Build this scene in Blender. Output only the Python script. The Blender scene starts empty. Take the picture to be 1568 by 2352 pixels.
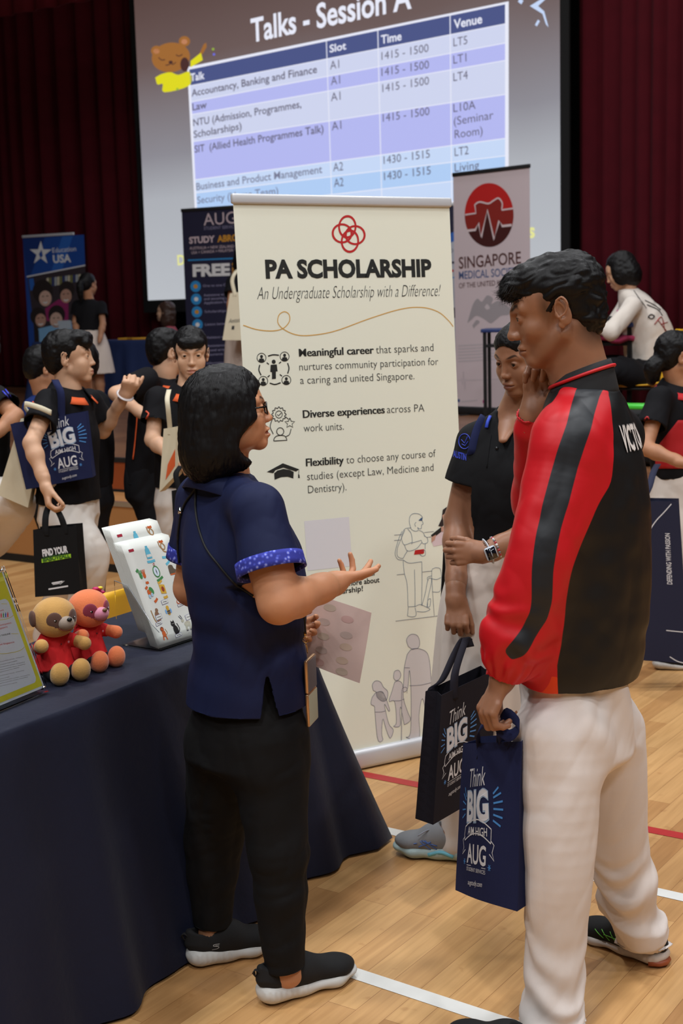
import bpy, math, random
import numpy as np
import openvdb
from mathutils import Vector
random.seed(7)
rng = np.random.default_rng(7)
SC = bpy.context.scene
COL = SC.collection

# ------------------------------------------------------------------ camera, world, lights, exposure
FPX = 3100.0; TILT = math.radians(8.37); ROLL = 0.027; EYE = 1.68
_F = np.array([0, math.cos(TILT), -math.sin(TILT)]); _R0 = np.array([1.0, 0, 0]); _U0 = np.array([0, math.sin(TILT), math.cos(TILT)])
_R = _R0 * math.cos(ROLL) - _U0 * math.sin(ROLL); _U = _R0 * math.sin(ROLL) + _U0 * math.cos(ROLL)
CAMP = np.array([0, 0, EYE])
cd = bpy.data.cameras.new('camera'); cam = bpy.data.objects.new('camera', cd); COL.objects.link(cam)
cd.sensor_fit = 'VERTICAL'; cd.sensor_height = 36.0; cd.lens = FPX / 2352 * 36.0; cd.clip_end = 100
cam.matrix_world = ((_R[0], _U[0], -_F[0], 0), (_R[1], _U[1], -_F[1], 0), (_R[2], _U[2], -_F[2], EYE), (0, 0, 0, 1))
from mathutils import Matrix
cam.matrix_world = Matrix(((_R[0], _U[0], -_F[0], 0), (_R[1], _U[1], -_F[1], 0), (_R[2], _U[2], -_F[2], EYE), (0, 0, 0, 1)))
cd.dof.use_dof = True; cd.dof.focus_distance = 3.45; cd.dof.aperture_fstop = 6.3
SC.camera = cam
SC.view_settings.view_transform = 'Standard'; SC.view_settings.look = 'None'
SC.view_settings.gamma = 1.0; SC.view_settings.use_curve_mapping = False
SC.view_settings.exposure = 0.0
wd = bpy.data.worlds.new('world'); SC.world = wd; wd.use_nodes = True
wd.node_tree.nodes['Background'].inputs[0].default_value = (0.9, 0.95, 1.0, 1)
wd.node_tree.nodes['Background'].inputs[1].default_value = 0.026
def lamp(name, loc, power, sx, sy, rz=0.0, color=(.965, .98, 1.0), aim=None):
    l = bpy.data.lights.new(name, 'AREA'); l.shape = 'RECTANGLE'; l.size = sx; l.size_y = sy; l.energy = power; l.color = color
    o = bpy.data.objects.new(name, l); COL.objects.link(o); o.location = loc
    if aim is not None:
        o.rotation_euler = (Vector(aim) - Vector(loc)).to_track_quat('-Z', 'Y').to_euler()
    else:
        o.rotation_euler = (0, 0, rz)
    return o
HALL = math.atan2(-.560, .828)
E1 = np.array([.828, -.560, 0.0]); E2 = np.array([.560, .828, 0.0])
for i in range(-1, 2):                        # three rows of hall lights
    for j in range(-1, 3):
        p = E1 * (i * 4.2 - 0.6) + E2 * (j * 3.2 - 0.2)
        lamp('hall_lamp', (p[0], p[1], 7.0), 116, 0.6, 0.6, HALL)
lamp('stage_lamp', tuple(E1 * -9.0 + E2 * 11.0 + np.array([0, 0, 7.0])), 40, 1.2, 0.6, HALL)
lamp('stage_lamp', tuple(E1 * -4.5 + E2 * 10.0 + np.array([0, 0, 7.0])), 55, 1.2, 0.6, HALL)

# ------------------------------------------------------------------ view geometry: a pixel of the photo to a point of the hall
def ray(u, v): return _F + _R * (u - 784) / FPX - _U * (v - 1176) / FPX
def W(u, v, Y):                               # the point at depth Y
    d = ray(u, v); return CAMP + d * (Y / d[1])
def WZ(u, v, z=0.0):                          # the point on the level z
    d = ray(u, v); return CAMP + d * ((z - EYE) / d[2])
def PX(p):
    q = np.asarray(p) - CAMP; z = q @ _F
    return 784 + FPX * (q @ _R) / z, 1176 - FPX * (q @ _U) / z
class Plane:
    def __init__(s, o, a, b):
        s.o = np.array(o, float); s.a = np.array(a, float) / np.linalg.norm(a); s.b = np.array(b, float) / np.linalg.norm(b)
        n = np.cross(s.a, s.b); s.n = n / np.linalg.norm(n)
        if s.n @ (s.o - CAMP) > 0: s.n = -s.n
    def inv(s, u, v):
        d = ray(u, v); k = ((s.o - CAMP) @ s.n) / (d @ s.n); p = CAMP + d * k - s.o
        # a and b may be not quite square to each other
        m = np.array([[s.a @ s.a, s.a @ s.b], [s.a @ s.b, s.b @ s.b]]); r = np.linalg.solve(m, np.array([p @ s.a, p @ s.b]))
        return r
    def map(s, xy, off=0.0):
        xy = np.atleast_2d(xy); return s.o + xy[:, :1] * s.a + xy[:, 1:2] * s.b + s.n * off

# ------------------------------------------------------------------ materials
def lin(c):
    r = []
    for x in c[:3]:
        x = x / 255.0
        r.append(x / 12.92 if x <= 0.04045 else ((x + 0.055) / 1.055) ** 2.4)
    return tuple(r) + (1.0,)
MATS = {}
def M(name, rgb=(128, 128, 128), rough=0.6, metal=0.0, spec=0.5, emit=0.0, bump=None, sheen=0.0, vary=None, sss=0.0, alpha=1.0, trans=0.0, coat=0.0):
    if name in MATS: return MATS[name]
    m = bpy.data.materials.new(name); m.use_nodes = True; MATS[name] = m
    nt = m.node_tree; b = nt.nodes['Principled BSDF']; I = b.inputs
    I['Base Color'].default_value = lin(rgb); I['Roughness'].default_value = rough; I['Metallic'].default_value = metal
    I['Specular IOR Level'].default_value = spec; I['Coat Weight'].default_value = coat
    I['Alpha'].default_value = alpha; I['Transmission Weight'].default_value = trans
    if sheen: I['Sheen Weight'].default_value = sheen; I['Sheen Roughness'].default_value = 0.5
    if sss:
        I['Subsurface Weight'].default_value = sss; I['Subsurface Radius'].default_value = (1.0, .35, .2); I['Subsurface Scale'].default_value = 0.008
    if emit:
        I['Emission Color'].default_value = lin(rgb); I['Emission Strength'].default_value = emit
    tc = nt.nodes.new('ShaderNodeTexCoord')
    if vary:                                  # (scale, amount): slight mottling of the colour itself
        n = nt.nodes.new('ShaderNodeTexNoise'); n.inputs['Scale'].default_value = vary[0]; n.inputs['Detail'].default_value = 4
        mx = nt.nodes.new('ShaderNodeMix'); mx.data_type = 'RGBA'
        c = lin(rgb); k = vary[1]
        mx.inputs[6].default_value = tuple(x * (1 - k) for x in c[:3]) + (1,); mx.inputs[7].default_value = tuple(min(1, x * (1 + k)) for x in c[:3]) + (1,)
        nt.links.new(tc.outputs['Object'], n.inputs['Vector']); nt.links.new(n.outputs['Fac'], mx.inputs[0]); nt.links.new(mx.outputs[2], I['Base Color'])
    if bump:                                  # (scale, strength, distance)
        n = nt.nodes.new('ShaderNodeTexNoise'); n.inputs['Scale'].default_value = bump[0]; n.inputs['Detail'].default_value = 5
        bp = nt.nodes.new('ShaderNodeBump'); bp.inputs['Strength'].default_value = bump[1]; bp.inputs['Distance'].default_value = bump[2]
        nt.links.new(tc.outputs['Object'], n.inputs['Vector']); nt.links.new(n.outputs['Fac'], bp.inputs['Height']); nt.links.new(bp.outputs['Normal'], I['Normal'])
    return m
def glow(name, rgb, k=1.0):                   # a patch of the projected slide
    if name in MATS: return MATS[name]
    m = bpy.data.materials.new(name); m.use_nodes = True; MATS[name] = m
    b = m.node_tree.nodes['Principled BSDF']; b.inputs['Base Color'].default_value = (.02, .02, .02, 1); b.inputs['Roughness'].default_value = 0.9
    b.inputs['Specular IOR Level'].default_value = 0.0
    b.inputs['Emission Color'].default_value = lin(rgb); b.inputs['Emission Strength'].default_value = k
    return m
def cloth(name, rgb, rough=0.85, weave=900, fold=0.0, sheen=0.0):
    return M(name, rgb, rough=rough, spec=0.25, bump=(weave, 0.25, 0.0006), vary=(14, 0.10), sheen=sheen)
def glass_mat(name='clear_acrylic'):
    if name in MATS: return MATS[name]
    m = bpy.data.materials.new(name); m.use_nodes = True; MATS[name] = m; nt = m.node_tree
    b = nt.nodes['Principled BSDF']; b.inputs['Base Color'].default_value = (.96, .98, .98, 1); b.inputs['Roughness'].default_value = 0.03
    b.inputs['Transmission Weight'].default_value = 1.0; b.inputs['IOR'].default_value = 1.05
    return m

# ------------------------------------------------------------------ mesh helpers
ORG = {}
def empty(name, loc):
    o = bpy.data.objects.new(name, None); COL.objects.link(o); o.location = tuple(loc); o.empty_display_size = 0.1
    ORG[o.name] = np.array(loc, float); return o
def thing(name, label, cat, loc, group=None):
    o = empty(name, loc); o['label'] = label; o['category'] = cat
    if group: o['group'] = group
    return o
def tag(o, label, cat, group=None):
    o['label'] = label; o['category'] = cat
    if group: o['group'] = group
    return o
def link_mesh(name, verts, faces, mats, mi=None, parent=None, smooth=True, label=None, attrs=None, org=None):
    verts = np.asarray(verts, float)
    off = ORG.get(parent.name, np.zeros(3)) if parent is not None else (np.array(org, float) if org is not None else np.zeros(3))
    me = bpy.data.meshes.new(name)
    if isinstance(faces, tuple):              # (tris, quads) arrays
        t, q = faces; nl = len(t) * 3 + len(q) * 4
        me.vertices.add(len(verts)); me.vertices.foreach_set('co', (verts - off).astype(np.float32).ravel())
        me.loops.add(nl); me.loops.foreach_set('vertex_index', np.concatenate([t.ravel(), q.ravel()]).astype(np.int32))
        me.polygons.add(len(t) + len(q))
        st = np.concatenate([np.arange(len(t)) * 3, len(t) * 3 + np.arange(len(q)) * 4]).astype(np.int32)
        me.polygons.foreach_set('loop_start', st)
        me.update(calc_edges=True); me.validate()
    else:
        me.from_pydata((verts - off).tolist(), [], faces)
    for m in (mats if isinstance(mats, (list, tuple)) else [mats]): me.materials.append(m)
    if mi is not None: me.polygons.foreach_set('material_index', np.asarray(mi, np.int32))
    me.polygons.foreach_set('use_smooth', np.full(len(me.polygons), bool(smooth)))
    if attrs:
        for k, a in attrs.items():
            at = me.attributes.new(k, 'FLOAT', 'POINT'); at.data.foreach_set('value', np.asarray(a, np.float32))
    me.update()
    o = bpy.data.objects.new(name, me); COL.objects.link(o)
    if parent is not None:
        o.parent = parent; ORG[o.name] = off
    else:
        o.location = tuple(off); ORG[o.name] = off
    if label: o['label'] = label
    return o
def nrm(v): v = np.asarray(v, float); return v / (np.linalg.norm(v) + 1e-12)
def frame_to(axis, hint=(0, 0, 1)):
    z = nrm(axis); h = np.asarray(hint, float)
    if abs(z @ nrm(h)) > 0.97: h = np.array([1.0, 0, 0]) if abs(z[0]) < 0.9 else np.array([0, 1.0, 0])
    x = nrm(np.cross(h, z)); y = np.cross(z, x); return x, y, z
def smooth_path(pts, n):
    pts = np.asarray(pts, float)
    if len(pts) == 2: return pts[0] + np.linspace(0, 1, n)[:, None] * (pts[1] - pts[0])
    P = np.vstack([2 * pts[0] - pts[1], pts, 2 * pts[-1] - pts[-2]]); out = []
    tt = np.linspace(0, len(pts) - 1, n)
    for t in tt:
        i = min(int(t), len(pts) - 2); u = t - i; p0, p1, p2, p3 = P[i], P[i + 1], P[i + 2], P[i + 3]
        out.append(0.5 * (2 * p1 + (p2 - p0) * u + (2 * p0 - 5 * p1 + 4 * p2 - p3) * u * u + (3 * p1 - p0 - 3 * p2 + p3) * u ** 3))
    return np.array(out)
class MB:
    def __init__(s): s.v = []; s.f = []; s.m = []; s.mats = []; s.n = 0
    def _mi(s, mat):
        if mat not in s.mats: s.mats.append(mat)
        return s.mats.index(mat)
    def add(s, v, f, mat):
        v = np.asarray(v, float).reshape(-1, 3); i = s._mi(mat)
        for q in f: s.f.append([int(k) + s.n for k in q]); s.m.append(i)
        s.v.append(v); s.n += len(v); return s
    def box(s, c, size, mat, x=(1, 0, 0), y=(0, 1, 0), z=(0, 0, 1), bev=0.0):
        c = np.asarray(c, float); x, y, z = (np.asarray(a, float) for a in (x, y, z)); hx, hy, hz = (k / 2 for k in size)
        if bev <= 0:
            v = [c + x * hx * a + y * hy * b + z * hz * d for d in (-1, 1) for b in (-1, 1) for a in (-1, 1)]
            return s.add(v, [(0, 2, 3, 1), (4, 5, 7, 6), (0, 1, 5, 4), (2, 6, 7, 3), (0, 4, 6, 2), (1, 3, 7, 5)], mat)
        v = []; b = bev
        ring = []
        for (sx, sy) in ((1, 1), (-1, 1), (-1, -1), (1, -1)):
            for k in range(4):
                a = math.pi / 2 * k / 3 + {(1, 1): 0, (-1, 1): math.pi / 2, (-1, -1): math.pi, (1, -1): 1.5 * math.pi}[(sx, sy)]
                ring.append((sx * (hx - b) + b * math.cos(a), sy * (hy - b) + b * math.sin(a)))
        lv = [(-hz, b * 0.7), (-hz + b * 0.3, b * .2), (-hz + b, 0), (hz - b, 0), (hz - b * .3, b * .2), (hz, b * 0.7)]
        n = len(ring)
        for zz, ins in lv:
            for (px, py) in ring:
                v.append(c + x * px * (1 - ins / max(hx, 1e-6)) + y * py * (1 - ins / max(hy, 1e-6)) + z * zz)
        f = [tuple(range(n))[::-1], tuple(range((len(lv) - 1) * n, len(lv) * n))]
        for k in range(len(lv) - 1):
            for i in range(n): f.append((k * n + i, k * n + (i + 1) % n, (k + 1) * n + (i + 1) % n, (k + 1) * n + i))
        return s.add(v, f, mat)
    def tube(s, pts, r, mat, n=8, caps=True, flat=1.0, hint=(0, 0, 1), closed=False):
        pts = np.asarray(pts, float); k = len(pts); r = np.broadcast_to(np.asarray(r, float), (k,))
        v = []; 
        for i in range(k):
            if closed: t = pts[(i + 1) % k] - pts[i - 1]
            else: t = pts[min(i + 1, k - 1)] - pts[max(i - 1, 0)]
            x, y, _ = frame_to(t, hint)
            for j in range(n):
                a = 2 * math.pi * j / n; v.append(pts[i] + x * r[i] * math.cos(a) + y * r[i] * flat * math.sin(a))
        f = []
        for i in range(k if closed else k - 1):
            for j in range(n): f.append((i * n + j, i * n + (j + 1) % n, ((i + 1) % k) * n + (j + 1) % n, ((i + 1) % k) * n + j))
        if caps and not closed: f += [tuple(range(n))[::-1], tuple(range((k - 1) * n, k * n))]
        return s.add(v, f, mat)
    def grid(s, G, mat, thick=0.0):           # G: (a,b,3) array of points, optional thickness along the normal
        G = np.asarray(G, float); a, b = G.shape[:2]
        idx = np.arange(a * b).reshape(a, b)
        q = [(idx[i, j], idx[i + 1, j], idx[i + 1, j + 1], idx[i, j + 1]) for i in range(a - 1) for j in range(b - 1)]
        if not thick: return s.add(G.reshape(-1, 3), q, mat)
        du = np.gradient(G, axis=0); dv = np.gradient(G, axis=1); N = np.cross(du, dv); N /= np.linalg.norm(N, axis=2, keepdims=True) + 1e-12
        V = np.concatenate([(G + N * thick / 2).reshape(-1, 3), (G - N * thick / 2).reshape(-1, 3)]); o = a * b
        f = q + [tuple(k + o for k in t[::-1]) for t in q]
        rim = [idx[0, j] for j in range(b)] + [idx[i, b - 1] for i in range(1, a)] + [idx[a - 1, j] for j in range(b - 2, -1, -1)] + [idx[i, 0] for i in range(a - 2, 0, -1)]
        for i in range(len(rim)):
            p, r_ = rim[i], rim[(i + 1) % len(rim)]; f.append((p, r_, r_ + o, p + o))
        return s.add(V, f, mat)
    def ball(s, c, r, mat, n=16, m=10, ax=None):
        c = np.asarray(c, float); r = np.broadcast_to(np.asarray(r, float), (3,)); A = np.eye(3) if ax is None else np.asarray(ax)
        v = []; f = []
        for i in range(m + 1):
            t = math.pi * i / m
            for j in range(n):
                p = 2 * math.pi * j / n; q = np.array([math.sin(t) * math.cos(p), math.sin(t) * math.sin(p), math.cos(t)]) * r
                v.append(c + q @ A)
        for i in range(m):
            for j in range(n): f.append((i * n + j, (i + 1) * n + j, (i + 1) * n + (j + 1) % n, i * n + (j + 1) % n))
        return s.add(v, f, mat)
    def build(s, name, parent=None, smooth=False, label=None, org=None):
        return link_mesh(name, np.concatenate(s.v), s.f, s.mats, s.m, parent, smooth, label, org=org)

# ------------------------------------------------------------------ printing: text and flat shapes laid on a surface
_gl = {}
def glyphs(txt, bold=0.0, shear=0.0, space=1.0):
    key = (txt, bold, shear, space)
    if key in _gl: return _gl[key]
    cu = bpy.data.curves.new('lettering', 'FONT'); cu.body = txt; cu.size = 1.0; cu.offset = bold; cu.shear = shear; cu.resolution_u = 3; cu.space_character = space
    o = bpy.data.objects.new('lettering', cu); COL.objects.link(o)
    bpy.context.view_layer.update()
    dg = bpy.context.evaluated_depsgraph_get(); me = bpy.data.meshes.new_from_object(o.evaluated_get(dg))
    v = np.zeros(len(me.vertices) * 3); me.vertices.foreach_get('co', v); v = v.reshape(-1, 3)[:, :2]
    f = [tuple(p.vertices) for p in me.polygons]
    bpy.data.objects.remove(o); bpy.data.curves.remove(cu); bpy.data.meshes.remove(me)
    _gl[key] = (v, f); return _gl[key]
CAPH = None
class Print:
    """flat shapes in the coordinates of a surface (x, y), later laid on it"""
    def __init__(s, pl=None): s.items = []; s.pl = pl; s.layer = 0
    def q(s, p): return s.pl.inv(*p) if s.pl is not None else np.array(p, float)
    def text(s, txt, p0, p1, cap, mat, bold=0.0, shear=0.0, space=1.0, lay=2):
        """from p0 to p1 along the baseline; cap is the height of a capital, in the same units"""
        global CAPH
        if CAPH is None: CAPH = np.ptp(glyphs('H')[0][:, 1])
        v, f = glyphs(txt, bold, shear, space)
        if len(v) == 0: return
        a, b = s.q(p0), s.q(p1); d = b - a; L = np.linalg.norm(d); d /= L
        if s.pl is not None:
            up = s.pl.inv(p0[0], p0[1] - cap) - a; h = np.linalg.norm(up)
        else: h = cap
        x0, x1 = v[:, 0].min(), v[:, 0].max(); sx = L / (x1 - x0); sy = h / CAPH
        n = np.array([-d[1], d[0]])
        s.items.append((a + (v[:, :1] - x0) * sx * d + v[:, 1:2] * sy * n, f, mat, lay))
    def poly(s, pts, mat, lay=1):
        P = np.array([s.q(p) for p in pts]); s.items.append((P, [tuple(range(len(P)))], mat, lay))
    def disc(s, c, rx, ry, mat, lay=1, n=40, a0=0.0, a1=2 * math.pi, rot=0.0, inner=0.0):
        """in surface units when there is no plane, else pixel radii at c"""
        tt = np.linspace(a0, a1, n + 1); cr, sr = math.cos(rot), math.sin(rot)
        def at(k): return [(c[0] + (rx * k * math.cos(t) * cr - ry * k * math.sin(t) * sr), c[1] - (rx * k * math.cos(t) * sr + ry * k * math.sin(t) * cr) * (1 if s.pl is not None else -1)) for t in tt]
        if inner <= 0:
            P = np.array([s.q(p) for p in at(1)]); s.items.append((P, [tuple(range(len(P)))], mat, lay))
        else:
            P = np.array([s.q(p) for p in at(1)] + [s.q(p) for p in at(inner)]); k = n + 1
            s.items.append((P, [(i, i + 1, k + i + 1, k + i) for i in range(n)], mat, lay))
    def line(s, pts, w, mat, lay=1, closed=False):
        """a stroke of width w in surface units"""
        P = np.array([s.q(p) for p in pts])
        if closed: P = np.vstack([P, P[:1]])
        d = np.gradient(P, axis=0); d /= np.linalg.norm(d, axis=1, keepdims=True) + 1e-12; n = np.stack([-d[:, 1], d[:, 0]], 1) * w / 2
        k = len(P); s.items.append((np.vstack([P + n, P - n]), [(i, i + 1, k + i + 1, k + i) for i in range(k - 1)], mat, lay))
    def rect(s, x0, y0, x1, y1, mat, lay=1):
        s.poly([(x0, y0), (x1, y0), (x1, y1), (x0, y1)], mat, lay)
    def onto(s, mb, fn, eps=0.0003):
        for P, f, mat, lay in s.items: mb.add(fn(P, eps * lay), f, mat)
def curve(pts, n=40): return [tuple(p) for p in smooth_path(np.array(pts, float), n)]
# ------------------------------------------------------------------ solid modelling with distance fields (bodies, clothes, soft toys)
Q = 1.0                                       # mesh fineness (larger = coarser)
class Fr:
    """a local frame: origin, right x, forward y, up z, scale"""
    def __init__(s, o, fwd, up=(0, 0, 1), k=1.0):
        s.o = np.asarray(o, float); s.y = nrm(fwd); u = np.asarray(up, float); s.x = nrm(np.cross(s.y, u)); s.z = np.cross(s.x, s.y); s.k = k
        s.A = np.stack([s.x, s.y, s.z])       # rows
    def w(s, p): return s.o + s.k * (np.asarray(p, float) @ s.A)
    def d(s, v): return np.asarray(v, float) @ s.A
    def l(s, P): return ((P - s.o) @ s.A.T) / s.k
def tilt_dir(yaw, pitch):                     # yaw: degrees from +Y towards +X; pitch: up
    a, b = math.radians(yaw), math.radians(pitch); return np.array([math.sin(a) * math.cos(b), math.cos(a) * math.cos(b), math.sin(b)])
# a primitive is (lo, hi, function)
def p_cone(a, b, ra, rb):
    a = np.asarray(a, float); b = np.asarray(b, float); ab = b - a; L2 = max(ab @ ab, 1e-12); m = max(ra, rb)
    def f(P):
        q = P - a; t = np.clip((q @ ab) / L2, 0, 1); return np.linalg.norm(q - t[..., None] * ab, axis=-1) - (ra + (rb - ra) * t)
    return np.minimum(a, b) - m, np.maximum(a, b) + m, f
def p_econe(a, b, ra, rb, side, cap=None):
    """elliptical section; ra, rb = (half width along side, half depth)"""
    a = np.asarray(a, float); b = np.asarray(b, float); z = nrm(b - a); L = np.linalg.norm(b - a)
    x = np.asarray(side, float); x = nrm(x - (x @ z) * z); y = np.cross(z, x); ra = np.asarray(ra, float); rb = np.asarray(rb, float)
    c = cap if cap else 0.5 * min(ra.min(), rb.min()); m = max(ra.max(), rb.max()) + c
    def f(P):
        q = P - a; h = q @ z; t = np.clip(h / L, 0, 1); e = h - np.clip(h, 0, L)
        rx = ra[0] + (rb[0] - ra[0]) * t; ry = ra[1] + (rb[1] - ra[1]) * t
        u, v = (q @ x), (q @ y); k0 = np.sqrt((u / rx) ** 2 + (v / ry) ** 2 + (e / c) ** 2); k1 = np.sqrt((u / rx ** 2) ** 2 + (v / ry ** 2) ** 2 + (e / c ** 2) ** 2)
        return np.where(k1 > 1e-6, k0 * (k0 - 1) / np.maximum(k1, 1e-6), -np.minimum(rx, ry))
    return np.minimum(a, b) - m, np.maximum(a, b) + m, f
def p_ell(c, r, A=None):
    c = np.asarray(c, float); r = np.broadcast_to(np.asarray(r, float), (3,)); m = r.max()
    def f(P):
        q = P - c
        if A is not None: q = q @ A.T
        k0 = np.linalg.norm(q / r, axis=-1); k1 = np.linalg.norm(q / r ** 2, axis=-1)
        return np.where(k1 > 1e-6, k0 * (k0 - 1) / np.maximum(k1, 1e-6), -r.min())
    return c - m, c + m, f
def p_box(c, h, A=None, r=0.0):
    c = np.asarray(c, float); h = np.asarray(h, float); m = np.linalg.norm(h) + r
    def f(P):
        q = P - c
        if A is not None: q = q @ A.T
        q = np.abs(q) - (h - r); return np.linalg.norm(np.maximum(q, 0), axis=-1) + np.minimum(q.max(axis=-1), 0) - r
    return c - m, c + m, f
def p_chain(pts, rad, n=None):
    pts = np.asarray(pts, float); rad = np.asarray(rad, float)
    n = n or max(2, 9 * (len(pts) - 1) + 1); SR = smooth_path(np.c_[pts, rad], n); S = SR[:, :3]; R = SR[:, 3]
    cs = [p_cone(S[i], S[i + 1], R[i], R[i + 1]) for i in range(n - 1)]; m = rad.max()
    def f(P):
        d = cs[0][2](P)
        for c in cs[1:]: d = np.minimum(d, c[2](P))
        return d
    return S.min(0) - m, S.max(0) + m, f
class Solid:
    def __init__(s, prims, vox, pad=0.012):
        """prims: list of (op, k, primitive); op 'u' adds, 's' cuts away, 'i' keeps only what is inside"""
        s.vox = vox * Q; lo = np.min([p[2][0] for p in prims if p[0] == 'u'], axis=0) - pad - s.vox * 3; hi = np.max([p[2][1] for p in prims if p[0] == 'u'], axis=0) + pad + s.vox * 3
        s.lo = lo; n = np.ceil((hi - lo) / s.vox).astype(int) + 1; s.n = n
        s.D = np.full(tuple(n), 0.5, np.float32)
        ax = [lo[i] + np.arange(n[i]) * s.vox for i in range(3)]
        for op, k, (pl, ph, f) in prims:
            e = k * 1.0 + s.vox * 4
            i0 = np.clip(np.floor((pl - e - lo) / s.vox).astype(int), 0, n - 1); i1 = np.clip(np.ceil((ph + e - lo) / s.vox).astype(int) + 1, 1, n)
            if op == 'i': i0 = np.zeros(3, int); i1 = n
            if np.any(i1 <= i0): continue
            sl = tuple(slice(i0[j], i1[j]) for j in range(3))
            G = np.stack(np.meshgrid(*[ax[j][sl[j]] for j in range(3)], indexing='ij'), -1)
            d = f(G); D = s.D[sl]
            if op == 'u':
                if k > 0: h = np.maximum(k - np.abs(D - d), 0) / k; D = np.minimum(D, d) - h * h * k * 0.25
                else: D = np.minimum(D, d)
            elif op == 's':
                if k > 0: h = np.maximum(k - np.abs(D + d), 0) / k; D = np.maximum(D, -d) + h * h * k * 0.25
                else: D = np.maximum(D, -d)
            else: D = np.maximum(D, d)
            s.D[sl] = D
    def mesh(s):
        bg = s.vox * 3; g = openvdb.FloatGrid(bg); g.copyFromArray(np.clip(s.D, -bg, bg).astype(np.float32), tolerance=0.0)
        p, t, q = g.convertToPolygons(isovalue=0.0, adaptivity=0.0)
        P = np.asarray(p, float) * s.vox + s.lo; t = np.asarray(t, np.int64).reshape(-1, 3)[:, ::-1]; q = np.asarray(q, np.int64).reshape(-1, 4)[:, ::-1]
        return P, t, q
def p_half(o, n):                             # keep the side the normal points away from
    o = np.asarray(o, float); n = nrm(n)
    return np.full(3, -99.0), np.full(3, 99.0), lambda P: (P - o) @ n
def normals_of(P, t, q):
    N = np.zeros_like(P)
    for idx in (t, q):
        if len(idx) == 0: continue
        a = np.cross(P[idx[:, 2]] - P[idx[:, 0]], P[idx[:, -1]] - P[idx[:, 1]]) if idx.shape[1] == 4 else np.cross(P[idx[:, 1]] - P[idx[:, 0]], P[idx[:, 2]] - P[idx[:, 0]])
        for k in range(idx.shape[1]): np.add.at(N, idx[:, k], a)
    return N / (np.linalg.norm(N, axis=1, keepdims=True) + 1e-12)
def relax(P, t, q, it=2, lam=0.5):
    n = len(P); E = [q[:, [0, 1]], q[:, [1, 2]], q[:, [2, 3]], q[:, [3, 0]]] if len(q) else []
    if len(t): E += [t[:, [0, 1]], t[:, [1, 2]], t[:, [2, 0]]]
    E = np.concatenate(E); E = np.concatenate([E, E[:, ::-1]])
    c = np.bincount(E[:, 0], minlength=n)[:, None]
    for i in range(it):
        for l in (lam, -lam * 1.03):
            S = np.stack([np.bincount(E[:, 0], weights=P[E[:, 1], k], minlength=n) for k in range(3)], 1) / np.maximum(c, 1); P = P + l * (S - P)
    return P
def vnoise(P, seed=0):                        # smooth value noise in [-1, 1]
    P = np.asarray(P, float) + 1000.0; i = np.floor(P).astype(np.int64); u = P - i; u = u * u * (3 - 2 * u); r = 0
    def h(a):
        x = (a[:, 0] * 73856093) ^ (a[:, 1] * 19349663) ^ (a[:, 2] * 83492791) ^ (seed * 2654435761 % 2147483647)
        x = (x ^ (x >> 13)) * 1274126177 & 0x7fffffff; x = (x ^ (x >> 16)) & 0xffff; return x / 32767.5 - 1
    for a in (0, 1):
        for b in (0, 1):
            for c in (0, 1):
                w = (u[:, 0] if a else 1 - u[:, 0]) * (u[:, 1] if b else 1 - u[:, 1]) * (u[:, 2] if c else 1 - u[:, 2])
                r = r + w * h(i + np.array([a, b, c]))
    return r
def solid(name, prims, vox, mat, parent, fn=None, attrs=None, it=2, label=None, mi=None):
    """mesh a list of primitives; fn(P, N) gives a push along the normal (folds); attrs(P) named values for the shader"""
    P, t, q = Solid(prims, vox).mesh()
    if it: P = relax(P, t, q, it)
    if fn is not None:
        N = normals_of(P, t, q); P = P + N * np.asarray(fn(P, N))[:, None]
    A = attrs(P) if attrs is not None else None
    return link_mesh(name, P, (t, q), mat, None, parent, True, label, attrs=A)
def folds(axis, freq, amp, seed=0, warp=0.5, ridge=True):
    """creases running along the axis, wandering"""
    x, y, z = frame_to(axis)
    A = np.stack([x, y, z])
    def f(P, N):
        q = P @ A.T; w = np.stack([vnoise(P * freq * 0.35, seed + 5), vnoise(P * freq * 0.35, seed + 9), np.zeros(len(P))], 1) * warp / freq
        q = (q + w) * np.array([freq, freq, freq * 0.22])
        n = vnoise(q, seed); m = vnoise(q * 2.1, seed + 3)
        if ridge: n = 1 - 2 * np.abs(n); m = 1 - 2 * np.abs(m)
        return amp * (n * 0.7 + m * 0.3)
    return f
def union(*fs):
    return lambda P, N: sum(f(P, N) for f in fs)

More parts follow.
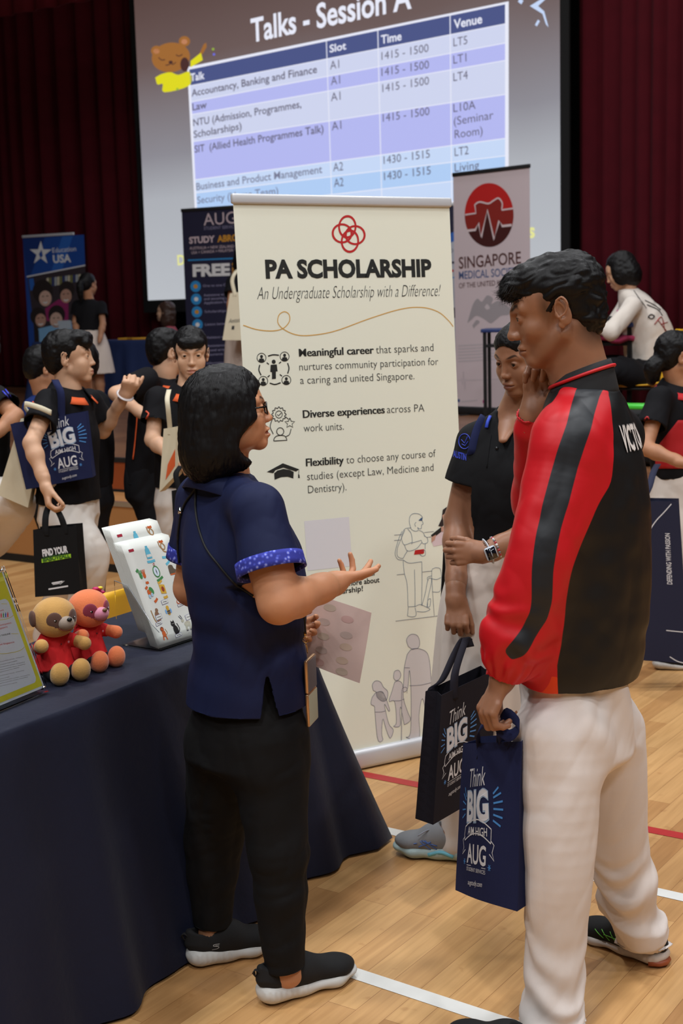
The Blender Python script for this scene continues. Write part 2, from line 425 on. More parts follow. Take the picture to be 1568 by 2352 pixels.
# ------------------------------------------------------------------ hands
def hand_prims(o, fwd, palm, thumb_side, k=1.0, curl=(25, 25, 28, 30), spread=4.0, thumb=(35, 20, 20), split=None):
    """o: wrist; fwd: wrist to knuckles; palm: out of the palm; thumb_side: +1 / -1 along fwd x palm; curl: bend per finger (or triples per joint)"""
    y = nrm(fwd); z = -nrm(np.asarray(palm, float) - (np.asarray(palm, float) @ y) * y); x = np.cross(y, z) * thumb_side
    A = np.stack([x, y, z]); w = lambda p: np.asarray(o, float) + k * (np.asarray(p, float) @ A)
    pr = [('u', 0.0, p_cone(w((0, -.03, 0)), w((0, .015, 0)), .0255 * k, .024 * k))]
    pr.append(('u', .018 * k, p_econe(w((.002, .012, 0)), w((.002, .085, -.001)), (.030 * k, .0165 * k), (.039 * k, .0125 * k), x, cap=.008 * k)))
    pr.append(('u', .012 * k, p_ell(w((.020, .035, -.010)), np.array([.018, .030, .014]) * k, A)))   # ball of the thumb
    base = [(.0295, .089), (.0095, .094), (-.0105, .090), (-.029, .082)]; leng = [.074, .082, .076, .060]; rad = [.0092, .0095, .009, .008]
    tips = []
    for i in range(4):
        c = curl[i]; c = (c * .9, c * 1.1, c * .7) if np.isscalar(c) else c
        a = math.radians((1.5 - i) * spread if split is None else split[i]); dx, dy = math.sin(a), math.cos(a); p = np.array([base[i][0], base[i][1], 0.001]); pts = [p]; th = 0
        for j, fr in enumerate((.45, .31, .24)):
            th += math.radians(c[j]); p = p + leng[i] * fr * np.array([dx * math.cos(th), dy * math.cos(th), -math.sin(th)]); pts.append(p)
        r = rad[i] * k
        pr.append(('u', .007 * k, p_cone(w(pts[0] - np.array([0, .02, 0.001])), w(pts[0]), r * .95, r * 1.08)))
        ch = [w(q) for q in pts]
        pr.append(('u', .0025 * k, p_cone(ch[0], ch[1], r * 1.08, r * .98))); pr.append(('u', .002 * k, p_cone(ch[1], ch[2], r * .98, r * .9))); pr.append(('u', .002 * k, p_cone(ch[2], ch[3], r * .9, r * .74)))
        tips.append(ch[-1])
    t0 = np.array([.020, .020, -.008]); a, b, c = (math.radians(q) for q in thumb)   # a: out to the side, b: towards the palm, c: bend
    d = np.array([math.sin(a) * math.cos(b), math.cos(a) * math.cos(b), -math.sin(b)]); t1 = t0 + .042 * d
    d2 = nrm(d + math.tan(c) * np.array([-.6, .4, -.5])); t2 = t1 + .033 * d2; t3 = t2 + .026 * nrm(d2 + math.tan(c) * np.array([-.5, .3, -.4]))
    T = [w(q) for q in (t0, t1, t2, t3)]
    pr += [('u', .012 * k, p_cone(T[0], T[1], .0145 * k, .0112 * k)), ('u', .003 * k, p_cone(T[1], T[2], .0112 * k, .0102 * k)), ('u', .002 * k, p_cone(T[2], T[3], .0102 * k, .008 * k))]
    return pr, tips, T, w
# ------------------------------------------------------------------ heads
def head_prims(F, fem=False, ears=True, mouth_open=0.0, jaw=1.0, lid=0.0):
    """F: frame at the middle of the head, level with the eyes; size for a head of 0.23 m"""
    k = F.k; A = F.A; w = F.w
    E = lambda c, r, R=None: p_ell(w(c), np.array(r) * k, A if R is None else R @ A)
    C = lambda a, b, ra, rb: p_cone(w(a), w(b), ra * k, rb * k)
    u = lambda kk, p: ('u', kk * k, p)
    s = lambda kk, p: ('s', kk * k, p)
    j = jaw * (.9 if fem else 1); g = .86 if fem else 1.0
    pr = [u(0, E((0, -.018, .036), (.0735, .094, .081))), u(.03, E((0, .040, -.030), (.056, .050, .078))), u(.02, E((0, .03, .03), (.066, .056, .055))),
          u(.022, C((.050 * j, -.002, -.055), (.016, .064, -.099), .017, .017)), u(.022, C((-.050 * j, -.002, -.055), (-.016, .064, -.099), .017, .017)),
          u(.02, E((0, .072, -.098), (.017, .015, .014)))]
    for sx in (1, -1):
        if fem: pr += [u(.02, E((.036 * sx, .050, -.052), (.024, .028, .032)))]
        pr += [u(.02, E((.040 * sx, .056, -.030), (.022, .022, .020))), u(.014, C((.012 * sx, .086 - .005 * fem, .019), (.046 * sx, .070 - .003 * fem, .020), .011, .010))]
    pr += [u(.016, C((0, .088, .010), (0, .103 - .003 * fem, -.030), .0075 * g, .0105 * g)), u(.006, E((0, .1055 - .003 * fem, -.035), (.0115 * g, .011, .0105 * g)))]
    for sx in (1, -1):
        pr += [u(.006, E((.0125 * sx * g, .095, -.038), (.0075 * g, .011 * g, .0085 * g))), s(.003, E((.0065 * sx, .102, -.0475), (.0042, .006, .004)))]
        pr += [s(.014, E((.031 * sx, .098, .002), (.017, .018, .0105))), u(.003, E((.032 * sx, .0745, -.001), (.0145, .0145, .0135)))]
        pr += [s(.0016, E((.032 * sx, .0905, -.0012 - .0022 * lid), (.0125, .008, .0042 - .0024 * lid)))]
    pr += [u(.012, E((0, .080, -.071), (.026, .018, .019)))]
    pr += [u(.006, E((0, .0915 + .002 * fem, -.0650), (.021, .0085, .0058 + .001 * fem))), u(.006, E((0, .0900 + .002 * fem, -.0775), (.018, .0095, .0068 + .0012 * fem)))]
    pr += [s(.003, p_chain([w((-.024, .083, -.0725)), w((-.012, .097, -.0708)), w((0, .101, -.0712)), w((.012, .097, -.0708)), w((.024, .083, -.0725))], np.array([.0014, .0022, .0024, .0022, .0014]) * k * (1 + 1.6 * mouth_open)))]
    if ears:
        for sx in (1, -1):
            an = math.radians(-24 * sx); R = np.array([[math.cos(an), math.sin(an), 0], [-math.sin(an), math.cos(an), 0], [0, 0, 1]])
            tl = math.radians(-14); T = np.array([[1, 0, 0], [0, math.cos(tl), math.sin(tl)], [0, -math.sin(tl), math.cos(tl)]]); RR = T @ R
            pr += [u(.006, E((.0775 * sx, -.014, -.008), (.0065, .0185, .031), RR)), u(.004, E((.0755 * sx, -.006, -.034), (.005, .009, .010), RR))]
            pr += [s(.003, E((.0850 * sx, -.008, -.003), (.0078, .0100, .0190), RR)), u(.002, p_chain([w((.0845 * sx, -.002, -.018)), w((.0865 * sx, -.018, -.010)), w((.0885 * sx, -.026, .008)), w((.0865 * sx, -.018, .024)), w((.083 * sx, -.004, .020))], np.array([.0022, .0026, .0030, .0030, .0024]) * k)), u(.003, E((.080 * sx, .001, -.012), (.0045, .0045, .0075), RR))]
    return pr
def face_values(F, bw=1.0, extra=None):
    """values for the skin shader: lips, brows, lashes"""
    def f(P):
        L = F.l(P); x, y, z = L[:, 0], L[:, 1], L[:, 2]
        lip = 1 - np.sqrt((x / .0235) ** 2 + ((z + .0712 + 4 * x * x) / .0125) ** 2); lip = np.where(y > .065, lip, -1)
        b = np.abs(x); zc = .0205 + .010 * np.clip((b - .012) / .03, 0, 1) - .012 * np.clip((b - .036) / .02, 0, 1) ** 2
        brow = 1 - np.sqrt(((b - .033) / .0235) ** 2 + ((z - zc) / ((.0055 - .05 * np.maximum(b - .03, 0)) * bw)) ** 2); brow = np.where(y > .05, brow, -1)
        zl = -.0012 + .0042 * np.sqrt(np.clip(1 - ((b - .032) / .0125) ** 2, 0, 1))
        lash = 1 - np.sqrt(((b - .032) / .0160) ** 2 + ((z - zl - .0008) / .0022) ** 2); lash = np.where(y > .06, lash, -1)
        if extra is not None: brow = np.maximum(brow, extra(x, y, z))
        return dict(lip=np.clip(lip, -1, 1), brow=np.clip(brow, -1, 1), lash=np.clip(lash, -1, 1))
    return f
def skin_mat(name, rgb, lip, brow=(25, 20, 18), rough=0.5):
    if name in MATS: return MATS[name]
    m = M(name, rgb, rough=rough, spec=0.35, sss=0.12, bump=(420, 0.18, 0.0006)); nt = m.node_tree; b = nt.nodes['Principled BSDF']
    n = nt.nodes.new('ShaderNodeTexNoise'); n.inputs['Scale'].default_value = 16; n.inputs['Detail'].default_value = 5
    tc = [x for x in nt.nodes if x.type == 'TEX_COORD'][0]; nt.links.new(tc.outputs['Object'], n.inputs['Vector'])
    c = lin(rgb); cur = nt.nodes.new('ShaderNodeMix'); cur.data_type = 'RGBA'
    cur.inputs[6].default_value = (c[0] * .86, c[1] * .82, c[2] * .80, 1); cur.inputs[7].default_value = (min(1, c[0] * 1.12), min(1, c[1] * 1.12), min(1, c[2] * 1.12), 1)
    nt.links.new(n.outputs['Fac'], cur.inputs[0]); out = cur.outputs[2]
    for key, col, amt, w in (('lip', lip, .75, .5), ('brow', brow, .85, .5), ('lash', (12, 9, 8), .9, .4)):
        a = nt.nodes.new('ShaderNodeAttribute'); a.attribute_name = key
        r = nt.nodes.new('ShaderNodeMapRange'); r.inputs[1].default_value = 0.0; r.inputs[2].default_value = w; r.inputs[3].default_value = 0; r.inputs[4].default_value = amt; nt.links.new(a.outputs['Fac'], r.inputs[0])
        mx = nt.nodes.new('ShaderNodeMix'); mx.data_type = 'RGBA'; nt.links.new(r.outputs[0], mx.inputs[0]); nt.links.new(out, mx.inputs[6]); mx.inputs[7].default_value = lin(col); out = mx.outputs[2]
    nt.links.new(out, b.inputs['Base Color']); return m
def zone_mat(name, base, zones, rough=0.6, weave=700, spec=0.3, sheen=0.0, bump=0.2):
    """fabric whose coloured panels follow stored seam distances: zones = [(attribute, colour)]"""
    if name in MATS: return MATS[name]
    m = M(name, base, rough=rough, spec=spec, bump=(weave, bump, 0.0006), sheen=sheen); nt = m.node_tree; b = nt.nodes['Principled BSDF']
    rgb = nt.nodes.new('ShaderNodeRGB'); rgb.outputs[0].default_value = lin(base); out = rgb.outputs[0]
    for key, col in zones:
        a = nt.nodes.new('ShaderNodeAttribute'); a.attribute_name = key
        r = nt.nodes.new('ShaderNodeMapRange'); r.inputs[1].default_value = -.0008; r.inputs[2].default_value = .0008; nt.links.new(a.outputs['Fac'], r.inputs[0])
        mx = nt.nodes.new('ShaderNodeMix'); mx.data_type = 'RGBA'; nt.links.new(r.outputs[0], mx.inputs[0]); nt.links.new(out, mx.inputs[6]); mx.inputs[7].default_value = lin(col); out = mx.outputs[2]
    nt.links.new(out, b.inputs['Base Color']); return m
def add_eyes(F, parent, look=(0, 1, 0), white=(138, 124, 114)):
    k = F.k; g = F.d(nrm(look))
    for sx in (1, -1):
        c = F.w((.032 * sx, .0745, -.001)); x, y, z = frame_to(g); mb = MB()
        mb.ball(c, .0128 * k, M('eye_white', white, rough=.2), 16, 12, np.stack([x, y, z]))
        for rr, nm, col, d in ((.0072, 'iris_brown', (44, 27, 19), .01295), (.0036, 'pupil_black', (8, 6, 6), .01305)):
            th = np.linspace(0, 2 * math.pi, 21)[:-1]; V = [c + g * d * k]
            for q in (.5, 1.0):
                an = math.asin(rr * q / d); V += [c + ((x * math.cos(a) + y * math.sin(a)) * math.sin(an) + g * math.cos(an)) * d * k for a in th]
            mb.add(V, [(0, 1 + i, 1 + (i + 1) % 20) for i in range(20)] + [(1 + i, 21 + i, 21 + (i + 1) % 20, 1 + (i + 1) % 20) for i in range(20)], M(nm, col, rough=.15))
        mb.build('eye', parent, True)
def strands(mb, roots, fn, n, width, mat, seg=7):
    """thin tapering locks; fn(root index) gives the path"""
    for i in range(n):
        p = fn(i)
        if p is None: continue
        S = smooth_path(p, seg); r = width * np.linspace(1, .25, seg) ** .7
        mb.tube(S, r, mat, 3, caps=False)
# ================================================================== the setting
def struct(o):
    o['kind'] = 'structure'; return o
HA, HB = E1, E2
def hall(a, b, z=0.0): return E1 * a + E2 * b + np.array([0, 0, z])
# floor of maple strips with painted court lines
def floor_mat():
    m = bpy.data.materials.new('maple_strip_floor'); m.use_nodes = True; nt = m.node_tree; b = nt.nodes['Principled BSDF']; N = nt.nodes.new; L = nt.links.new
    tc = N('ShaderNodeTexCoord'); mp = N('ShaderNodeMapping'); mp.inputs['Rotation'].default_value = (0, 0, -(HALL + math.pi / 2)); L(tc.outputs['Object'], mp.inputs['Vector'])
    br = N('ShaderNodeTexBrick'); br.inputs['Scale'].default_value = 1.0; br.offset = 0.37; br.offset_frequency = 2
    br.inputs['Brick Width'].default_value = 0.85; br.inputs['Row Height'].default_value = 0.082; br.inputs['Mortar Size'].default_value = 0.0008; br.inputs['Mortar Smooth'].default_value = 0.3
    br.inputs['Color1'].default_value = lin((210, 166, 112)); br.inputs['Color2'].default_value = lin((176, 128, 80)); br.inputs['Mortar'].default_value = lin((150, 105, 62)); br.inputs['Bias'].default_value = -0.15
    L(mp.outputs[0], br.inputs['Vector'])
    st = N('ShaderNodeMapping'); st.inputs['Scale'].default_value = (1.6, 26, 1); L(mp.outputs[0], st.inputs['Vector'])
    n1 = N('ShaderNodeTexNoise'); n1.inputs['Scale'].default_value = 2.2; n1.inputs['Detail'].default_value = 8; n1.inputs['Distortion'].default_value = 0.6; L(st.outputs[0], n1.inputs['Vector'])
    mx = N('ShaderNodeMix'); mx.data_type = 'RGBA'; mx.blend_type = 'MULTIPLY'; L(br.outputs['Color'], mx.inputs[6])
    cr = N('ShaderNodeValToRGB'); cr.color_ramp.elements[0].position = .3; cr.color_ramp.elements[0].color = (.80, .74, .66, 1); cr.color_ramp.elements[1].position = .75; cr.color_ramp.elements[1].color = (1.06, 1.05, 1.03, 1)
    L(n1.outputs['Fac'], cr.inputs[0]); L(cr.outputs[0], mx.inputs[7]); mx.inputs[0].default_value = .85
    n2 = N('ShaderNodeTexNoise'); n2.inputs['Scale'].default_value = 14; n2.inputs['Detail'].default_value = 2; L(mp.outputs[0], n2.inputs['Vector'])
    c2 = N('ShaderNodeValToRGB'); c2.color_ramp.elements[0].position = .28; c2.color_ramp.elements[0].color = (.62, .48, .36, 1); c2.color_ramp.elements[1].position = .34; c2.color_ramp.elements[1].color = (1, 1, 1, 1); L(n2.outputs['Fac'], c2.inputs[0])
    m2 = N('ShaderNodeMix'); m2.data_type = 'RGBA'; m2.blend_type = 'MULTIPLY'; m2.inputs[0].default_value = .35; L(mx.outputs[2], m2.inputs[6]); L(c2.outputs[0], m2.inputs[7])
    L(m2.outputs[2], b.inputs['Base Color']); b.inputs['Roughness'].default_value = .36; b.inputs['Specular IOR Level'].default_value = .45
    bp = N('ShaderNodeBump'); bp.inputs['Strength'].default_value = .12; bp.inputs['Distance'].default_value = .002; L(br.outputs['Fac'], bp.inputs['Height']); bp.invert = True; L(bp.outputs[0], b.inputs['Normal'])
    return m
S0 = np.array([-1.524, 8.91, 0.0]); SB = float(S0 @ E2) / float(E2 @ E2)      # distance of the stage front along E2
fl = MB(); fm = floor_mat()
fl.add([hall(-20, -5), hall(8, -5), hall(8, SB + .3), hall(-20, SB + .3)], [(0, 1, 2, 3)], fm)
def strip(p, q, w, mat, ext0=0.0, ext1=0.0, z=.0012):
    p = np.array([p[0], p[1], 0.0]); q = np.array([q[0], q[1], 0.0]); d = nrm(q - p); p = p - d * ext0; q = q + d * ext1; n = np.array([-d[1], d[0], 0]) * w / 2; zz = np.array([0, 0, z])
    fl.add([p - n + zz, q - n + zz, q + n + zz, p + n + zz], [(0, 1, 2, 3)], mat)
white_line = M('white_court_line', (226, 226, 222), rough=.4, vary=(30, .05)); red_line = M('red_court_line', (178, 44, 44), rough=.4, vary=(30, .08))
strip(WZ(690, 2195), WZ(1150, 2347), .052, white_line, 2.0, 3.0); strip(WZ(915, 1914), WZ(1568, 2062), .05, white_line, 3.0, 3.0)
strip(WZ(888, 1789), WZ(1568, 1921), .05, red_line, 4.0, 3.0)
struct(fl.build('floor'))
# the stage: a low tier with a bright nosing, the upper tier behind it
T1, T2, TREAD = .48, .72, .40
ply = M('stage_plywood', (176, 124, 74), rough=.5, vary=(3, .10)); dark = M('black_rubber', (14, 13, 13), rough=.7); orange = M('stage_fascia_red_wood', (150, 72, 36), rough=.4, vary=(5, .12))
def board_mat():
    m = M('stage_boards', (126, 84, 56), rough=.32); nt = m.node_tree; b = nt.nodes['Principled BSDF']; N = nt.nodes.new; L = nt.links.new
    tc = N('ShaderNodeTexCoord'); mp = N('ShaderNodeMapping'); mp.inputs['Rotation'].default_value = (0, 0, -HALL); L(tc.outputs['Object'], mp.inputs['Vector'])
    br = N('ShaderNodeTexBrick'); br.inputs['Scale'].default_value = 1; br.inputs['Brick Width'].default_value = 2.2; br.inputs['Row Height'].default_value = .14; br.inputs['Mortar Size'].default_value = .003
    br.inputs['Color1'].default_value = lin((140, 96, 66)); br.inputs['Color2'].default_value = lin((116, 76, 52)); br.inputs['Mortar'].default_value = lin((90, 58, 40)); L(mp.outputs[0], br.inputs['Vector']); L(br.outputs[0], b.inputs['Base Color']); return m
def band(mb, b0, b1, z0, z1, mat, a0=-24, a1=6): mb.box(hall((a0 + a1) / 2, (b0 + b1) / 2, (z0 + z1) / 2), (a1 - a0, b1 - b0, z1 - z0), mat, E1 / np.linalg.norm(E1), E2 / np.linalg.norm(E2))
sg = MB()
band(sg, SB, SB + 8.6, 0, T1 - .02, ply); band(sg, SB - .004, SB + .02, 0, .055, dark); band(sg, SB, SB + TREAD + .1, T1 - .02, T1, ply)
band(sg, SB - .012, SB + .02, T1 - .028, T1 + .004, M('bright_nosing', (190, 186, 178), rough=.25, metal=.8))
band(sg, SB + TREAD, SB + 8.6, T1, T2 - .02, orange); band(sg, SB + TREAD - .006, SB + TREAD + .02, T1, T1 + .02, dark); band(sg, SB + TREAD, SB + 8.6, T2 - .02, T2, board_mat()); band(sg, SB + TREAD - .01, SB + TREAD + .03, T2 - .03, T2 + .002, dark)
struct(sg.build('stage'))
wb = MB(); band(wb, SB + 8.6, SB + 8.8, 0, 8.5, M('black_backdrop', (12, 8, 9), rough=.95), -26, 8); struct(wb.build('wall_back'))
# projection screen
SCO = W(340, 690, 18.0); SCA = nrm((1, -.85, 0)); SPL = Plane(SCO, SCA, (0, 0, 1))
scr = thing('projection_screen', 'huge white projection screen showing a timetable slide above the stage', 'screen', SCO)
lo_l = SPL.inv(340, 690); up_r = SPL.inv(1286, 300); SW = up_r[0]; SH = 4.25
mb = MB()
def scr_mat():
    m = bpy.data.materials.new('slide_ground_light_wash'); m.use_nodes = True; nt = m.node_tree; b = nt.nodes['Principled BSDF']; N = nt.nodes.new; L = nt.links.new
    b.inputs['Base Color'].default_value = (.02, .02, .02, 1); b.inputs['Roughness'].default_value = .9; b.inputs['Specular IOR Level'].default_value = 0
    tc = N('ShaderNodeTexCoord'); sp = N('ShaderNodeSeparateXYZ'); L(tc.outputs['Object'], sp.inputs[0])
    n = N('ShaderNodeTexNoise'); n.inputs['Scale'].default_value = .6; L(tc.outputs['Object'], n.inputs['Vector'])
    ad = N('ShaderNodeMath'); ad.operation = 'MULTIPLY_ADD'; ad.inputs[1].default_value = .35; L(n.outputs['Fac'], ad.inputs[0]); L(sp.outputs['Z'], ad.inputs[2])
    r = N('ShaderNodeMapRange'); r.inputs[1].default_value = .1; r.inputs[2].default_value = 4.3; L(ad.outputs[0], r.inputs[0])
    cr = N('ShaderNodeValToRGB'); e = cr.color_ramp.elements; e[0].position = 0; e[0].color = lin((186, 190, 196)); e[1].position = 1; e[1].color = lin((84, 62, 58))  # brown slide ground paling downward, stage light wash painted into the ramp
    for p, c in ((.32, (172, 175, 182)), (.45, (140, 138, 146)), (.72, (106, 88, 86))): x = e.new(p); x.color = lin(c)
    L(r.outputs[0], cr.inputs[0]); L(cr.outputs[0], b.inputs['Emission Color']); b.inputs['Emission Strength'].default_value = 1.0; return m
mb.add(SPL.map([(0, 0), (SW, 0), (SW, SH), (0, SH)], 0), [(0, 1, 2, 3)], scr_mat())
pr = Print(SPL)
G = lambda n, c: glow('slide_' + n, c)
ink = G('ink', (96, 92, 112)); inkl = G('ink_soft', (120, 124, 150)); wht = G('white', (232, 234, 248)); hdr = G('header', (74, 84, 134)); r1 = G('row_pale', (206, 212, 238)); r2 = G('row_lilac', (180, 184, 240)); r3 = G('row_sky', (176, 205, 244)); r4 = G('row_ice', (198, 216, 246))
# the table: left edge and right edge of every row, in the photograph
rows = [((432, 158), (1163, 8), None), ((435, 196), (1163, 54), hdr), ((437, 233), (1163, 98), r1), ((439, 262), (1163, 138), r2), ((442, 324), (1163, 216), r1), ((446, 412), (1163, 317), r2), ((448, 442), (1163, 357), r4), ((450, 480), (1163, 402), r3), ((452, 520), (1163, 450), r4)]
pr.poly([(430, 154), (1168, 3), (1168, 458), (450, 526)], wht, 1)
for (a, b, _), (c, d, col) in zip(rows[:-1], rows[1:]): pr.poly([(a[0] + 3, a[1] + 2), (b[0] - 3, b[1] + 2), (d[0] - 3, d[1]), (c[0] + 3, c[1])], col, 2)
for top, bot in (((750, 95), (764, 500)), ((868, 70), (878, 490)), ((1034, 34), (1038, 470))): pr.line([top, bot], .012, wht, 3)
tx = lambda t, p, q, h, m_=ink, b=0.0: pr.text(t, p, q, h, m_, bold=b, lay=4)
pr.text('Talks - Session A', (578, 97), (946, 18), 52, wht, bold=.022, lay=4)
tx('Talk', (439, 187), (471, 181), 17, wht, .02); tx('Slot', (758, 121), (796, 113), 17, wht, .02); tx('Time', (876, 101), (923, 92), 19, wht, .02); tx('Venue', (1043, 66), (1108, 53), 20, wht, .02)
tx('Accountancy, Banking and Finance', (441, 222), (729, 167), 16, ink, .015); tx('Law', (443, 254), (476, 248), 16, ink, .015); tx('NTU (Admission, Programmes,', (445, 290), (693, 247), 16, ink, .012); tx('Scholarships)', (446, 317), (556, 297), 16, ink, .012)
tx('SIT  (Allied Health Programmes Talk)', (448, 351), (744, 304), 16, ink, .012); tx('Business and Product Management', (452, 437), (741, 397), 16, inkl, .012); tx('Security (Home Team)', (454, 468), (640, 446), 16, inkl, .008)
for t, p, q in (('A1', (759, 160), (780, 156)), ('A1', (761, 196), (782, 192)), ('A1', (761, 233), (783, 229)), ('A1', (763, 300), (785, 296)), ('A2', (766, 394), (789, 391)), ('A2', (768, 430), (790, 427))): tx(t, p, q, 19)
for p, q in (((877, 138), (985, 119)), ((877, 175), (986, 157)), ((879, 212), (986, 194)), ((880, 280), (987, 264))): tx('1415 - 1500', p, q, 18)
for p, q in (((882, 377), (988, 362)), ((883, 414), (990, 400))): tx('1430 - 1515', p, q, 18)
for t, p, q in (('LT5', (1042, 107), (1074, 101)), ('LT1', (1042, 147), (1072, 141)), ('LT4', (1042, 187), (1075, 181)), ('L10A', (1042, 258), (1093, 250)), ('(Seminar', (1043, 288), (1134, 273)), ('Room)', (1045, 318), (1109, 309)), ('LT2', (1045, 359), (1077, 354)), ('Living', (1045, 395), (1101, 388))): tx(t, p, q, 19)
yel = G('yellow', (226, 226, 150)); pr.text('D', (409, 609), (426, 607), 22, yel, bold=.03, lay=4); pr.text('s', (1214, 546), (1229, 545), 33, yel, bold=.03, lay=4)
# a bear in a yellow top
bb, bd, by, bs = G('bear_brown', (158, 104, 52)), G('bear_dark', (74, 46, 44)), G('bear_yellow', (222, 216, 34)), G('bear_ear', (190, 128, 92))
pr.poly(curve([(357, 178), (372, 170), (392, 166), (410, 172), (436, 165), (436, 196), (378, 212), (374, 193), (362, 194), (357, 178)], 40), by, 2)
pr.poly([(438, 140), (462, 121), (466, 138), (438, 155)], by, 2); pr.poly([(458, 124), (468, 102), (474, 98), (475, 108), (466, 124)], bb, 2)
pr.disc((360, 117), 13, 12, bb, 2, 20); pr.disc((424, 95), 13, 12, bb, 2, 20); pr.disc((360, 118), 7, 6, bs, 3, 16); pr.disc((424, 96), 7, 6, bs, 3, 16); pr.disc((393, 132), 44, 34, bb, 3, 36, rot=.15)
pr.disc((425, 148), 10, 16, bd, 4, 20); pr.disc((393, 143), 5, 3.5, bd, 4, 12); pr.line(curve([(381, 150), (388, 149), (393, 146), (398, 148), (405, 143)], 14), .012, bd, 4)
pr.line(curve([(365, 132), (372, 138), (380, 137)], 8), .012, bd, 4); pr.line(curve([(405, 126), (412, 129), (420, 125)], 8), .012, bd, 4)
for c, n in (((490, 113), 'dot_lime'), ((492, 125), 'dot_blue'), ((408, 205), 'dot_lime')): pr.disc(c, 3, 3, G(n, (150, 180, 60) if 'lime' in n else (110, 110, 220)), 3, 10)
ice = G('ice_mark', (196, 214, 246)); pr.poly([(1217, 14), (1246, -4), (1256, -4), (1236, 14), (1250, 26), (1260, 63), (1254, 56), (1246, 32)], ice, 3); pr.line([(1231, 59), (1238, 47)], .03, ice, 3); pr.line([(1192, 0), (1200, 6)], .04, ice, 3)
pr.onto(mb, SPL.map, .002)
mb.build('slide', scr)
fr = MB(); blk = M('screen_black_border', (8, 8, 9), rough=.8)
for x0, x1, y0, y1 in ((-.10, 0, -.16, SH), (SW, SW + .10, -.16, SH), (0, SW, -.16, 0)):
    fr.box(SPL.map([((x0 + x1) / 2, (y0 + y1) / 2)], -.02)[0], (x1 - x0, .03, y1 - y0), blk, SPL.a, SPL.n, SPL.b)
fr.box(SPL.map([(SW / 2, SH / 2)], -.03)[0], (SW + .1, .02, SH), blk, SPL.a, SPL.n, SPL.b)
fr.build('border', scr)
# stage curtains
def curtain(name, label, p, q, z0, z1, mat, amp=.09, pitch=.34, seed=0, thick=.012):
    p = np.array(p, float); q = np.array(q, float); d = q - p; L = np.linalg.norm(d[:2]); d = nrm(d); n = np.array([-d[1], d[0], 0])
    r_ = np.random.default_rng(seed); k = int(L / .035); s_ = np.linspace(0, L, k); ph = 0; off = []
    for x in s_: ph += 2 * math.pi * .035 / (pitch * (1 + .35 * math.sin(x * 1.9 + seed))); off.append(math.sin(ph) + .35 * math.sin(2.1 * ph + seed))
    off = np.array(off); zz = np.linspace(z1, z0, 6); G_ = np.zeros((k, 6, 3))
    for j, z in enumerate(zz):
        a = amp * (.75 + .25 * (z1 - z) / (z1 - z0)); G_[:, j] = p + s_[:, None] * d + (off * a)[:, None] * n; G_[:, j, 2] = z
    m_ = MB(); m_.grid(G_, mat, thick); o = m_.build(name, smooth=True, org=((p + q) / 2)); tag(o, label, 'curtain'); return o
vel = M('maroon_velvet', (78, 10, 22), rough=.9, spec=.2, sheen=.0, vary=(5, .2))
curtain('stage_curtain', 'dark maroon pleated stage curtain hanging left of the screen', hall(-24, SB + 8.2), SPL.map([(-.02, 0)], -.35)[0], T2 + .02, 8.3, vel, seed=1)
curtain('stage_curtain', 'dark maroon pleated stage curtain hanging right of the screen', SPL.map([(SW - .02, 0)], -.35)[0], hall(-1.0, SB + 3.6), T2 + .02, 8.3, vel, seed=2)
va = W(-60, 30, 15.6); vb = W(330, 12, 15.6 - .68 * (W(330, 12, 15.6)[0] - va[0]))
curtain('curtain_valance', 'short dark maroon valance across the upper left of the stage', (va[0], va[1], 0), (vb[0], vb[1], 0), float(W(150, 16, 15.0)[2]), float(W(150, 16, 15.0)[2]) + .9, vel, amp=.03, pitch=.5, seed=3)
# ================================================================== roll-up banners
alu = M('brushed_aluminium', (206, 207, 211), rough=.35, metal=.2); alud = M('dark_grey_metal', (50, 50, 52), rough=.5, metal=.5)
def rollup(label, o, tan, lean, width, height, sheet, deco, base_h=.075, bar=alu, group='roll-up banners'):
    """o: front left foot of the sheet; the plane runs along (1, tan)"""
    a = nrm((1, tan, 0)); n = np.array([-a[1], a[0], 0]); b = nrm(np.array([0, 0, 1]) + n * lean); pl = Plane(o, a, b)
    root = thing('rollup_banner', label, 'banner', o + a * width / 2, group)
    mb = MB(); k = 24
    xs = np.linspace(0, width, 9); ys = np.linspace(base_h * .8, height, k); Gd = np.array([[pl.map([(x, y)], 0.0)[0] for x in xs] for y in ys]); mb.grid(Gd, sheet, .0012)
    if deco is not None: pr = Print(pl); deco(pr, pl); pr.onto(mb, lambda P, e: pl.map(P, e + .0008))
    mb.build('printed_sheet', root, False)
    t = MB(); t.box(pl.map([(width / 2, height + .006)])[0], (width + .012, .022, .034), bar, a, pl.n, b, bev=.006); t.build('top_bar', root, True)
    c = MB(); c.box(o + a * width / 2 + n * .05 + np.array([0, 0, base_h / 2 + .004]), (width + .03, .13, base_h), bar, a, n, (0, 0, 1), bev=.018); c.build('base_cassette', root, True)
    for s_ in (-1, 1):
        f_ = MB(); f_.box(o + a * (width / 2 + s_ * width * .33) + n * .05 + np.array([0, 0, .005]), (.03, .34, .010), alud, a, n, (0, 0, 1), bev=.003); f_.build('foot', root, True)
    p_ = MB(); q0 = o + a * width / 2 + n * .07 + np.array([0, 0, base_h]); q1 = pl.map([(width / 2, height)])[0] + n * .02; p_.tube([q0, q1], .011, alud, 8); p_.build('support_pole', root, True)
    return pl
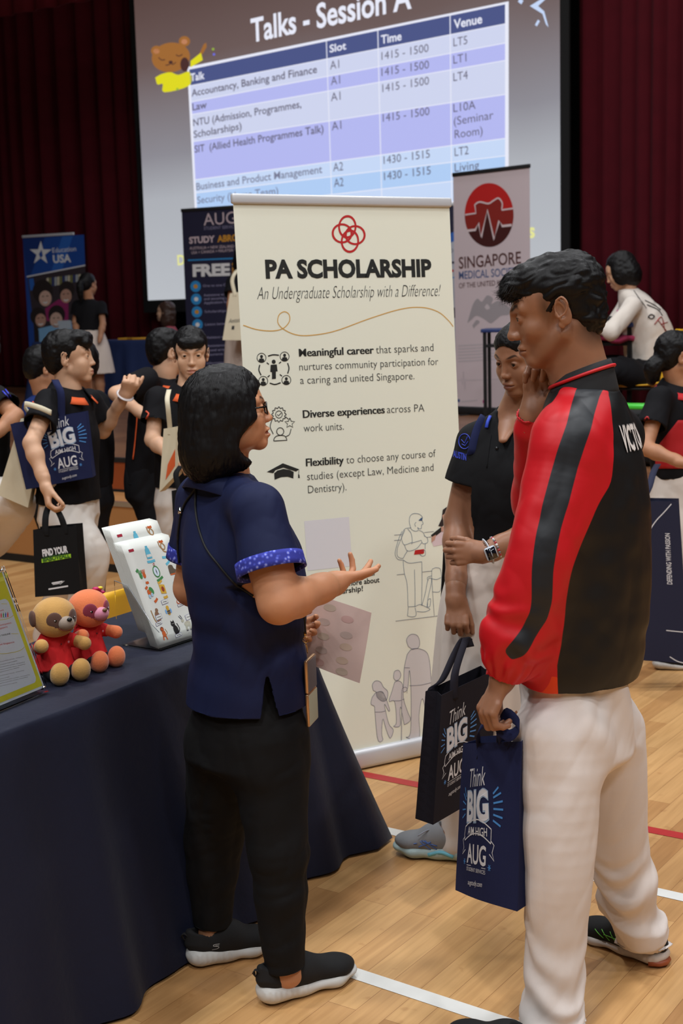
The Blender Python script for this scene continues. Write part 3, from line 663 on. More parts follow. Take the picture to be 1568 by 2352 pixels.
# --- the cream scholarship banner in front
LEAN = .05; tn = .554; an = nrm((1, tn, 0)); nn = np.array([-an[1], an[0], 0]); oo = WZ(982, 1735); PLq = Plane(oo, an, nrm(np.array([0, 0, 1]) + nn * LEAN))
x0 = -.682; PW = .887; PO = oo + an * x0
def deco_pa(pr, pl):
    K = M('print_black', (26, 28, 26), rough=.6); D = M('print_charcoal', (64, 66, 64), rough=.6); RD = M('print_red', (190, 26, 28), rough=.6); GO = M('print_gold', (214, 164, 76), rough=.6); BL = M('print_blue_line', (62, 92, 128), rough=.6); GY = M('print_pale_grey', (212, 208, 208), rough=.6); SL = M('print_slate_line', (96, 100, 120), rough=.6); WH = M('print_white', (232, 232, 232), rough=.6); SK = M('print_skin', (196, 150, 130), rough=.6)
    c4 = lambda x, y: (680 + x / 3.855, 1150 + y / 3.855)
    cc = lambda L: [c4(*p) for p in L]
    w = .0015
    ln = lambda L, m=BL, ww=w, n=None, lay=3: pr.line(curve(cc(L), n or max(10, 6 * len(L))), ww, m, lay)
    # knot of four loops
    for i, (dx, dy, rx, ry) in enumerate(((-3, -16, 21, 27), (15, 3, 24, 23), (3, 17, 21, 27), (-15, -1, 24, 23))): pr.disc((800 + dx, 537 + dy), rx, ry, RD, 2 + i * .15, 48, inner=.80, rot=-.06)
    pr.text('PA SCHOLARSHIP', (610, 638), (991, 634), 39, K, bold=.045, lay=2)
    pr.text('An Undergraduate Scholarship with a Difference!', (590, 688), (1012, 680), 29, D, bold=-.014, shear=.35, lay=2)
    pr.line(curve([(558, 747), (590, 757), (625, 760), (650, 754), (664, 738), (663, 722), (652, 716), (640, 724), (638, 742), (652, 757), (680, 769), (715, 770), (770, 760), (850, 731), (920, 710), (968, 706), (1005, 716), (1028, 735), (1040, 750)], 90), .0032, GO, 2)
    def para(rows):
        for t, p, q, bo in rows:
            for dx in ((0, .7, 1.3) if bo else (0,)): pr.text(t, (p[0] + dx, p[1]), (q[0] + dx, q[1]), 17.5, K if bo else D, bold=.006 if bo else -.006, lay=2 + dx * .1)
    para([('Meaningful career', (686, 819), (857, 812), 1), ('that sparks and', (863, 812), (995, 806), 0), ('nurtures community participation for', (687, 851), (1006, 838), 0), ('a caring and united Singapore.', (689, 882), (951, 871), 0),
          ('Diverse experiences', (695, 960), (882, 949), 1), ('across PA', (888, 949), (974, 945), 0), ('work units.', (697, 992), (789, 987), 0),
          ('Flexibility', (702, 1071), (788, 1065), 1), ('to choose any course of', (795, 1065), (1000, 1049), 0), ('studies (except Law, Medicine and', (705, 1103), (995, 1081), 0), ('Dentistry).', (707, 1133), (795, 1126), 0)])
    pr.text('Scan this QR code or visit our', (672, 1343), (863, 1321), 12, K, bold=.02, lay=2)
    pr.text('website to find out more about', (668, 1362), (871, 1337), 12, K, bold=.02, lay=2); pr.text('the scholarship!', (716, 1373), (833, 1357), 12, K, bold=.02, lay=2)
    # white tile where the code was
    pr.poly([(698, 1197), (801, 1187), (808, 1300), (706, 1311)], M('print_tile', (224, 222, 226), rough=.6), 1)
    # icon: people in a ring
    for cx, cy in ((600, 822), (653, 819), (604, 875), (657, 873)):
        pr.disc((cx, cy), 11, 11.5, K, 2, 24, inner=.86); pr.disc((cx, cy - 3), 3.4, 3.8, K, 2, 12); pr.poly([(cx - 7, cy + 8), (cx - 5, cy + 2), (cx, cy + 1), (cx + 5, cy + 2), (cx + 7, cy + 8), (cx, cy + 10.5)], K, 2)
    pr.disc((628, 831), 4.6, 5, K, 2, 14); pr.poly([(621, 838), (635, 837), (637, 853), (633, 853), (633, 870), (624, 871), (624, 855), (620, 854)], K, 2)
    for P in ([(615, 818), (627, 815), (640, 816)], [(596, 838), (594, 850), (599, 862)], [(660, 834), (663, 846), (660, 858)], [(619, 880), (631, 883), (644, 879)]): pr.line(curve(P, 12), .0045, K, 2)
    for P in ([(612, 833), (617, 837)], [(645, 831), (640, 835)], [(614, 866), (619, 862)], [(647, 864), (642, 860)]): pr.line(P, .004, K, 2)
    # icon: rosette, star, person
    th = np.linspace(0, 2 * math.pi, 73); pr.line([(640 + (15 + 1.8 * math.cos(12 * t)) * math.cos(t), 952 + (15 + 1.8 * math.cos(12 * t)) * math.sin(t) * 1.05) for t in th], .003, K, 2); pr.disc((640, 952), 8.5, 9, K, 2, 28, inner=.82); pr.line([(636, 952), (639, 955), (645, 949)], .003, K, 2)
    st = [(665 + (12 if i % 2 == 0 else 5.5) * math.sin(i * math.pi / 5), 972 - (12 if i % 2 == 0 else 5.5) * math.cos(i * math.pi / 5)) for i in range(11)]; pr.line(st, .003, K, 2)
    pr.disc((643, 991), 9, 9.5, K, 2, 24, inner=.8); pr.line([(628, 1013)] + curve([(629, 1007), (634, 1002), (644, 1000), (654, 1002), (659, 1011)], 14) + [(628, 1013)], .003, K, 2); pr.line(curve([(655, 957), (662, 963)], 4), .003, K, 2); pr.line(curve([(668, 985), (664, 998), (656, 1003)], 10), .003, K, 2); pr.line(curve([(625, 962), (620, 980), (627, 997)], 10), .003, K, 2)
    # icon: graduate's cap
    pr.poly([(612, 1084), (649, 1064), (687, 1078), (679, 1083), (650, 1074), (632, 1080), (627, 1087)], K, 2); pr.poly([(629, 1087), (636, 1081), (650, 1077), (664, 1079), (674, 1084), (673, 1099), (660, 1095), (645, 1096), (630, 1102)], K, 2); pr.line([(686, 1080), (685, 1092)], .002, K, 2); pr.poly([(684, 1090), (687, 1090), (688, 1098), (684, 1098)], K, 2)
    # drawn figures: student with a rucksack
    ln([(1010, 235), (1000, 190), (1005, 140), (1035, 115), (1085, 118), (1115, 145), (1112, 170), (1122, 205), (1108, 215), (1105, 245), (1085, 248), (1072, 235)]); ln([(1010, 235), (1020, 255), (1050, 270), (1078, 262), (1072, 235)]); ln([(1060, 190), (1048, 205), (1055, 230)])
    pr.poly(cc([(1080, 175), (1105, 150), (1116, 152), (1110, 178)]), BL, 3)
    ln([(1015, 240), (960, 250), (935, 300), (933, 345), (955, 390), (1020, 370)]); ln([(955, 390), (985, 445), (1060, 425), (1110, 370)]); ln([(1020, 375), (1105, 350)]); ln([(1105, 350), (1120, 380), (1160, 370), (1158, 330), (1130, 310)]); ln([(1085, 262), (1120, 280), (1140, 320)]); ln([(985, 250), (1015, 290), (1025, 350), (1020, 385)])
    ln([(935, 270), (905, 340), (880, 430), (875, 480), (900, 520), (945, 525)]); ln([(960, 260), (930, 330), (895, 420), (895, 490), (940, 510), (960, 480), (985, 440)]); ln([(945, 525), (1000, 552), (1110, 540)]); ln([(1140, 380), (1140, 430)])
    ln([(945, 530), (955, 640), (980, 740), (988, 940)]); ln([(1045, 610), (1050, 800), (1050, 935)]); ln([(1110, 540), (1112, 700), (1108, 920)]); ln([(990, 940), (1060, 935)]); ln([(990, 945), (985, 1000), (985, 1020), (1030, 1028), (1060, 1010), (1050, 945)]); ln([(1060, 930), (1100, 920), (1165, 950), (1180, 965), (1130, 985), (1065, 980)])
    pr.poly(cc([(1040, 478), (1050, 438), (1130, 428), (1130, 462), (1120, 470)]), RD, 3); ln([(1085, 465), (1110, 490), (1140, 480), (1138, 440), (1108, 448)])
    for L in ([(865, 305), (930, 300)], [(865, 352), (920, 348)], [(1130, 282), (1215, 272)], [(1150, 325), (1190, 320)], [(888, 656), (955, 650)], [(1112, 632), (1200, 622)], [(878, 1066), (1270, 1018)], [(1205, 800), (1220, 1018)]): pr.line(cc(L), .0016, SL, 3)
    ln([(1205, 805), (1198, 630), (1215, 600), (1245, 594), (1275, 610), (1285, 700), (1270, 800), (1205, 808)]); ln([(1200, 690), (1240, 698), (1280, 680)]); ln([(1110, 930), (1140, 820), (1165, 700), (1195, 690), (1190, 750), (1165, 860), (1160, 935)]); ln([(1195, 665), (1160, 680), (1165, 710)]); ln([(1155, 940), (1165, 880), (1188, 872), (1180, 935), (1155, 940)])
    # the woman with the tablet, cut by the girl's arm
    HR = M('print_hair', (40, 30, 30), rough=.6); pr.poly(cc([(1255, 225), (1285, 160), (1295, 80), (1330, 55), (1340, 120), (1320, 200), (1290, 230)]), HR, 3); pr.poly(cc([(1290, 130), (1330, 100), (1330, 195), (1300, 185)]), SK, 4); pr.poly(cc([(1195, 360), (1240, 300), (1320, 210), (1335, 380), (1215, 405)]), M('print_blouse', (222, 200, 204), rough=.6), 2); pr.poly(cc([(1190, 305), (1290, 225), (1298, 262), (1205, 335)]), K, 4); pr.poly(cc([(1195, 322), (1235, 300), (1225, 345), (1195, 370)]), SK, 5); pr.poly(cc([(1280, 230), (1310, 228), (1300, 275), (1280, 270)]), SK, 5)
    # grandfather and two children
    def fig(L, n=60): pr.poly(curve(cc(L), n), GY, 1); pr.line(curve(cc(L), n), w, SL, 3, closed=True)
    fig([(1010, 1320), (1080, 1310), (1150, 1340), (1178, 1420), (1195, 1610), (1225, 1920), (1215, 2065), (1155, 2050), (1165, 2030), (1150, 1900), (1115, 1750), (1085, 1900), (1085, 2100), (970, 2095), (1010, 2050), (1015, 1700), (1000, 1500), (985, 1660), (945, 1690), (950, 1600), (955, 1480), (980, 1360)], 100)
    fig([(990, 1290), (975, 1230), (1010, 1185), (1065, 1190), (1090, 1240), (1080, 1300), (1020, 1312)], 40); ln([(1000, 1638), (1100, 1632), (1195, 1610)], SL); ln([(955, 1478), (1003, 1480)], SL)
    pr.line(cc([(933, 1670), (930, 2120)]), .0034, SL, 4); pr.line(cc([(933, 1670), (930, 2120)]), .0018, GY, 5); ln([(935, 1665), (960, 1650), (980, 1665), (978, 1705)], SL)
    fig([(870, 1605), (905, 1595), (940, 1630), (950, 1760), (985, 1870), (1010, 1940), (960, 1980), (950, 1960), (925, 1830), (915, 1870), (918, 1990), (860, 1998), (885, 1960), (870, 1780), (820, 1775), (845, 1690)], 70); fig([(860, 1545), (870, 1510), (905, 1502), (925, 1540), (910, 1580), (880, 1592), (860, 1570)], 30); ln([(868, 1772), (915, 1770), (955, 1755)], SL)
    fig([(700, 1700), (760, 1690), (800, 1770), (825, 1850), (815, 1860), (780, 1800), (790, 1865), (820, 1980), (858, 2030), (835, 2100), (815, 2080), (790, 2010), (765, 1930), (755, 2060), (765, 2118), (720, 2115), (695, 1870), (690, 1820), (660, 1800), (670, 1740)], 70); fig([(680, 1680), (672, 1630), (700, 1595), (745, 1605), (770, 1650), (808, 1690), (800, 1760), (760, 1775), (715, 1740), (705, 1690)], 40); ln([(693, 1870), (750, 1870), (790, 1860)], SL)
PAm = M('cream_banner_print', (236, 237, 220), rough=.55, spec=.3, vary=(1.2, .02))
rollup('cream roll-up scholarship banner with a red knot emblem, nearest of the banners', PO, tn, LEAN, PW, 2.075, PAm, deco_pa)

# --- the medical society banner on the stage
MO = WZ(1048, 952, T2)
def deco_med(pr, pl):
    R_ = M('print_bright_red', (196, 30, 28)); R2 = M('print_brick_red', (142, 36, 28)); R3 = M('print_dark_maroon', (68, 20, 18)); P_ = M('print_pinkish', (222, 204, 206)); BR = M('print_brown', (84, 44, 40)); BU = M('print_steel_blue', (70, 92, 138)); GR = M('print_mid_grey', (120, 112, 116)); LG = M('print_light_grey', (168, 160, 164)); LL = M('print_faint_grey', (196, 186, 190))
    c5 = lambda x, y: (1020 + x / 4.055, 380 + y / 4.055)
    C5 = lambda L: [c5(*p) for p in L]
    cx, cy, rx, ry = 418, 462, 228, 298
    def arc(t0, t1, n=30): return [c5(cx + rx * math.cos(t), cy + ry * math.sin(t)) for t in np.linspace(t0, t1, n)]
    pr.poly(arc(0, 2 * math.pi, 60), R2, 1)
    pr.poly(arc(math.pi + .02, 2 * math.pi - .2, 30) + C5([(635, 405), (535, 415), (540, 350), (505, 305), (455, 330), (410, 355), (330, 340), (285, 365), (295, 445), (195, 460)]), R_, 2)
    pr.poly([c5(*p) for p in ((625, 560), (540, 565), (512, 515), (465, 690), (402, 415), (345, 670), (320, 535), (290, 600), (215, 610))] + arc(math.pi - .52, .33, 30), R3, 2)
    pr.line(C5([(195, 460), (295, 445)]) + curve(C5([(285, 365), (330, 340), (410, 355), (455, 330), (505, 305), (540, 350), (535, 415)]), 30) + C5([(645, 400)]), .014, P_, 4)
    pr.line(C5([(215, 608), (290, 600), (320, 535), (345, 670), (402, 415), (465, 690), (512, 515), (540, 565), (628, 555)]), .022, P_, 4)
    pr.text('SINGAPORE', c5(138, 962), c5(716, 912), 26, BR, bold=.012, lay=2); pr.text('MEDICAL SOCIETY', c5(138, 1060), c5(718, 1020), 17.5, BU, bold=.012, lay=2); pr.text('OF THE UNITED KINGDOM', c5(138, 1145), c5(722, 1098), 11.5, BR, bold=.006, lay=2)
    pr.poly(curve(C5([(215, 1470), (240, 1380), (270, 1290), (310, 1240), (350, 1270), (400, 1210), (455, 1240), (440, 1290), (500, 1260), (560, 1290), (620, 1340), (600, 1390), (530, 1400), (480, 1440), (430, 1470), (370, 1430), (300, 1400), (250, 1440)]), 60), LG, 2); pr.poly(curve(C5([(262, 1490), (300, 1440), (330, 1460), (290, 1500), (275, 1520)]), 20), LG, 2)
    pr.poly(curve(C5([(375, 1320), (400, 1290), (425, 1330), (395, 1345)]), 16), M('print_sheet_pink', (206, 194, 198)), 3)
    for i in range(6): pr.line(C5([(130, 1680 + 29 * i), (480, 1660 + 29 * i)]), .012, LL, 2)
    pr.line(C5([(120, 2005), (150, 2003), (160, 1985), (172, 2040), (180, 1920), (192, 2090), (202, 1985), (212, 2000), (700, 1985)]), .006, LL, 2); pr.disc(c5(135, 2190), 3, 4, BU, 2, 12); pr.poly(C5([(358, 2185), (382, 2182), (382, 2212), (358, 2215)]), M('print_magenta_square', (180, 70, 130)), 2); pr.line(C5([(160, 2200), (310, 2188)]), .012, LL, 2)
MED = rollup('pale pink roll-up banner with a round red medical emblem, on the stage', MO, -1.0, 0.0, .86, 2.17, M('pale_pink_banner_print', (214, 198, 202), rough=.6, vary=(2, .03)), deco_med, bar=alud)
# --- the starred blue banner, far left on the stage
def find_y(u, v, z):
    lo, hi = 5.0, 30.0
    for _ in range(50):
        m_ = (lo + hi) / 2
        if W(u, v, m_)[2] < z: lo = m_
        else: hi = m_
    return lo
def deco_usa(pr, pl):
    B1 = M('print_royal_blue', (24, 74, 158)); B2 = M('print_mid_blue', (42, 102, 190)); B3 = M('print_deep_blue', (16, 50, 120)); WH = M('print_white', (232, 232, 232)); HR = M('print_hair', (40, 30, 30)); SK = M('print_skin', (196, 150, 130)); SK2 = M('print_skin_pale', (214, 176, 158)); MG = M('print_magenta', (150, 40, 100)); BK = [M('print_book_%s' % n, c) for n, c in (('cream', (206, 196, 170)), ('olive', (120, 120, 70)), ('navy', (50, 60, 110)), ('grey', (170, 176, 180)))]
    c1 = lambda x, y: (x / 2.8, 480 + y / 2.8)
    C1 = lambda L: [c1(*p) for p in L]
    pr.poly(C1([(145, 190), (540, 165), (548, 362), (175, 435)]), B1, 1); pr.poly(C1([(400, 175), (470, 170), (400, 390), (330, 402)]), B2, 1.5); pr.poly(C1([(145, 190), (290, 182), (200, 420), (172, 430)]), B3, 1.5); pr.line(C1([(172, 436), (548, 362)]), .016, WH, 2)
    st = [(262 + (74 if i % 2 == 0 else 28) * math.sin(i * math.pi / 5), 285 - (80 if i % 2 == 0 else 31) * math.cos(i * math.pi / 5)) for i in range(10)]; pr.poly(C1(st), WH, 2); pr.poly(C1([(250, 290), (268, 262), (276, 300), (262, 318)]), B1, 3)
    pr.text('Education', c1(338, 282), c1(490, 270), 11, WH, bold=.0, lay=2); pr.text('USA', c1(342, 346), c1(458, 340), 17, WH, bold=.03, lay=2)
    pr.poly(C1([(178, 440), (548, 366), (560, 700), (590, 900), (235, 900)]), M('print_dark_room', (56, 46, 52)), 1)
    for i in range(14): pr.poly(C1([(300 + i * 17, 445 - i * 2), (314 + i * 17, 442 - i * 2), (314 + i * 17, 500 - i * 3), (300 + i * 17, 503 - i * 3)]), BK[i % 4], 2)
    pr.poly(C1([(185, 450), (215, 445), (225, 520), (195, 525)]), B2, 2); pr.poly(C1([(290, 640), (380, 580), (440, 600), (440, 720), (300, 720)]), MG, 2)
    for (hx, hy, r, fx, fy, fr_, sk) in ((275, 530, 66, 292, 575, 40, SK2), (430, 520, 50, 425, 560, 36, SK), (245, 690, 50, 262, 715, 34, SK), (365, 680, 54, 362, 715, 40, SK2)):
        pr.disc(c1(hx, hy), r / 2.8, r * 1.15 / 2.8, HR, 3, 24); pr.disc(c1(fx, fy), fr_ / 2.8, fr_ * 1.25 / 2.8, sk, 4, 24); pr.line(C1([(fx - 14, fy + 24), (fx, fy + 30), (fx + 14, fy + 22)]), .016, WH, 5); pr.line(C1([(fx - 22, fy - 12), (fx - 8, fy - 14)]), .01, HR, 5); pr.line(C1([(fx + 6, fy - 15), (fx + 20, fy - 16)]), .01, HR, 5)
    pr.poly(C1([(245, 770), (330, 750), (470, 720), (470, 900), (255, 900)]), M('print_paper_blue', (130, 180, 220)), 4); pr.poly(C1([(370, 720), (455, 715), (460, 770), (380, 775)]), M('print_paper_grey', (190, 200, 210)), 5); pr.poly(C1([(215, 720), (250, 780), (255, 900), (225, 900)]), HR, 5)
yy = find_y(52, 545, T2 + 2.05); EU = W(52, 545, yy); EU[2] = T2
rollup('blue roll-up banner with a white star above a photo of four students, far left', EU, -.5, 0.0, .82, 2.05, M('blue_banner_print', (30, 70, 150), rough=.6), deco_usa)
# --- the navy banner behind the cream one
def deco_aug(pr, pl):
    PK = M('print_pale_rose', (206, 186, 192)); OG = M('print_amber', (206, 146, 44)); SB_ = M('print_sky', (44, 142, 206)); WH = M('print_white', (232, 232, 232)); LV = M('print_lavender', (150, 146, 176))
    c1 = lambda x, y: (x / 2.8, 480 + y / 2.8)
    C1 = lambda L: [c1(*p) for p in L]
    pr.text('AUG', c1(1310, 106), c1(1518, 92), 27, PK, bold=.0, lay=2); pr.text('STUDENT SERVICES', c1(1312, 135), c1(1530, 122), 7, LV, bold=-.006, lay=2)
    pr.text('STUDY', c1(1217, 222), c1(1382, 212), 14, PK, bold=.04, lay=2); pr.text('ABROAD', c1(1398, 212), c1(1602, 198), 14, OG, bold=.04, lay=2)
    pr.text('AUSTRALIA + NEW ZEALAND + UK', c1(1220, 262), c1(1560, 246), 6.5, PK, lay=2); pr.text('USA + CANADA + MALAYSIA + MORE', c1(1232, 290), c1(1580, 268), 6.5, PK, lay=2); pr.line(C1([(1208, 330), (1640, 312)]), .014, SB_, 2)
    pr.text('FREE', c1(1240, 432), c1(1480, 424), 25, WH, bold=.05, lay=2); pr.text('STUDY', c1(1492, 382), c1(1590, 376), 12, OG, bold=.03, lay=2); pr.text('SUPPORT', c1(1492, 418), c1(1610, 412), 12, OG, bold=.03, lay=2)
    for i, y in enumerate((498, 580, 662, 744, 826)): pr.disc(c1(1258 + 4 * i, y), 12, 13, SB_, 2, 24); pr.disc(c1(1258 + 4 * i, y), 5, 5, OG if i in (0, 2) else WH, 3, 12)
    for t, p, q in (('One to one Counselling', (1305, 502), (1560, 490)), ('Assistance with choosing', (1310, 562), (1560, 550)), ('and securing your', (1312, 586), (1500, 577)), ('Application forms', (1312, 612), (1500, 602)), ('Scholarships available', (1316, 668), (1560, 656)), ('Liaison between parents', (1318, 750), (1570, 738)), ('Assistance with accommodation', (1330, 834), (1600, 820)), ('Assistance with visa', (1332, 888), (1560, 876)), ('travel arrangement,', (1334, 916), (1540, 906)), ('insurance and airport', (1334, 944), (1560, 930)), ('Information Pre-departure', (1330, 1000), (1600, 985))): pr.text(t, c1(*p), c1(*q), 5.5, LV, bold=.006, lay=2)
yy = find_y(417, 485, T2 + 2.05); AG = W(417, 485, yy); AG[2] = T2
rollup('dark navy study abroad roll-up banner half behind the cream banner', AG, -.5, 0.0, .86, 2.05, M('navy_banner_print', (30, 30, 58), rough=.6), deco_aug, bar=alud)
# --- a banner of which only a sliver shows between the cream and the pink one
yy = find_y(1046, 470, T2 + 2.0); SV = W(1046, 470, yy); SV[2] = T2
def deco_sl(pr, pl):
    NV = M('navy_banner_print'); pr.poly([(960, 470), (1047, 466), (1047, 545), (960, 570)], NV, 1); pr.poly([(960, 570), (1047, 530), (1047, 552), (960, 590)], M('print_mid_blue'), 2); pr.poly([(960, 715), (1048, 706), (1048, 730), (960, 735)], NV, 1)
    pr.text('O', (1034, 580), (1041, 579), 8, NV, lay=2); pr.disc((1040, 603), 3, 3, NV, 2, 10); pr.disc((1039, 622), 3, 3, M('print_bright_red'), 2, 10); pr.line([(1020, 640), (1045, 637)], .01, M('print_sky'), 2)
rollup('white and blue roll-up banner mostly hidden between the cream and the pink one', SV - nrm((1, -.4, 0)) * .8, -.4, 0.0, .8, 2.0, M('white_banner_print', (190, 194, 204), rough=.6), deco_sl)
# ================================================================== the information table in front
TD = nrm((.514, .858, 0)); TN = np.array([TD[1], -TD[0], 0]); TC = np.array([-.131, 4.068, 0]); TL_, TW_, TH_ = 1.8, .56, .75
tb = thing('folding_table', 'long folding table under the dark navy cloth in front', 'table', TC - TD * TL_ / 2 - TN * TW_ / 2)
m_ = MB(); m_.box(TC - TD * TL_ / 2 - TN * TW_ / 2 + np.array([0, 0, TH_ - .022]), (TL_ - .03, TW_ - .03, .03), M('table_laminate', (200, 196, 188)), TD, TN, (0, 0, 1)); m_.build('tabletop', tb)
for i in (0, 1):
    for j in (0, 1):
        m_ = MB(); p = TC - TD * (.15 + i * (TL_ - .3)) - TN * (.06 + j * (TW_ - .12)); m_.tube([p + np.array([0, 0, .002]), p + np.array([0, 0, TH_ - .035])], .014, alud, 8); m_.build('leg', tb, True)
def drape(name, label, C0, D, N, L, Wd, H, mat, flare=.13, corner=.20, nf=34, seed=0, drop=None, hang=None, floor=0.0):
    """cloth over a table top: C0 is the corner at the far end of the front edge"""
    r_ = np.random.default_rng(seed); hang = hang if hang is not None else H - .008
    # outline of the top, walked round from the front edge
    cs = [C0 - D * L, C0, C0 - N * Wd, C0 - N * Wd - D * L]; path = []; outn = []; corn = []
    nb = [N, D, -N, -D]
    for k in range(4):
        a, b = cs[k], cs[(k + 1) % 4]; n = nb[k]; n2 = nb[(k + 1) % 4]; m = max(12, int(np.linalg.norm(b - a) / .022)); rad = .015; d = nrm(b - a)
        for t in np.linspace(0, 1, m, endpoint=False)[1:]:
            p = a + (b - a) * t; e = min(np.linalg.norm(p - a), np.linalg.norm(p - b)); path.append(p); outn.append(n); corn.append(math.exp(-(e / .10) ** 2) * .12)
        for q in (0.1, .3, .5, .7, .9):
            an = math.pi / 2 * q; v = n * math.cos(an) + n2 * math.sin(an); path.append(b - n * 0 + (v - (n + n2)) * rad + 0 * d); outn.append(v); corn.append({.1: .15, .3: .65, .5: 1.0, .7: .65, .9: .15}[q])
    path = np.array(path); outn = np.array(outn); corn = np.array(corn); K = len(path)
    s_ = np.r_[0, np.cumsum(np.linalg.norm(np.diff(path, axis=0), axis=1))]
    fx = sum(a * np.sin(2 * math.pi * s_ / w + p) for a, w, p in ((1, .31, r_.uniform(0, 6)), (.6, .19, r_.uniform(0, 6)), (.45, .53, r_.uniform(0, 6))))
    lev = np.array([0, .012, .03, .08, .16, .26, .38, .5, .62, .74, .86, 1.0]); G_ = []
    cen = path.mean(0)
    for sc in (.0, .55, .9, .985): q = cen + (path - cen) * sc; q = q.copy(); q[:, 2] = H + .004 * (sc < .99) * np.sin(q[:, 0] * 9 + q[:, 1] * 7) * .4 + .005; G_.append(q)
    for t in lev:
        o = flare * t ** 1.15 * (1 - .0 * corn) + corner * corn * t ** 1.1 + fx * .016 * t ** .8 * (1 - corn) + .006 * min(1, t / .03)
        q = path + outn * o[:, None]; z = H + .003 - hang * t
        q[:, 2] = z if floor == 0 else np.maximum(z, floor); G_.append(q)
    G_ = np.array(G_); G_ = np.concatenate([G_, G_[:, :1]], 1); mb = MB(); mb.grid(G_, mat, 0.0)
    return tag(mb.build(name, None, True, org=C0), label, 'tablecloth')
navy_cloth = M('navy_table_fabric', (10, 16, 40), rough=.7, spec=.3, bump=(40, .35, .004), vary=(6, .06), sheen=.05)
drape('tablecloth', 'dark navy cloth draped over the long front table down to the floor', TC, TD, TN, TL_, TW_, TH_, navy_cloth, flare=.125, corner=.15, seed=4)
TOP = .757
# acrylic sign with the yellow edged sheet
def lean_plane(a0, a1, lam):
    a = nrm(np.array(a1) - np.array(a0)); back = np.array([-a[1], a[0], 0]); lam = math.radians(lam); return Plane(a1, a, np.array([0, 0, math.cos(lam)]) + back * math.sin(lam)), back
SGN, SBk = lean_plane((-.829, 3.128, TOP + .006), (-.752, 3.288, TOP + .006), 20.5)
sh = thing('sign_holder', 'slanted clear acrylic sign holder at the left end of the navy table', 'sign holder', SGN.o - SGN.a * .105)
m_ = MB(); ac = glass_mat()
m_.box(SGN.map([(-.105, .165)], .0015)[0] , (.222, .0025, .335), ac, SGN.a, SGN.n, SGN.b); m_.box(SGN.map([(-.105, .165)], -.0045)[0], (.222, .0025, .335), ac, SGN.a, SGN.n, SGN.b); m_.build('panel', sh)
m_ = MB(); m_.box(SGN.o - SGN.a * .105 + SBk * .05 + np.array([0, 0, .0005]), (.222, .11, .004), ac, SGN.a, SBk, (0, 0, 1)); m_.build('base', sh)
for x in (-.006, -.204):
    for y in (.01, .322):
        m_ = MB(); m_.tube([SGN.map([(x, y)], -.006)[0], SGN.map([(x, y)], .005)[0]], .004, M('chrome', (220, 220, 222), rough=.12, metal=1), 10); m_.build('magnet_stud', sh, True)
pg = MB(); gp = Print(SGN); s2 = lambda x, y: (x / 6.535, 1300 + y / 6.535)
S2 = lambda L: [s2(*p) for p in L]
paper = M('white_paper', (218, 222, 232), rough=.5); yl = M('print_mustard_yellow', (206, 196, 40), rough=.5); tr = M('print_rose_red', (186, 72, 82)); tk = M('print_ink', (70, 70, 84)); gl_ = M('print_gold_line', (206, 190, 70))
pg.box(SGN.map([(-.105, .165)], -.0015)[0], (.210, .0008, .310), paper, SGN.a, SGN.n, SGN.b)
q1 = lambda x, y: (x, y)
gpl = Print(None)
gpl.poly([(-.208, .016), (-.006, .016), (-.006, .318), (-.208, .318)], yl, 1)
ro = [(-.019 - .014 + .014 * math.cos(t), .252 - .014 + .014 * math.sin(t)) for t in np.linspace(0, math.pi / 2, 8)] + [(-.195 + .014 * math.cos(t), .238 + .014 * math.sin(t)) for t in np.linspace(math.pi / 2, math.pi, 8)] + [(-.195 + .014 * math.cos(t), .044 + .014 * math.sin(t)) for t in np.linspace(math.pi, 1.5 * math.pi, 8)] + [(-.033 + .014 * math.cos(t), .044 + .014 * math.sin(t)) for t in np.linspace(1.5 * math.pi, 2 * math.pi, 8)]
gpl.poly(ro, paper, 2); gpl.poly([(-.208, .296), (-.006, .296), (-.006, .306), (-.208, .306)], M('print_lemon', (226, 220, 90)), 2)
gp.text('Community', s2(-60, 700), s2(60, 668), 3.8, tr, bold=.01, lay=4); gp.text('community participation', s2(-200, 945), s2(172, 862), 3.8, tr, bold=.01, lay=4); gp.text('in Singapore', s2(-80, 965), s2(115, 922), 3.8, tr, bold=.01, lay=4); gp.text('OUR TAGLINE', s2(-60, 1070), s2(158, 1024), 3.0, tk, bold=.03, lay=4); gp.text('A Caring and United Singapore', s2(-330, 1255), s2(218, 1150), 3.8, tr, bold=.01, lay=4)
for a, b in (((170, 1016), (278, 1016)), ((20, 566), (105, 570))): gp.line(S2([a, b]), .0011, gl_, 4)
gp.line(curve(S2([(0, 810), (100, 795), (170, 765), (205, 735)]), 16), .0013, gl_, 4); gp.line(curve(S2([(-40, 1318), (100, 1312), (250, 1285), (330, 1250), (368, 1212)]), 20), .0013, gl_, 4)
for i, c in enumerate((M('print_red', (190, 26, 28)), M('print_leaf_green', (60, 130, 70)), M('print_cobalt', (50, 80, 170)), M('print_red', (190, 26, 28)))):
    x = 18 + i * 33; gp.disc(s2(x, 712 - i * 4), 1, 1.1, c, 4, 10); gp.poly(S2([(x - 9, 722 - i * 4), (x + 9, 720 - i * 4), (x + 8, 756 - i * 3), (x + 12, 790 - i * 6), (x, 762), (x - 12, 796 - i * 5), (x - 7, 758)]), c, 4)
for (xa, ya, xb, yb) in ((-300, 1510, 365, 1362), (-200, 1540, 260, 1425), (-300, 1590, 375, 1445), (-200, 1612, 380, 1475), (-150, 1640, 290, 1525), (-300, 1722, 365, 1570), (-100, 1730, 145, 1665), (-300, 1800, 450, 1635), (-250, 1830, 420, 1668), (-200, 1852, 260, 1752)):
    gp.text('standards and demonstrate trust, empathy', s2(xa, ya), s2(xb, yb), 2.0, tk, lay=4)
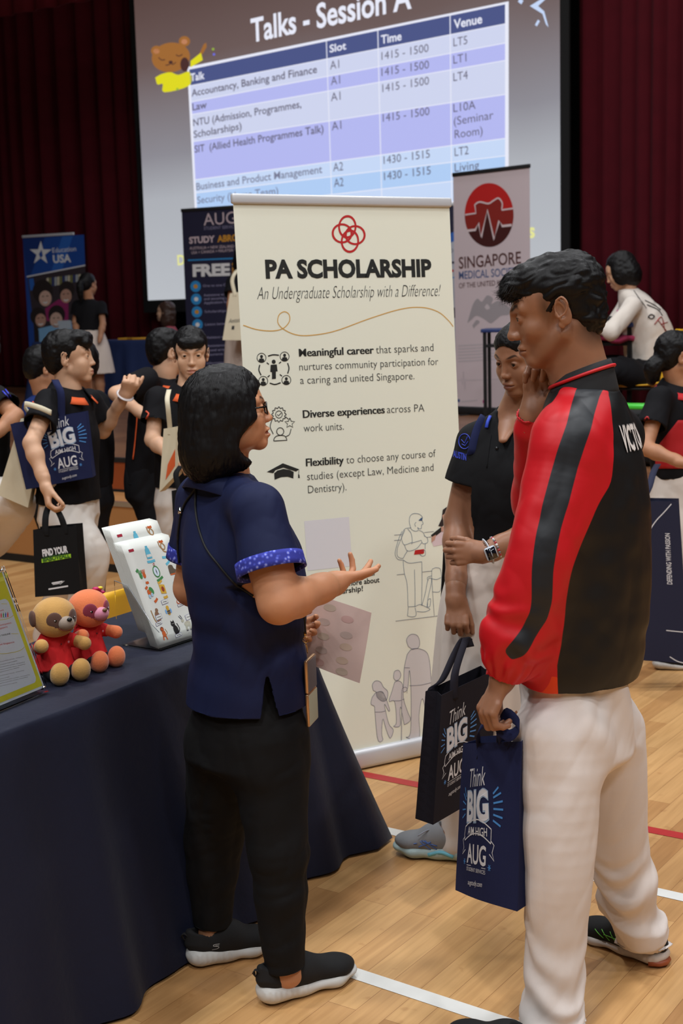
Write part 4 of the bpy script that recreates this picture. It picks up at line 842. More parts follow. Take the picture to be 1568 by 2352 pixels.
gpl.onto(pg, lambda P, e: SGN.map(P, e - .0009)); gp.onto(pg, lambda P, e: SGN.map(P, e - .0009))
tag(pg.build('information_sheet', None, org=SGN.o), 'white sheet with a yellow border in the slanted sign holder', 'sheet')
# tiered holder with the sheets of stickers
FS, FB = lean_plane((-.726, 3.437, TOP + .004), (-.539, 3.709, TOP + .004), 23.5); FS.a = nrm((.566, .825, 0)); FB = np.array([-FS.a[1], FS.a[0], 0]); lam = math.radians(23.5); FS = Plane((-.525, 3.700, TOP + .004), FS.a, np.array([0, 0, math.cos(lam)]) + FB * math.sin(lam))
FW, FH = .205, .312
stw = M('sticker_sheet_white', (214, 216, 210), rough=.4, spec=.4)
def sheet_print(pr, full=True):
    C = lambda n, c: M('print_' + n, c, rough=.45)
    tc_, br, gn, og, sk, bk, yl_, rd, gy, cr = C('turquoise', (96, 178, 204)), C('tan_brown', (158, 122, 80)), C('leaf_green', (60, 130, 70)), C('burnt_orange', (196, 92, 40)), C('print_tan', (200, 150, 90)), C('ink', (70, 70, 84)), C('honey', (208, 164, 60)), C('crimson', (160, 30, 52)), C('goat_grey', (180, 178, 160)), C('cat_black', (24, 24, 26))
    lab = lambda x, y, w, m=tc_, r=.0: pr.line([(x - w / 2 * math.cos(r), y - w / 2 * math.sin(r)), (x, y - .0015), (x + w / 2 * math.cos(r), y + w / 2 * math.sin(r))], .0075, m, 2)
    D = pr.disc
    # row of the tag, bottle, rope
    pr.rect(.020, .286, .040, .294, rd, 2); lab(.094, .247, .034); pr.poly([(.082, .255), (.104, .255), (.104, .268), (.101, .284), (.098, .288), (.098, .294), (.088, .294), (.088, .288), (.084, .284), (.082, .268)], tc_, 2); pr.rect(.083, .260, .103, .268, stw, 3)
    pr.line(curve([(.150, .300), (.152, .282), (.165, .272), (.172, .282), (.164, .292), (.156, .284), (.160, .268), (.172, .262), (.174, .250), (.168, .244)], 40), .004, br, 2); lab(.163, .298, .018, og); lab(.158, .250, .026)
    if not full: return
    # hands, compass, boot
    for x, c in ((.032, gn), (.046, og)):
        D((x, .212), .006, .009, c, 2, 16)
        for k in range(4): pr.line([(x - .005 + k * .0033, .218), (x - .007 + k * .0048, .229)], .0022, c, 2)
    lab(.024, .230, .012, gn, .6); lab(.047, .190, .012, og); D((.100, .214), .0145, .018, gn, 2, 30, inner=.8); D((.100, .214), .0105, .0138, C('compass_face', (210, 222, 236)), 1, 24); pr.poly([(.100, .224), (.102, .214), (.100, .204), (.098, .214)], bk, 3); lab(.104, .191, .03, gn, .3); D((.100, .236), .004, .004, rd, 2, 14, inner=.6)
    pr.poly(curve([(.152, .204), (.156, .222), (.172, .222), (.176, .210), (.190, .202), (.188, .196), (.155, .195), (.152, .204)], 24), C('boot_brown', (92, 80, 66)), 2); pr.line([(.153, .195), (.189, .195)], .004, og, 3); lab(.162, .233, .026, tc_, .5)
    # binoculars, pack of treats, jar
    D((.042, .158), .008, .012, og, 2, 18, rot=.4); D((.052, .164), .008, .012, gn, 2, 18, rot=.4); D((.038, .149), .005, .006, C('lens_blue', (160, 190, 210)), 3, 14); D((.049, .152), .005, .006, C('lens_blue', (160, 190, 210)), 3, 14); lab(.036, .176, .012, og, .5); lab(.056, .134, .018, og, .5)
    pr.poly([(.088, .148), (.110, .145), (.112, .172), (.089, .176)], yl_, 2); D((.100, .160), .006, .008, C('bear_red', (150, 60, 40)), 3, 14); lab(.098, .183, .020, yl_, .3); lab(.100, .136, .018, yl_, .1); D((.160, .160), .012, .016, tc_, 2, 24); D((.160, .160), .007, .010, stw, 3, 20); lab(.160, .138, .02, og)
    # animals with small boards
    def board(x, y, w, h, r=.0): pr.poly([(x - w / 2, y - h / 2), (x + w / 2, y - h / 2 + r), (x + w / 2, y + h / 2 + r), (x - w / 2, y + h / 2)], C('board_edge', (120, 116, 160)), 3); pr.poly([(x - w / 2 + .001, y - h / 2 + .001), (x + w / 2 - .001, y - h / 2 + r + .001), (x + w / 2 - .001, y + h / 2 + r - .001), (x - w / 2 + .001, y + h / 2 - .001)], stw, 4); pr.line([(x - w * .3, y + r / 2), (x + w * .3, y + r / 2)], .0016, bk, 5)
    D((.040, .086), .010, .018, C('sloth_brown', (134, 100, 76)), 2, 20); D((.044, .106), .006, .006, C('sloth_brown', (134, 100, 76)), 2, 14); pr.line(curve([(.022, .110), (.024, .085), (.030, .066)], 10), .004, br, 1); board(.043, .084, .026, .014, .003)
    D((.090, .092), .007, .010, yl_, 2, 20); D((.090, .094), .0072, .0022, cr, 3, 12); D((.090, .088), .0066, .002, bk, 3, 12); D((.090, .105), .006, .006, yl_, 3, 16); pr.line([(.084, .093), (.096, .093)], .003, bk, 4); pr.line([(.085, .088), (.095, .088)], .0026, bk, 4); D((.080, .094), .004, .007, C('wing_blue', (120, 170, 220)), 1, 14); D((.100, .094), .004, .007, C('wing_blue', (120, 170, 220)), 1, 14); board(.088, .122, .028, .013, .002)
    D((.146, .112), .010, .008, og, 2, 18); D((.162, .114), .007, .012, og, 2, 18, rot=-.6); D((.166, .124), .003, .005, stw, 3, 12); D((.144, .113), .005, .005, stw, 3, 14); board(.152, .101, .034, .008, .003)
    D((.040, .036), .007, .010, og, 2, 18); D((.038, .050), .007, .0065, C('monkey_brown', (126, 66, 40)), 3, 16); D((.038, .049), .0045, .004, og, 4, 12); pr.line(curve([(.046, .030), (.054, .036), (.050, .048)], 10), .0022, br, 1); board(.034, .066, .026, .010, .004); pr.line([(.034, .030), (.032, .018)], .004, og, 2); pr.line([(.044, .028), (.046, .017)], .004, og, 2)
    D((.092, .036), .010, .015, cr, 2, 20); D((.088, .055), .0085, .0075, cr, 2, 18); pr.poly([(.081, .058), (.083, .067), (.087, .061)], cr, 2); pr.poly([(.090, .062), (.094, .067), (.096, .058)], cr, 2); pr.line(curve([(.101, .028), (.108, .038), (.104, .054)], 10), .003, cr, 2); board(.094, .019, .028, .009, .002); D((.0855, .056), .0012, .0012, stw, 4, 8); D((.0915, .056), .0012, .0012, stw, 4, 8)
    D((.148, .044), .014, .008, gy, 2, 20); D((.132, .056), .006, .005, gy, 2, 16); pr.line(curve([(.130, .060), (.124, .068), (.122, .072)], 8), .0022, bk, 2); pr.line(curve([(.134, .061), (.131, .069), (.128, .074)], 8), .0022, bk, 2); board(.160, .060, .024, .016, .003)
    for x in (.138, .142, .154, .159): pr.line([(x, .040), (x - .002, .026)], .0032, gy, 2); D((x - .002, .025), .0022, .0016, bk, 3, 10)
def sticker_stack(back, up, n, full, lab_top, lab_in, group):
    first = None
    for k in range(n):
        pl = Plane(FS.o + FB * (back + k * .0042) + np.array([0, 0, up + k * .0007]), FS.a, FS.b); r_ = np.random.default_rng(int(back * 1000) + k)
        if k == 0 or first is None:
            mb = MB(); xs = np.linspace(0, FW, 7); ys = np.linspace(0, FH, 12)
            G_ = np.array([[pl.map([(x, y)], .0015 * math.sin(x * 22 + y * 9) + .004 * (y / FH) ** 3 * math.sin(x * 25))[0] for x in xs] for y in ys]); mb.grid(G_, stw, .0006)
            pr = Print(); sheet_print(pr, full); pr.onto(mb, lambda P, e: pl.map(P, e + .0006 + .0015 * np.sin(P[:, :1] * 22 + P[:, 1:] * 9) + .004 * (P[:, 1:] / FH) ** 3 * np.sin(P[:, :1] * 25)))
            o = mb.build('sticker_sheet', None, True, org=pl.o); tag(o, lab_top, 'sticker sheet', group); 
        else:
            if k == 1:
                mb = MB(); xs = np.linspace(0, FW, 5); ys = np.linspace(0, FH, 8); G_ = np.array([[pl.map([(x, y)], .0012 * math.sin(x * 18 + y * 9 + back * 50))[0] for x in xs] for y in ys]); mb.grid(G_, stw, .0006); o = mb.build('sticker_sheet', None, True, org=pl.o); first2 = o
            else:
                o = first2.copy(); COL.objects.link(o); o.location = tuple(pl.o - FS.a * r_.uniform(0, .004))
            tag(o, lab_in, 'sticker sheet', group)
sticker_stack(0.0, 0.0, 8, True, 'white sheet of animal and camping stickers, front of the acrylic holder', 'white sheet stacked behind the front sticker sheet in the acrylic holder', 'sticker sheets in the front tier')
sticker_stack(.042, .040, 8, False, 'white sticker sheet fronting the taller rear tier of the acrylic holder', 'white sheet stacked behind the rear sticker sheet in the acrylic holder', 'sticker sheets in the rear tier')
ho = thing('brochure_holder', 'clear acrylic two tier holder full of sticker sheets on the navy table', 'brochure holder', FS.o + FS.a * FW / 2)
ee = lambda x, b, z: FS.o + FS.a * x + FB * b + np.array([0, 0, z - .003])
for x in (-.006, FW + .006):
    m_ = MB(); prof = [(-.012, 0), (-.012, .052), (.012, .070), (.10, .175), (.150, .185), (.150, 0)]
    V = [ee(x + dx, b, z) for dx in (-.0012, .0012) for b, z in prof]; n_ = len(prof); F_ = [tuple(range(n_)), tuple(range(n_, 2 * n_))[::-1]] + [(i, (i + 1) % n_, n_ + (i + 1) % n_, n_ + i) for i in range(n_)]
    m_.add(V, F_, ac); m_.build('side_panel', ho)
    rim = MB(); rim.tube([ee(x, b, z + .001) for b, z in prof[1:5]], .0011, M('acrylic_edge', (150, 156, 160), rough=.15, spec=.8), 6); rim.build('edge', ho, True)
m_ = MB(); m_.box(ee(FW / 2, .06, .0015), (FW + .012, .15, .0022), ac, FS.a, FB, (0, 0, 1)); m_.build('base', ho)
m_ = MB(); m_.box(ee(FW / 2, -.0115, .027), (FW + .012, .0022, .05), ac, FS.a, FB, (0, 0, 1)); m_.build('front_lip', ho)

# ================================================================== soft toys
def plush(label, o, yaw, main, patch, muzzle, nose, bow=False, k=1.0, headyaw=0.0):
    F0 = Fr(o, tilt_dir(yaw, 0), k=k); root = thing('plush_meerkat', label, 'soft toy', o)
    fur = M('plush_' + main[0], main[1], rough=.85, spec=.2, bump=(260, .5, .0015), vary=(28, .13), sheen=.3); pt = M('plush_' + patch[0], patch[1], rough=.85, bump=(300, .4, .001), sheen=.2); mz = M('plush_' + muzzle[0], muzzle[1], rough=.8, bump=(300, .3, .001), sheen=.3); ns = M('plush_' + nose[0], nose[1], rough=.5)
    red = M('plush_red_shirt', (204, 18, 24), rough=.8, bump=(500, .3, .0008), vary=(20, .06)); blk_ = M('plush_black_shorts', (18, 18, 24), rough=.85)
    w = F0.w; kk = k
    E = lambda c, r, A=None: p_ell(w(c), np.array(r) * kk, F0.A if A is None else A @ F0.A)
    C = lambda a, b, ra, rb: p_cone(w(a), w(b), ra * kk, rb * kk)
    solid('shorts', [('u', 0, E((0, 0, .022), (.046, .040, .024))), ('u', .01, C((.022, .02, .018), (.030, .055, .019), .020, .017)), ('u', .01, C((-.022, .02, .018), (-.030, .055, .019), .020, .017))], .0028, blk_, root)
    solid('shirt', [('u', 0, p_econe(w((0, -.004, .028)), w((0, -.008, .118)), (.058 * kk, .050 * kk), (.032 * kk, .028 * kk), F0.x, cap=.01 * kk)), ('u', .008, C((.026, -.002, .106), (.054, .014, .092), .019, .018)), ('u', .008, C((-.026, -.002, .106), (-.054, .014, .092), .019, .018))], .0026, red, root, fn=folds((0, 0, 1), 60, .0012, 3))
    for s_ in (1, -1):
        solid('arm', [('u', 0, C((.052 * s_, .012, .094), (.064 * s_, .044, .088 + .016 * (s_ > 0)), .0150, .0185))], .0026, fur, root)
        solid('foot', [('u', 0, E((.032 * s_, .074, .028), (.026, .023, .030))), ('u', .008, E((.032 * s_, .066, .016), (.020, .024, .016)))], .0026, fur, root)
    H = Fr(w((0, .004, .164)), tilt_dir(yaw + headyaw, 4), k=k); hw = H.w
    HE = lambda c, r: p_ell(hw(c), np.array(r) * kk, H.A)
    solid('head', [('u', 0, HE((0, 0, .004), (.060, .052, .050))), ('u', .01, HE((0, .012, -.012), (.054, .042, .040)))], .0028, fur, root)
    for s_ in (1, -1):
        m_ = MB(); m_.ball(hw((.060 * s_, -.008, .006)), np.array([.008, .014, .022]) * kk, pt, 16, 12, H.A); m_.build('ear', root, True)
        d = nrm(np.array([.026 * s_, .046, -.004])); c0 = np.array([.0285 * s_, .0440, -.003]); X, Y_, Z_ = frame_to(H.d(d), (0, 0, 1))
        m_ = MB(); m_.ball(hw(c0), np.array([.0215, .0240, .0056]) * kk, pt, 20, 12, np.stack([X, Y_, Z_])); po = m_.build('eye_patch', root, True)
        m_ = MB(); m_.ball(hw(c0 + d * .0045 + np.array([-.003 * s_, 0, .001])), np.array([.0062, .0066, .0030]) * kk, M('plush_eye_black', (10, 10, 12), rough=.15), 14, 10, np.stack([X, Y_, Z_])); m_.ball(hw(c0 + d * .0074 + np.array([-.001 * s_, 0, .003])), .0014 * kk, M('plush_eye_glint', (235, 235, 235), rough=.3), 8, 6); m_.build('eye', po, True)
    m_ = MB(); m_.ball(hw((0, .054, -.012)), np.array([.0225, .020, .0185]) * kk, mz, 22, 14, H.A); mo = m_.build('muzzle', root, True)
    m_ = MB(); m_.ball(hw((0, .072, -.001)), np.array([.0075, .006, .0055]) * kk, ns, 14, 10, H.A); m_.build('nose', mo, True)
    m_ = MB(); m_.tube([hw(p) for p in curve([(-.024, .046, -.020), (-.014, .059, -.029), (0, .0635, -.031), (.014, .059, -.029), (.024, .046, -.020)], 14)], .0009 * kk, M('plush_mouth_thread', (110, 24, 26)), 6); m_.build('mouth', mo, True)
    m_ = MB(); m_.tube([w((.018 * math.cos(t) , -.002 + .026 * math.sin(t), .118)) for t in np.linspace(0, math.pi, 9)], .004 * kk, red, 8); m_.ball(w((-.0, .034, .096)), .0024 * kk, M('plush_button', (90, 10, 14)), 8, 6); m_.ball(w((-.022, .0355, .098)), np.array([.0034, .001, .0034]) * kk, M('plush_badge', (214, 130, 140)), 10, 8, F0.A); m_.build('collar', root, True)
    if bow:
        m_ = MB()
        for a_, b_ in ((-.040, .052), (-.050, .042), (-.031, .055)): m_.ball(hw((a_, .004, b_ - .004)), np.array([.010, .008, .005]) * kk, M('plush_bow_magenta', (190, 24, 96), rough=.5), 14, 10)
        m_.ball(hw((-.042, .010, .052)), np.array([.008, .006, .004]) * kk, M('plush_bow_yellow', (226, 210, 50), rough=.5), 12, 8); m_.build('hair_bow', root, True)
plush('tan plush meerkat in a red shirt with brown eye patches, nearer the sign', WZ(130, 1555, TOP), 138, ('tan_fur', (196, 150, 84)), ('brown_patch', (92, 62, 50)), ('grey_muzzle', (150, 134, 120)), ('black_nose', (14, 14, 14)), k=.98, headyaw=-4)
plush('orange plush meerkat in a red shirt with a magenta bow, nearer the sticker sheets', WZ(207, 1528, TOP), 126, ('orange_fur', (222, 122, 76)), ('wine_patch', (134, 40, 62)), ('pink_muzzle', (206, 130, 156)), ('olive_nose', (110, 82, 46)), bow=True, k=.96, headyaw=4)

# ================================================================== furniture further back
yel_pl = M('yellow_moulded_plastic', (232, 176, 40), rough=.38, spec=.5); steel = M('black_powder_coated_steel', (20, 20, 22), rough=.4, metal=.2)
def chair(label, base, yaw, group='yellow plastic chairs', k=1.0):
    F = Fr(base, tilt_dir(yaw, 0), k=k); root = thing('plastic_chair', label, 'chair', base, group); w = F.w
    m_ = MB(); xs = np.linspace(-1, 1, 11); G_ = []
    for t in np.linspace(0, 1, 10): G_.append([w((.205 * x * (1 - .05 * t), .20 - .40 * t, .445 - .022 * (1 - x * x) + .02 * abs(2 * t - 1) ** 3)) for x in xs])
    m_.grid(np.array(G_), yel_pl, .008); m_.build('seat', root, True)
    m_ = MB(); G_ = []
    for t in np.linspace(0, 1, 14):
        hw = .205 * (1 - .06 * t) * (1 if t < .8 else math.sqrt(max(.08, 1 - ((t - .8) / .2) ** 2 * .62)))
        G_.append([w((hw * x, -.205 - .075 * t - .035 * (1 - x * x), .47 + .33 * t)) for x in xs])
    m_.grid(np.array(G_), yel_pl, .010); m_.build('backrest', root, True)
    for sx in (1, -1):
        for sy in (1, -1):
            m_ = MB(); m_.tube([w((.175 * sx, .16 * sy, .43)), w((.205 * sx, .205 * sy, .004))], .011, steel, 8); m_.build('leg', root, True)
    m_ = MB(); m_.tube([w((.175, .16, .42)), w((-.175, .16, .42)), w((-.175, -.16, .42)), w((.175, -.16, .42)), w((.175, .16, .42))], .010, steel, 8); m_.build('frame', root, True)
    return root
p_ = WZ(268, 1352, .75); chair('yellow plastic chair behind the navy table, beyond the sticker sheets', (p_[0] - .265 * TN[0], p_[1] - .265 * TN[1], 0), -59, k=.94)
def desk(label, corner, ax, wd, dp, h, base, group='exam desks on the stage'):
    """corner: near right corner of the top; ax: along its width"""
    a = nrm((ax[0], ax[1], 0)); n = np.array([-a[1], a[0], 0]); root = thing('school_desk', label, 'desk', (corner[0], corner[1], base), group); b = np.array([corner[0], corner[1], base])
    m_ = MB(); m_.box(b - a * wd / 2 + n * dp / 2 + np.array([0, 0, h - .015]), (wd, dp, .03), M('desk_blue_laminate', (34, 52, 104), rough=.4), a, n, (0, 0, 1), bev=.006); m_.build('desktop', root, True)
    for i in (0, 1):
        for j in (0, 1): m_ = MB(); q = b - a * (.03 + i * (wd - .06)) + n * (.03 + j * (dp - .06)); m_.box(q + np.array([0, 0, (h - .03) / 2 + .002]), (.028, .028, h - .034), steel, a, n, (0, 0, 1)); m_.build('leg', root)
    m_ = MB(); m_.box(b - a * wd / 2 + n * dp / 2 + np.array([0, 0, h - .14]), (wd - .06, dp - .06, .02), steel, a, n, (0, 0, 1)); m_.build('shelf', root)
    return root
pd = W(1452, 741, 8.9); DH = pd[2] - T2
desk('blue topped desk with black legs in front of the seated person in white', pd, E1 * 1.0, .62, .46, DH, T2)
pd2 = W(1180, 754, 11.0); desk('blue topped desk with black legs by the pale pink banner', pd2, (.98, -.2), .27, .46, pd2[2] - T2, T2)
m_ = MB(); q_ = W(1396, 738, 9.05); m_.box((q_[0], q_[1], T2 + DH + .022), (.30, .20, .045), M('black_nylon', (16, 16, 18), rough=.8), E1, E2, (0, 0, 1), bev=.02); tag(m_.build('pouch', None, True, org=q_), 'flat black pouch lying on the blue desk behind the red jacket', 'pouch')
m_ = MB(); q_ = W(1423, 725, 9.1); m_.tube([(q_[0], q_[1], T2 + DH + .004), (q_[0] - .005, q_[1], T2 + DH + .085)], .017, M('pink_flask', (210, 120, 160), rough=.3), 10); m_.tube([(q_[0] - .005, q_[1], T2 + DH + .085), (q_[0] - .006, q_[1], T2 + DH + .10)], .010, M('white_cap', (220, 220, 222)), 10); tag(m_.build('bottle', None, True, org=q_), 'small pink bottle on the blue desk by the white shirt', 'bottle')
m_ = MB(); q_ = W(1390, 790, 8.95); G_ = np.array([[np.array([q_[0], q_[1], T2 + DH - .128]) + E1 * (x * .17) + E2 * (.18 + y * .13) + np.array([0, 0, .02 + .018 * math.sin(6 * x + 4 * y) * (1 - x * x * .5)]) for x in np.linspace(-1, 1, 12)] for y in np.linspace(-1, 1, 8)]); m_.grid(G_, M('crimson_knit', (150, 40, 76), rough=.9), .03); tag(m_.build('folded_jacket', None, True, org=q_), 'crumpled crimson garment on the shelf under the blue desk', 'garment')
p_ = W(1473, 862, 8.9); CH1 = (p_[0] + .0, p_[1] + .12, T2)
chair('yellow plastic chair under the seated person in the white shirt', CH1, -62)
p_ = W(1575, 742, 10.6); chair('yellow plastic chair cut off by the right edge of the picture', (p_[0] + .1, p_[1], T2), -70)
# bags piled at the foot of the stage chairs
bg = MB(); q_ = W(1468, 905, 8.2)
solid_bag = solid('backpack', [('u', 0, p_box((q_[0], q_[1], T2 + .17), (.17, .12, .165), np.stack([E1, E2, np.array([0, 0, 1.0])]), .06)), ('u', .03, p_box((q_[0] - .02, q_[1] - .1, T2 + .11), (.12, .06, .09), np.stack([E1, E2, np.array([0, 0, 1.0])]), .04))], .008, M('black_nylon'), None, fn=folds((1, 0, 0), 14, .006, 2)); tag(solid_bag, 'black backpack on the stage edge behind the red jacket', 'backpack')
m_ = MB(); q2 = W(1462, 887, 7.98); m_.box((q2[0], q2[1], T2 + .37), (.20, .13, .03), M('lime_green_folder', (70, 200, 60), rough=.4), E1, E2, (0, .0, 1), bev=.01); tag(m_.build('pouch', None, True, org=q2), 'bright green pouch on top of the black backpack', 'pouch')
# the far table on the stage with its blue cloth
ft = W(232, 783, 15.2); fD = nrm((.895, -.446, 0)); fN = np.array([fD[1], -fD[0], 0]); fN = fN if fN[1] < 0 else -fN
FH_ = W(300, 783, 15.0)[2] - T2; FC = np.array([*W(408, 789, 14.9)[:2], T2])
def shift(o, dz): o.location.z += dz
cl = drape('tablecloth', 'royal blue cloth over the long table at the back of the stage', np.array([FC[0], FC[1], 0]), fD, fN, 2.0, .6, FH_, M('blue_table_fabric', (20, 40, 86), rough=.8, vary=(5, .06)), flare=.06, corner=.08, seed=9); shift(cl, T2)
tb2 = thing('folding_table', 'long table under the royal blue cloth at the back of the stage', 'table', FC - fD * 1.0 - fN * .3)
m_ = MB(); m_.box(FC - fD * 1.0 - fN * .3 + np.array([0, 0, FH_ - .02]), (1.96, .56, .03), M('table_laminate'), fD, fN, (0, 0, 1)); m_.build('tabletop', tb2)
for i in (0, 1):
    for j in (0, 1): m_ = MB(); p = FC - fD * (.15 + i * 1.7) - fN * (.06 + j * .48); m_.tube([p + np.array([0, 0, .002]), p + np.array([0, 0, FH_ - .035])], .014, alud, 8); m_.build('leg', tb2, True)
for i, (u, lb) in enumerate(((244, 'yellow folder nearest the ponytailed girl on the far blue table'), (284, 'longer yellow folder in the middle of the far blue table'))):
    q_ = W(u, 783, 15.05); f_ = -(q_ - FC) @ fD; q3 = FC - fD * f_ - fN * .22 + np.array([0, 0, FH_ + .018]); m_ = MB(); m_.box(q3, (.2 + .1 * i, .18, .022), M('yellow_card_folder', (224, 160, 40)), fD, fN, (0, 0, 1), bev=.004); tag(m_.build('folder', None, org=q3), lb, 'folder', 'yellow folders on the far table')
q_ = W(342, 779, 14.8); f_ = -(q_ - FC) @ fD; q3 = FC - fD * f_ - fN * .25 + np.array([0, 0, FH_ + .03]); m_ = MB(); m_.box(q3, (.24, .16, .05), M('white_paper'), fD, fN, (0, 0, 1), bev=.015); tag(m_.build('paper_stack', None, True, org=q3), 'small white stack of papers before the woman in the floral top', 'papers')
# ================================================================== people
from mathutils.bvhtree import BVHTree
def bvh_of(o):
    me = o.data; v = np.zeros(len(me.vertices) * 3); me.vertices.foreach_get('co', v); v = v.reshape(-1, 3) + ORG[o.name]
    return BVHTree.FromPolygons([tuple(x) for x in v], [tuple(p.vertices) for p in me.polygons])
def drop_on(bv, px, off=.002):
    """points of a surface seen at these places, lifted a little off it"""
    out = []
    for u, v in px:
        d = nrm(ray(u, v)); h = bv.ray_cast(Vector(CAMP), Vector(d), 30)
        if h[0] is not None:
            n = np.array(h[1]); n = n if n @ d < 0 else -n; out.append(np.array(h[0]) + n * off)
    return np.array(out)
def body_mesh(root, parts, mat, name='body'):
    Vs, Ts, Qs, A = [], [], [], {'lip': [], 'brow': [], 'lash': []}; n = 0
    for prims, vox, F in parts:
        P, t, q = Solid(prims, vox).mesh(); P = relax(P, t, q, 1)
        Vs.append(P); Ts.append(t + n); Qs.append(q + n); n += len(P)
        a = (F if callable(F) else face_values(F))(P) if F is not None else {k: np.full(len(P), -1.0) for k in A}
        for k in A: A[k].append(a[k])
    return link_mesh(name, np.concatenate(Vs), (np.concatenate(Ts), np.concatenate(Qs)), mat, None, root, True, attrs={k: np.concatenate(v) for k, v in A.items()})
def arm_prims(sh, el, wr, k=1.0, fat=1.0, blend=.02, sh_r=.048):
    sh, el, wr = (np.asarray(p, float) for p in (sh, el, wr)); f = fat * k; m = el + (wr - el) * .28
    return [('u', blend, p_cone(sh, el, .048 * f, .040 * f)), ('u', .02, p_cone(el, m, .0385 * f, .0415 * f)), ('u', .02, p_cone(m, el + (wr - el) * .8, .0415 * f, .029 * f)), ('u', .02, p_cone(el + (wr - el) * .75, wr, .030 * f, .0255 * f))]
def p_loft(secs, side, n=None, cap=.015):
    """one smooth upright solid through elliptical sections [(centre, half width, half depth)], read by height"""
    R = np.array([np.r_[q[0], q[1], q[2]] for q in secs]); R = smooth_path(R, 8 * (len(secs) - 1) + 1) if len(secs) > 2 else R
    R = R[np.argsort(R[:, 2])]; x = np.array([side[0], side[1], 0.0]); x = x / np.linalg.norm(x); y = np.array([-x[1], x[0], 0]); m = R[:, 3:].max() + .01
    def f(P):
        z = P[..., 2]; I = lambda k: np.interp(z, R[:, 2], R[:, k]); qx = P[..., 0] - I(0); qy = P[..., 1] - I(1)
        u, v = qx * x[0] + qy * x[1], qx * y[0] + qy * y[1]; rx, ry = I(3), I(4)
        k0 = np.sqrt((u / rx) ** 2 + (v / ry) ** 2); k1 = np.sqrt((u / rx ** 2) ** 2 + (v / ry ** 2) ** 2); d = np.where(k1 > 1e-6, k0 * (k0 - 1) / np.maximum(k1, 1e-6), -np.minimum(rx, ry))
        e = np.maximum(R[0, 2] - z, z - R[-1, 2]); return np.sqrt(np.maximum(d, 0) ** 2 + np.maximum(e, 0) ** 2) + np.minimum(np.maximum(d, e), 0)
    return R[:, :3].min(0) - np.array([m, m, .01]), R[:, :3].max(0) + np.array([m, m, .01]), f
def torso_prims(secs, side, kk=.04):
    return [('u', 0, p_loft(secs, side))]
def leg_prims(hip, knee, ank, k=1.0, fat=1.0):
    hip, knee, ank = (np.asarray(p, float) for p in (hip, knee, ank)); f = k * fat; c = knee + (ank - knee) * .3
    return [('u', .03, p_cone(hip, knee, .085 * f, .055 * f)), ('u', .02, p_cone(knee, c, .053 * f, .055 * f)), ('u', .02, p_cone(c, ank, .055 * f, .034 * f))]
def hair_mat(name, rgb=(20, 17, 18), rough=.38, fine=260, spec=.4):
    if name in MATS: return MATS[name]
    m = M(name, rgb, rough=rough, spec=spec); nt = m.node_tree; b = nt.nodes['Principled BSDF']; N = nt.nodes.new; L = nt.links.new
    tc = N('ShaderNodeTexCoord'); mp = N('ShaderNodeMapping'); mp.inputs['Scale'].default_value = (fine, fine, fine * .07); L(tc.outputs['Object'], mp.inputs['Vector'])
    n = N('ShaderNodeTexNoise'); n.inputs['Scale'].default_value = 1; n.inputs['Detail'].default_value = 3; L(mp.outputs[0], n.inputs['Vector'])
    bp = N('ShaderNodeBump'); bp.inputs['Strength'].default_value = .5; bp.inputs['Distance'].default_value = .0015; L(n.outputs['Fac'], bp.inputs['Height']); L(bp.outputs[0], b.inputs['Normal'])
    return m
HB = hair_mat('black_hair', (13, 11, 12), rough=.5, spec=.22)
def hair_locks(root, P, N, dirfn, n, length, width, mat, lift=.004, seed=0, name='hair_strands', jitter=.25, seg=6, grav=0.0, stick=False):
    """short overlapping locks that follow the surface they grow from"""
    r_ = np.random.default_rng(seed); idx = r_.choice(len(P), n)
    if stick:
        from mathutils.kdtree import KDTree
        kd = KDTree(len(P)); [kd.insert(Vector(p), i) for i, p in enumerate(P)]; kd.balance()
    Vs = []; Fs = []; c = 0
    for i in idx:
        p = P[i].copy(); nn_ = N[i]; d = dirfn(P[i], nn_); d = d + r_.normal(0, jitter, 3); d = nrm(d - (d @ nn_) * nn_ * .8)
        L = length * r_.uniform(.6, 1.25); st = L / (seg - 1); w = width * r_.uniform(.6, 1.2); side = nrm(np.cross(d, nn_)); pts = [p + nn_ * .0005]
        dd = d; n2 = nn_
        for k in range(1, seg):
            q = pts[-1] + dd * st + nn_ * lift * math.sin(math.pi * k / (seg - 1)) / seg * 1.5 + np.array([0, 0, -grav * k])
            if stick:
                co, j, _ = kd.find(Vector(q)); n2 = N[j]; h = (q - P[j]) @ n2
                if np.linalg.norm(q - P[j]) > .012: q = P[j].copy(); h = 0
                q = q + n2 * (.0012 - h) * .8
                e = dirfn(P[j], n2) + r_.normal(0, jitter * .5, 3); dd = nrm(dd * .4 + .6 * nrm(e - (e @ n2) * n2))
            pts.append(q)
        pts = np.array(pts); ww = w * np.array([.5, 1, 1, .8, .5, .1])[:seg]
        V = np.concatenate([pts + side * ww[:, None], pts + nn_ * ww[:, None] * .8, pts - side * ww[:, None]]); Vs.append(V)
        for k in range(seg - 1):
            Fs.append((c + k, c + k + 1, c + seg + k + 1, c + seg + k)); Fs.append((c + seg + k, c + seg + k + 1, c + 2 * seg + k + 1, c + 2 * seg + k))
        c += 3 * seg
    return link_mesh(name, np.concatenate(Vs), Fs, mat, None, root, True)
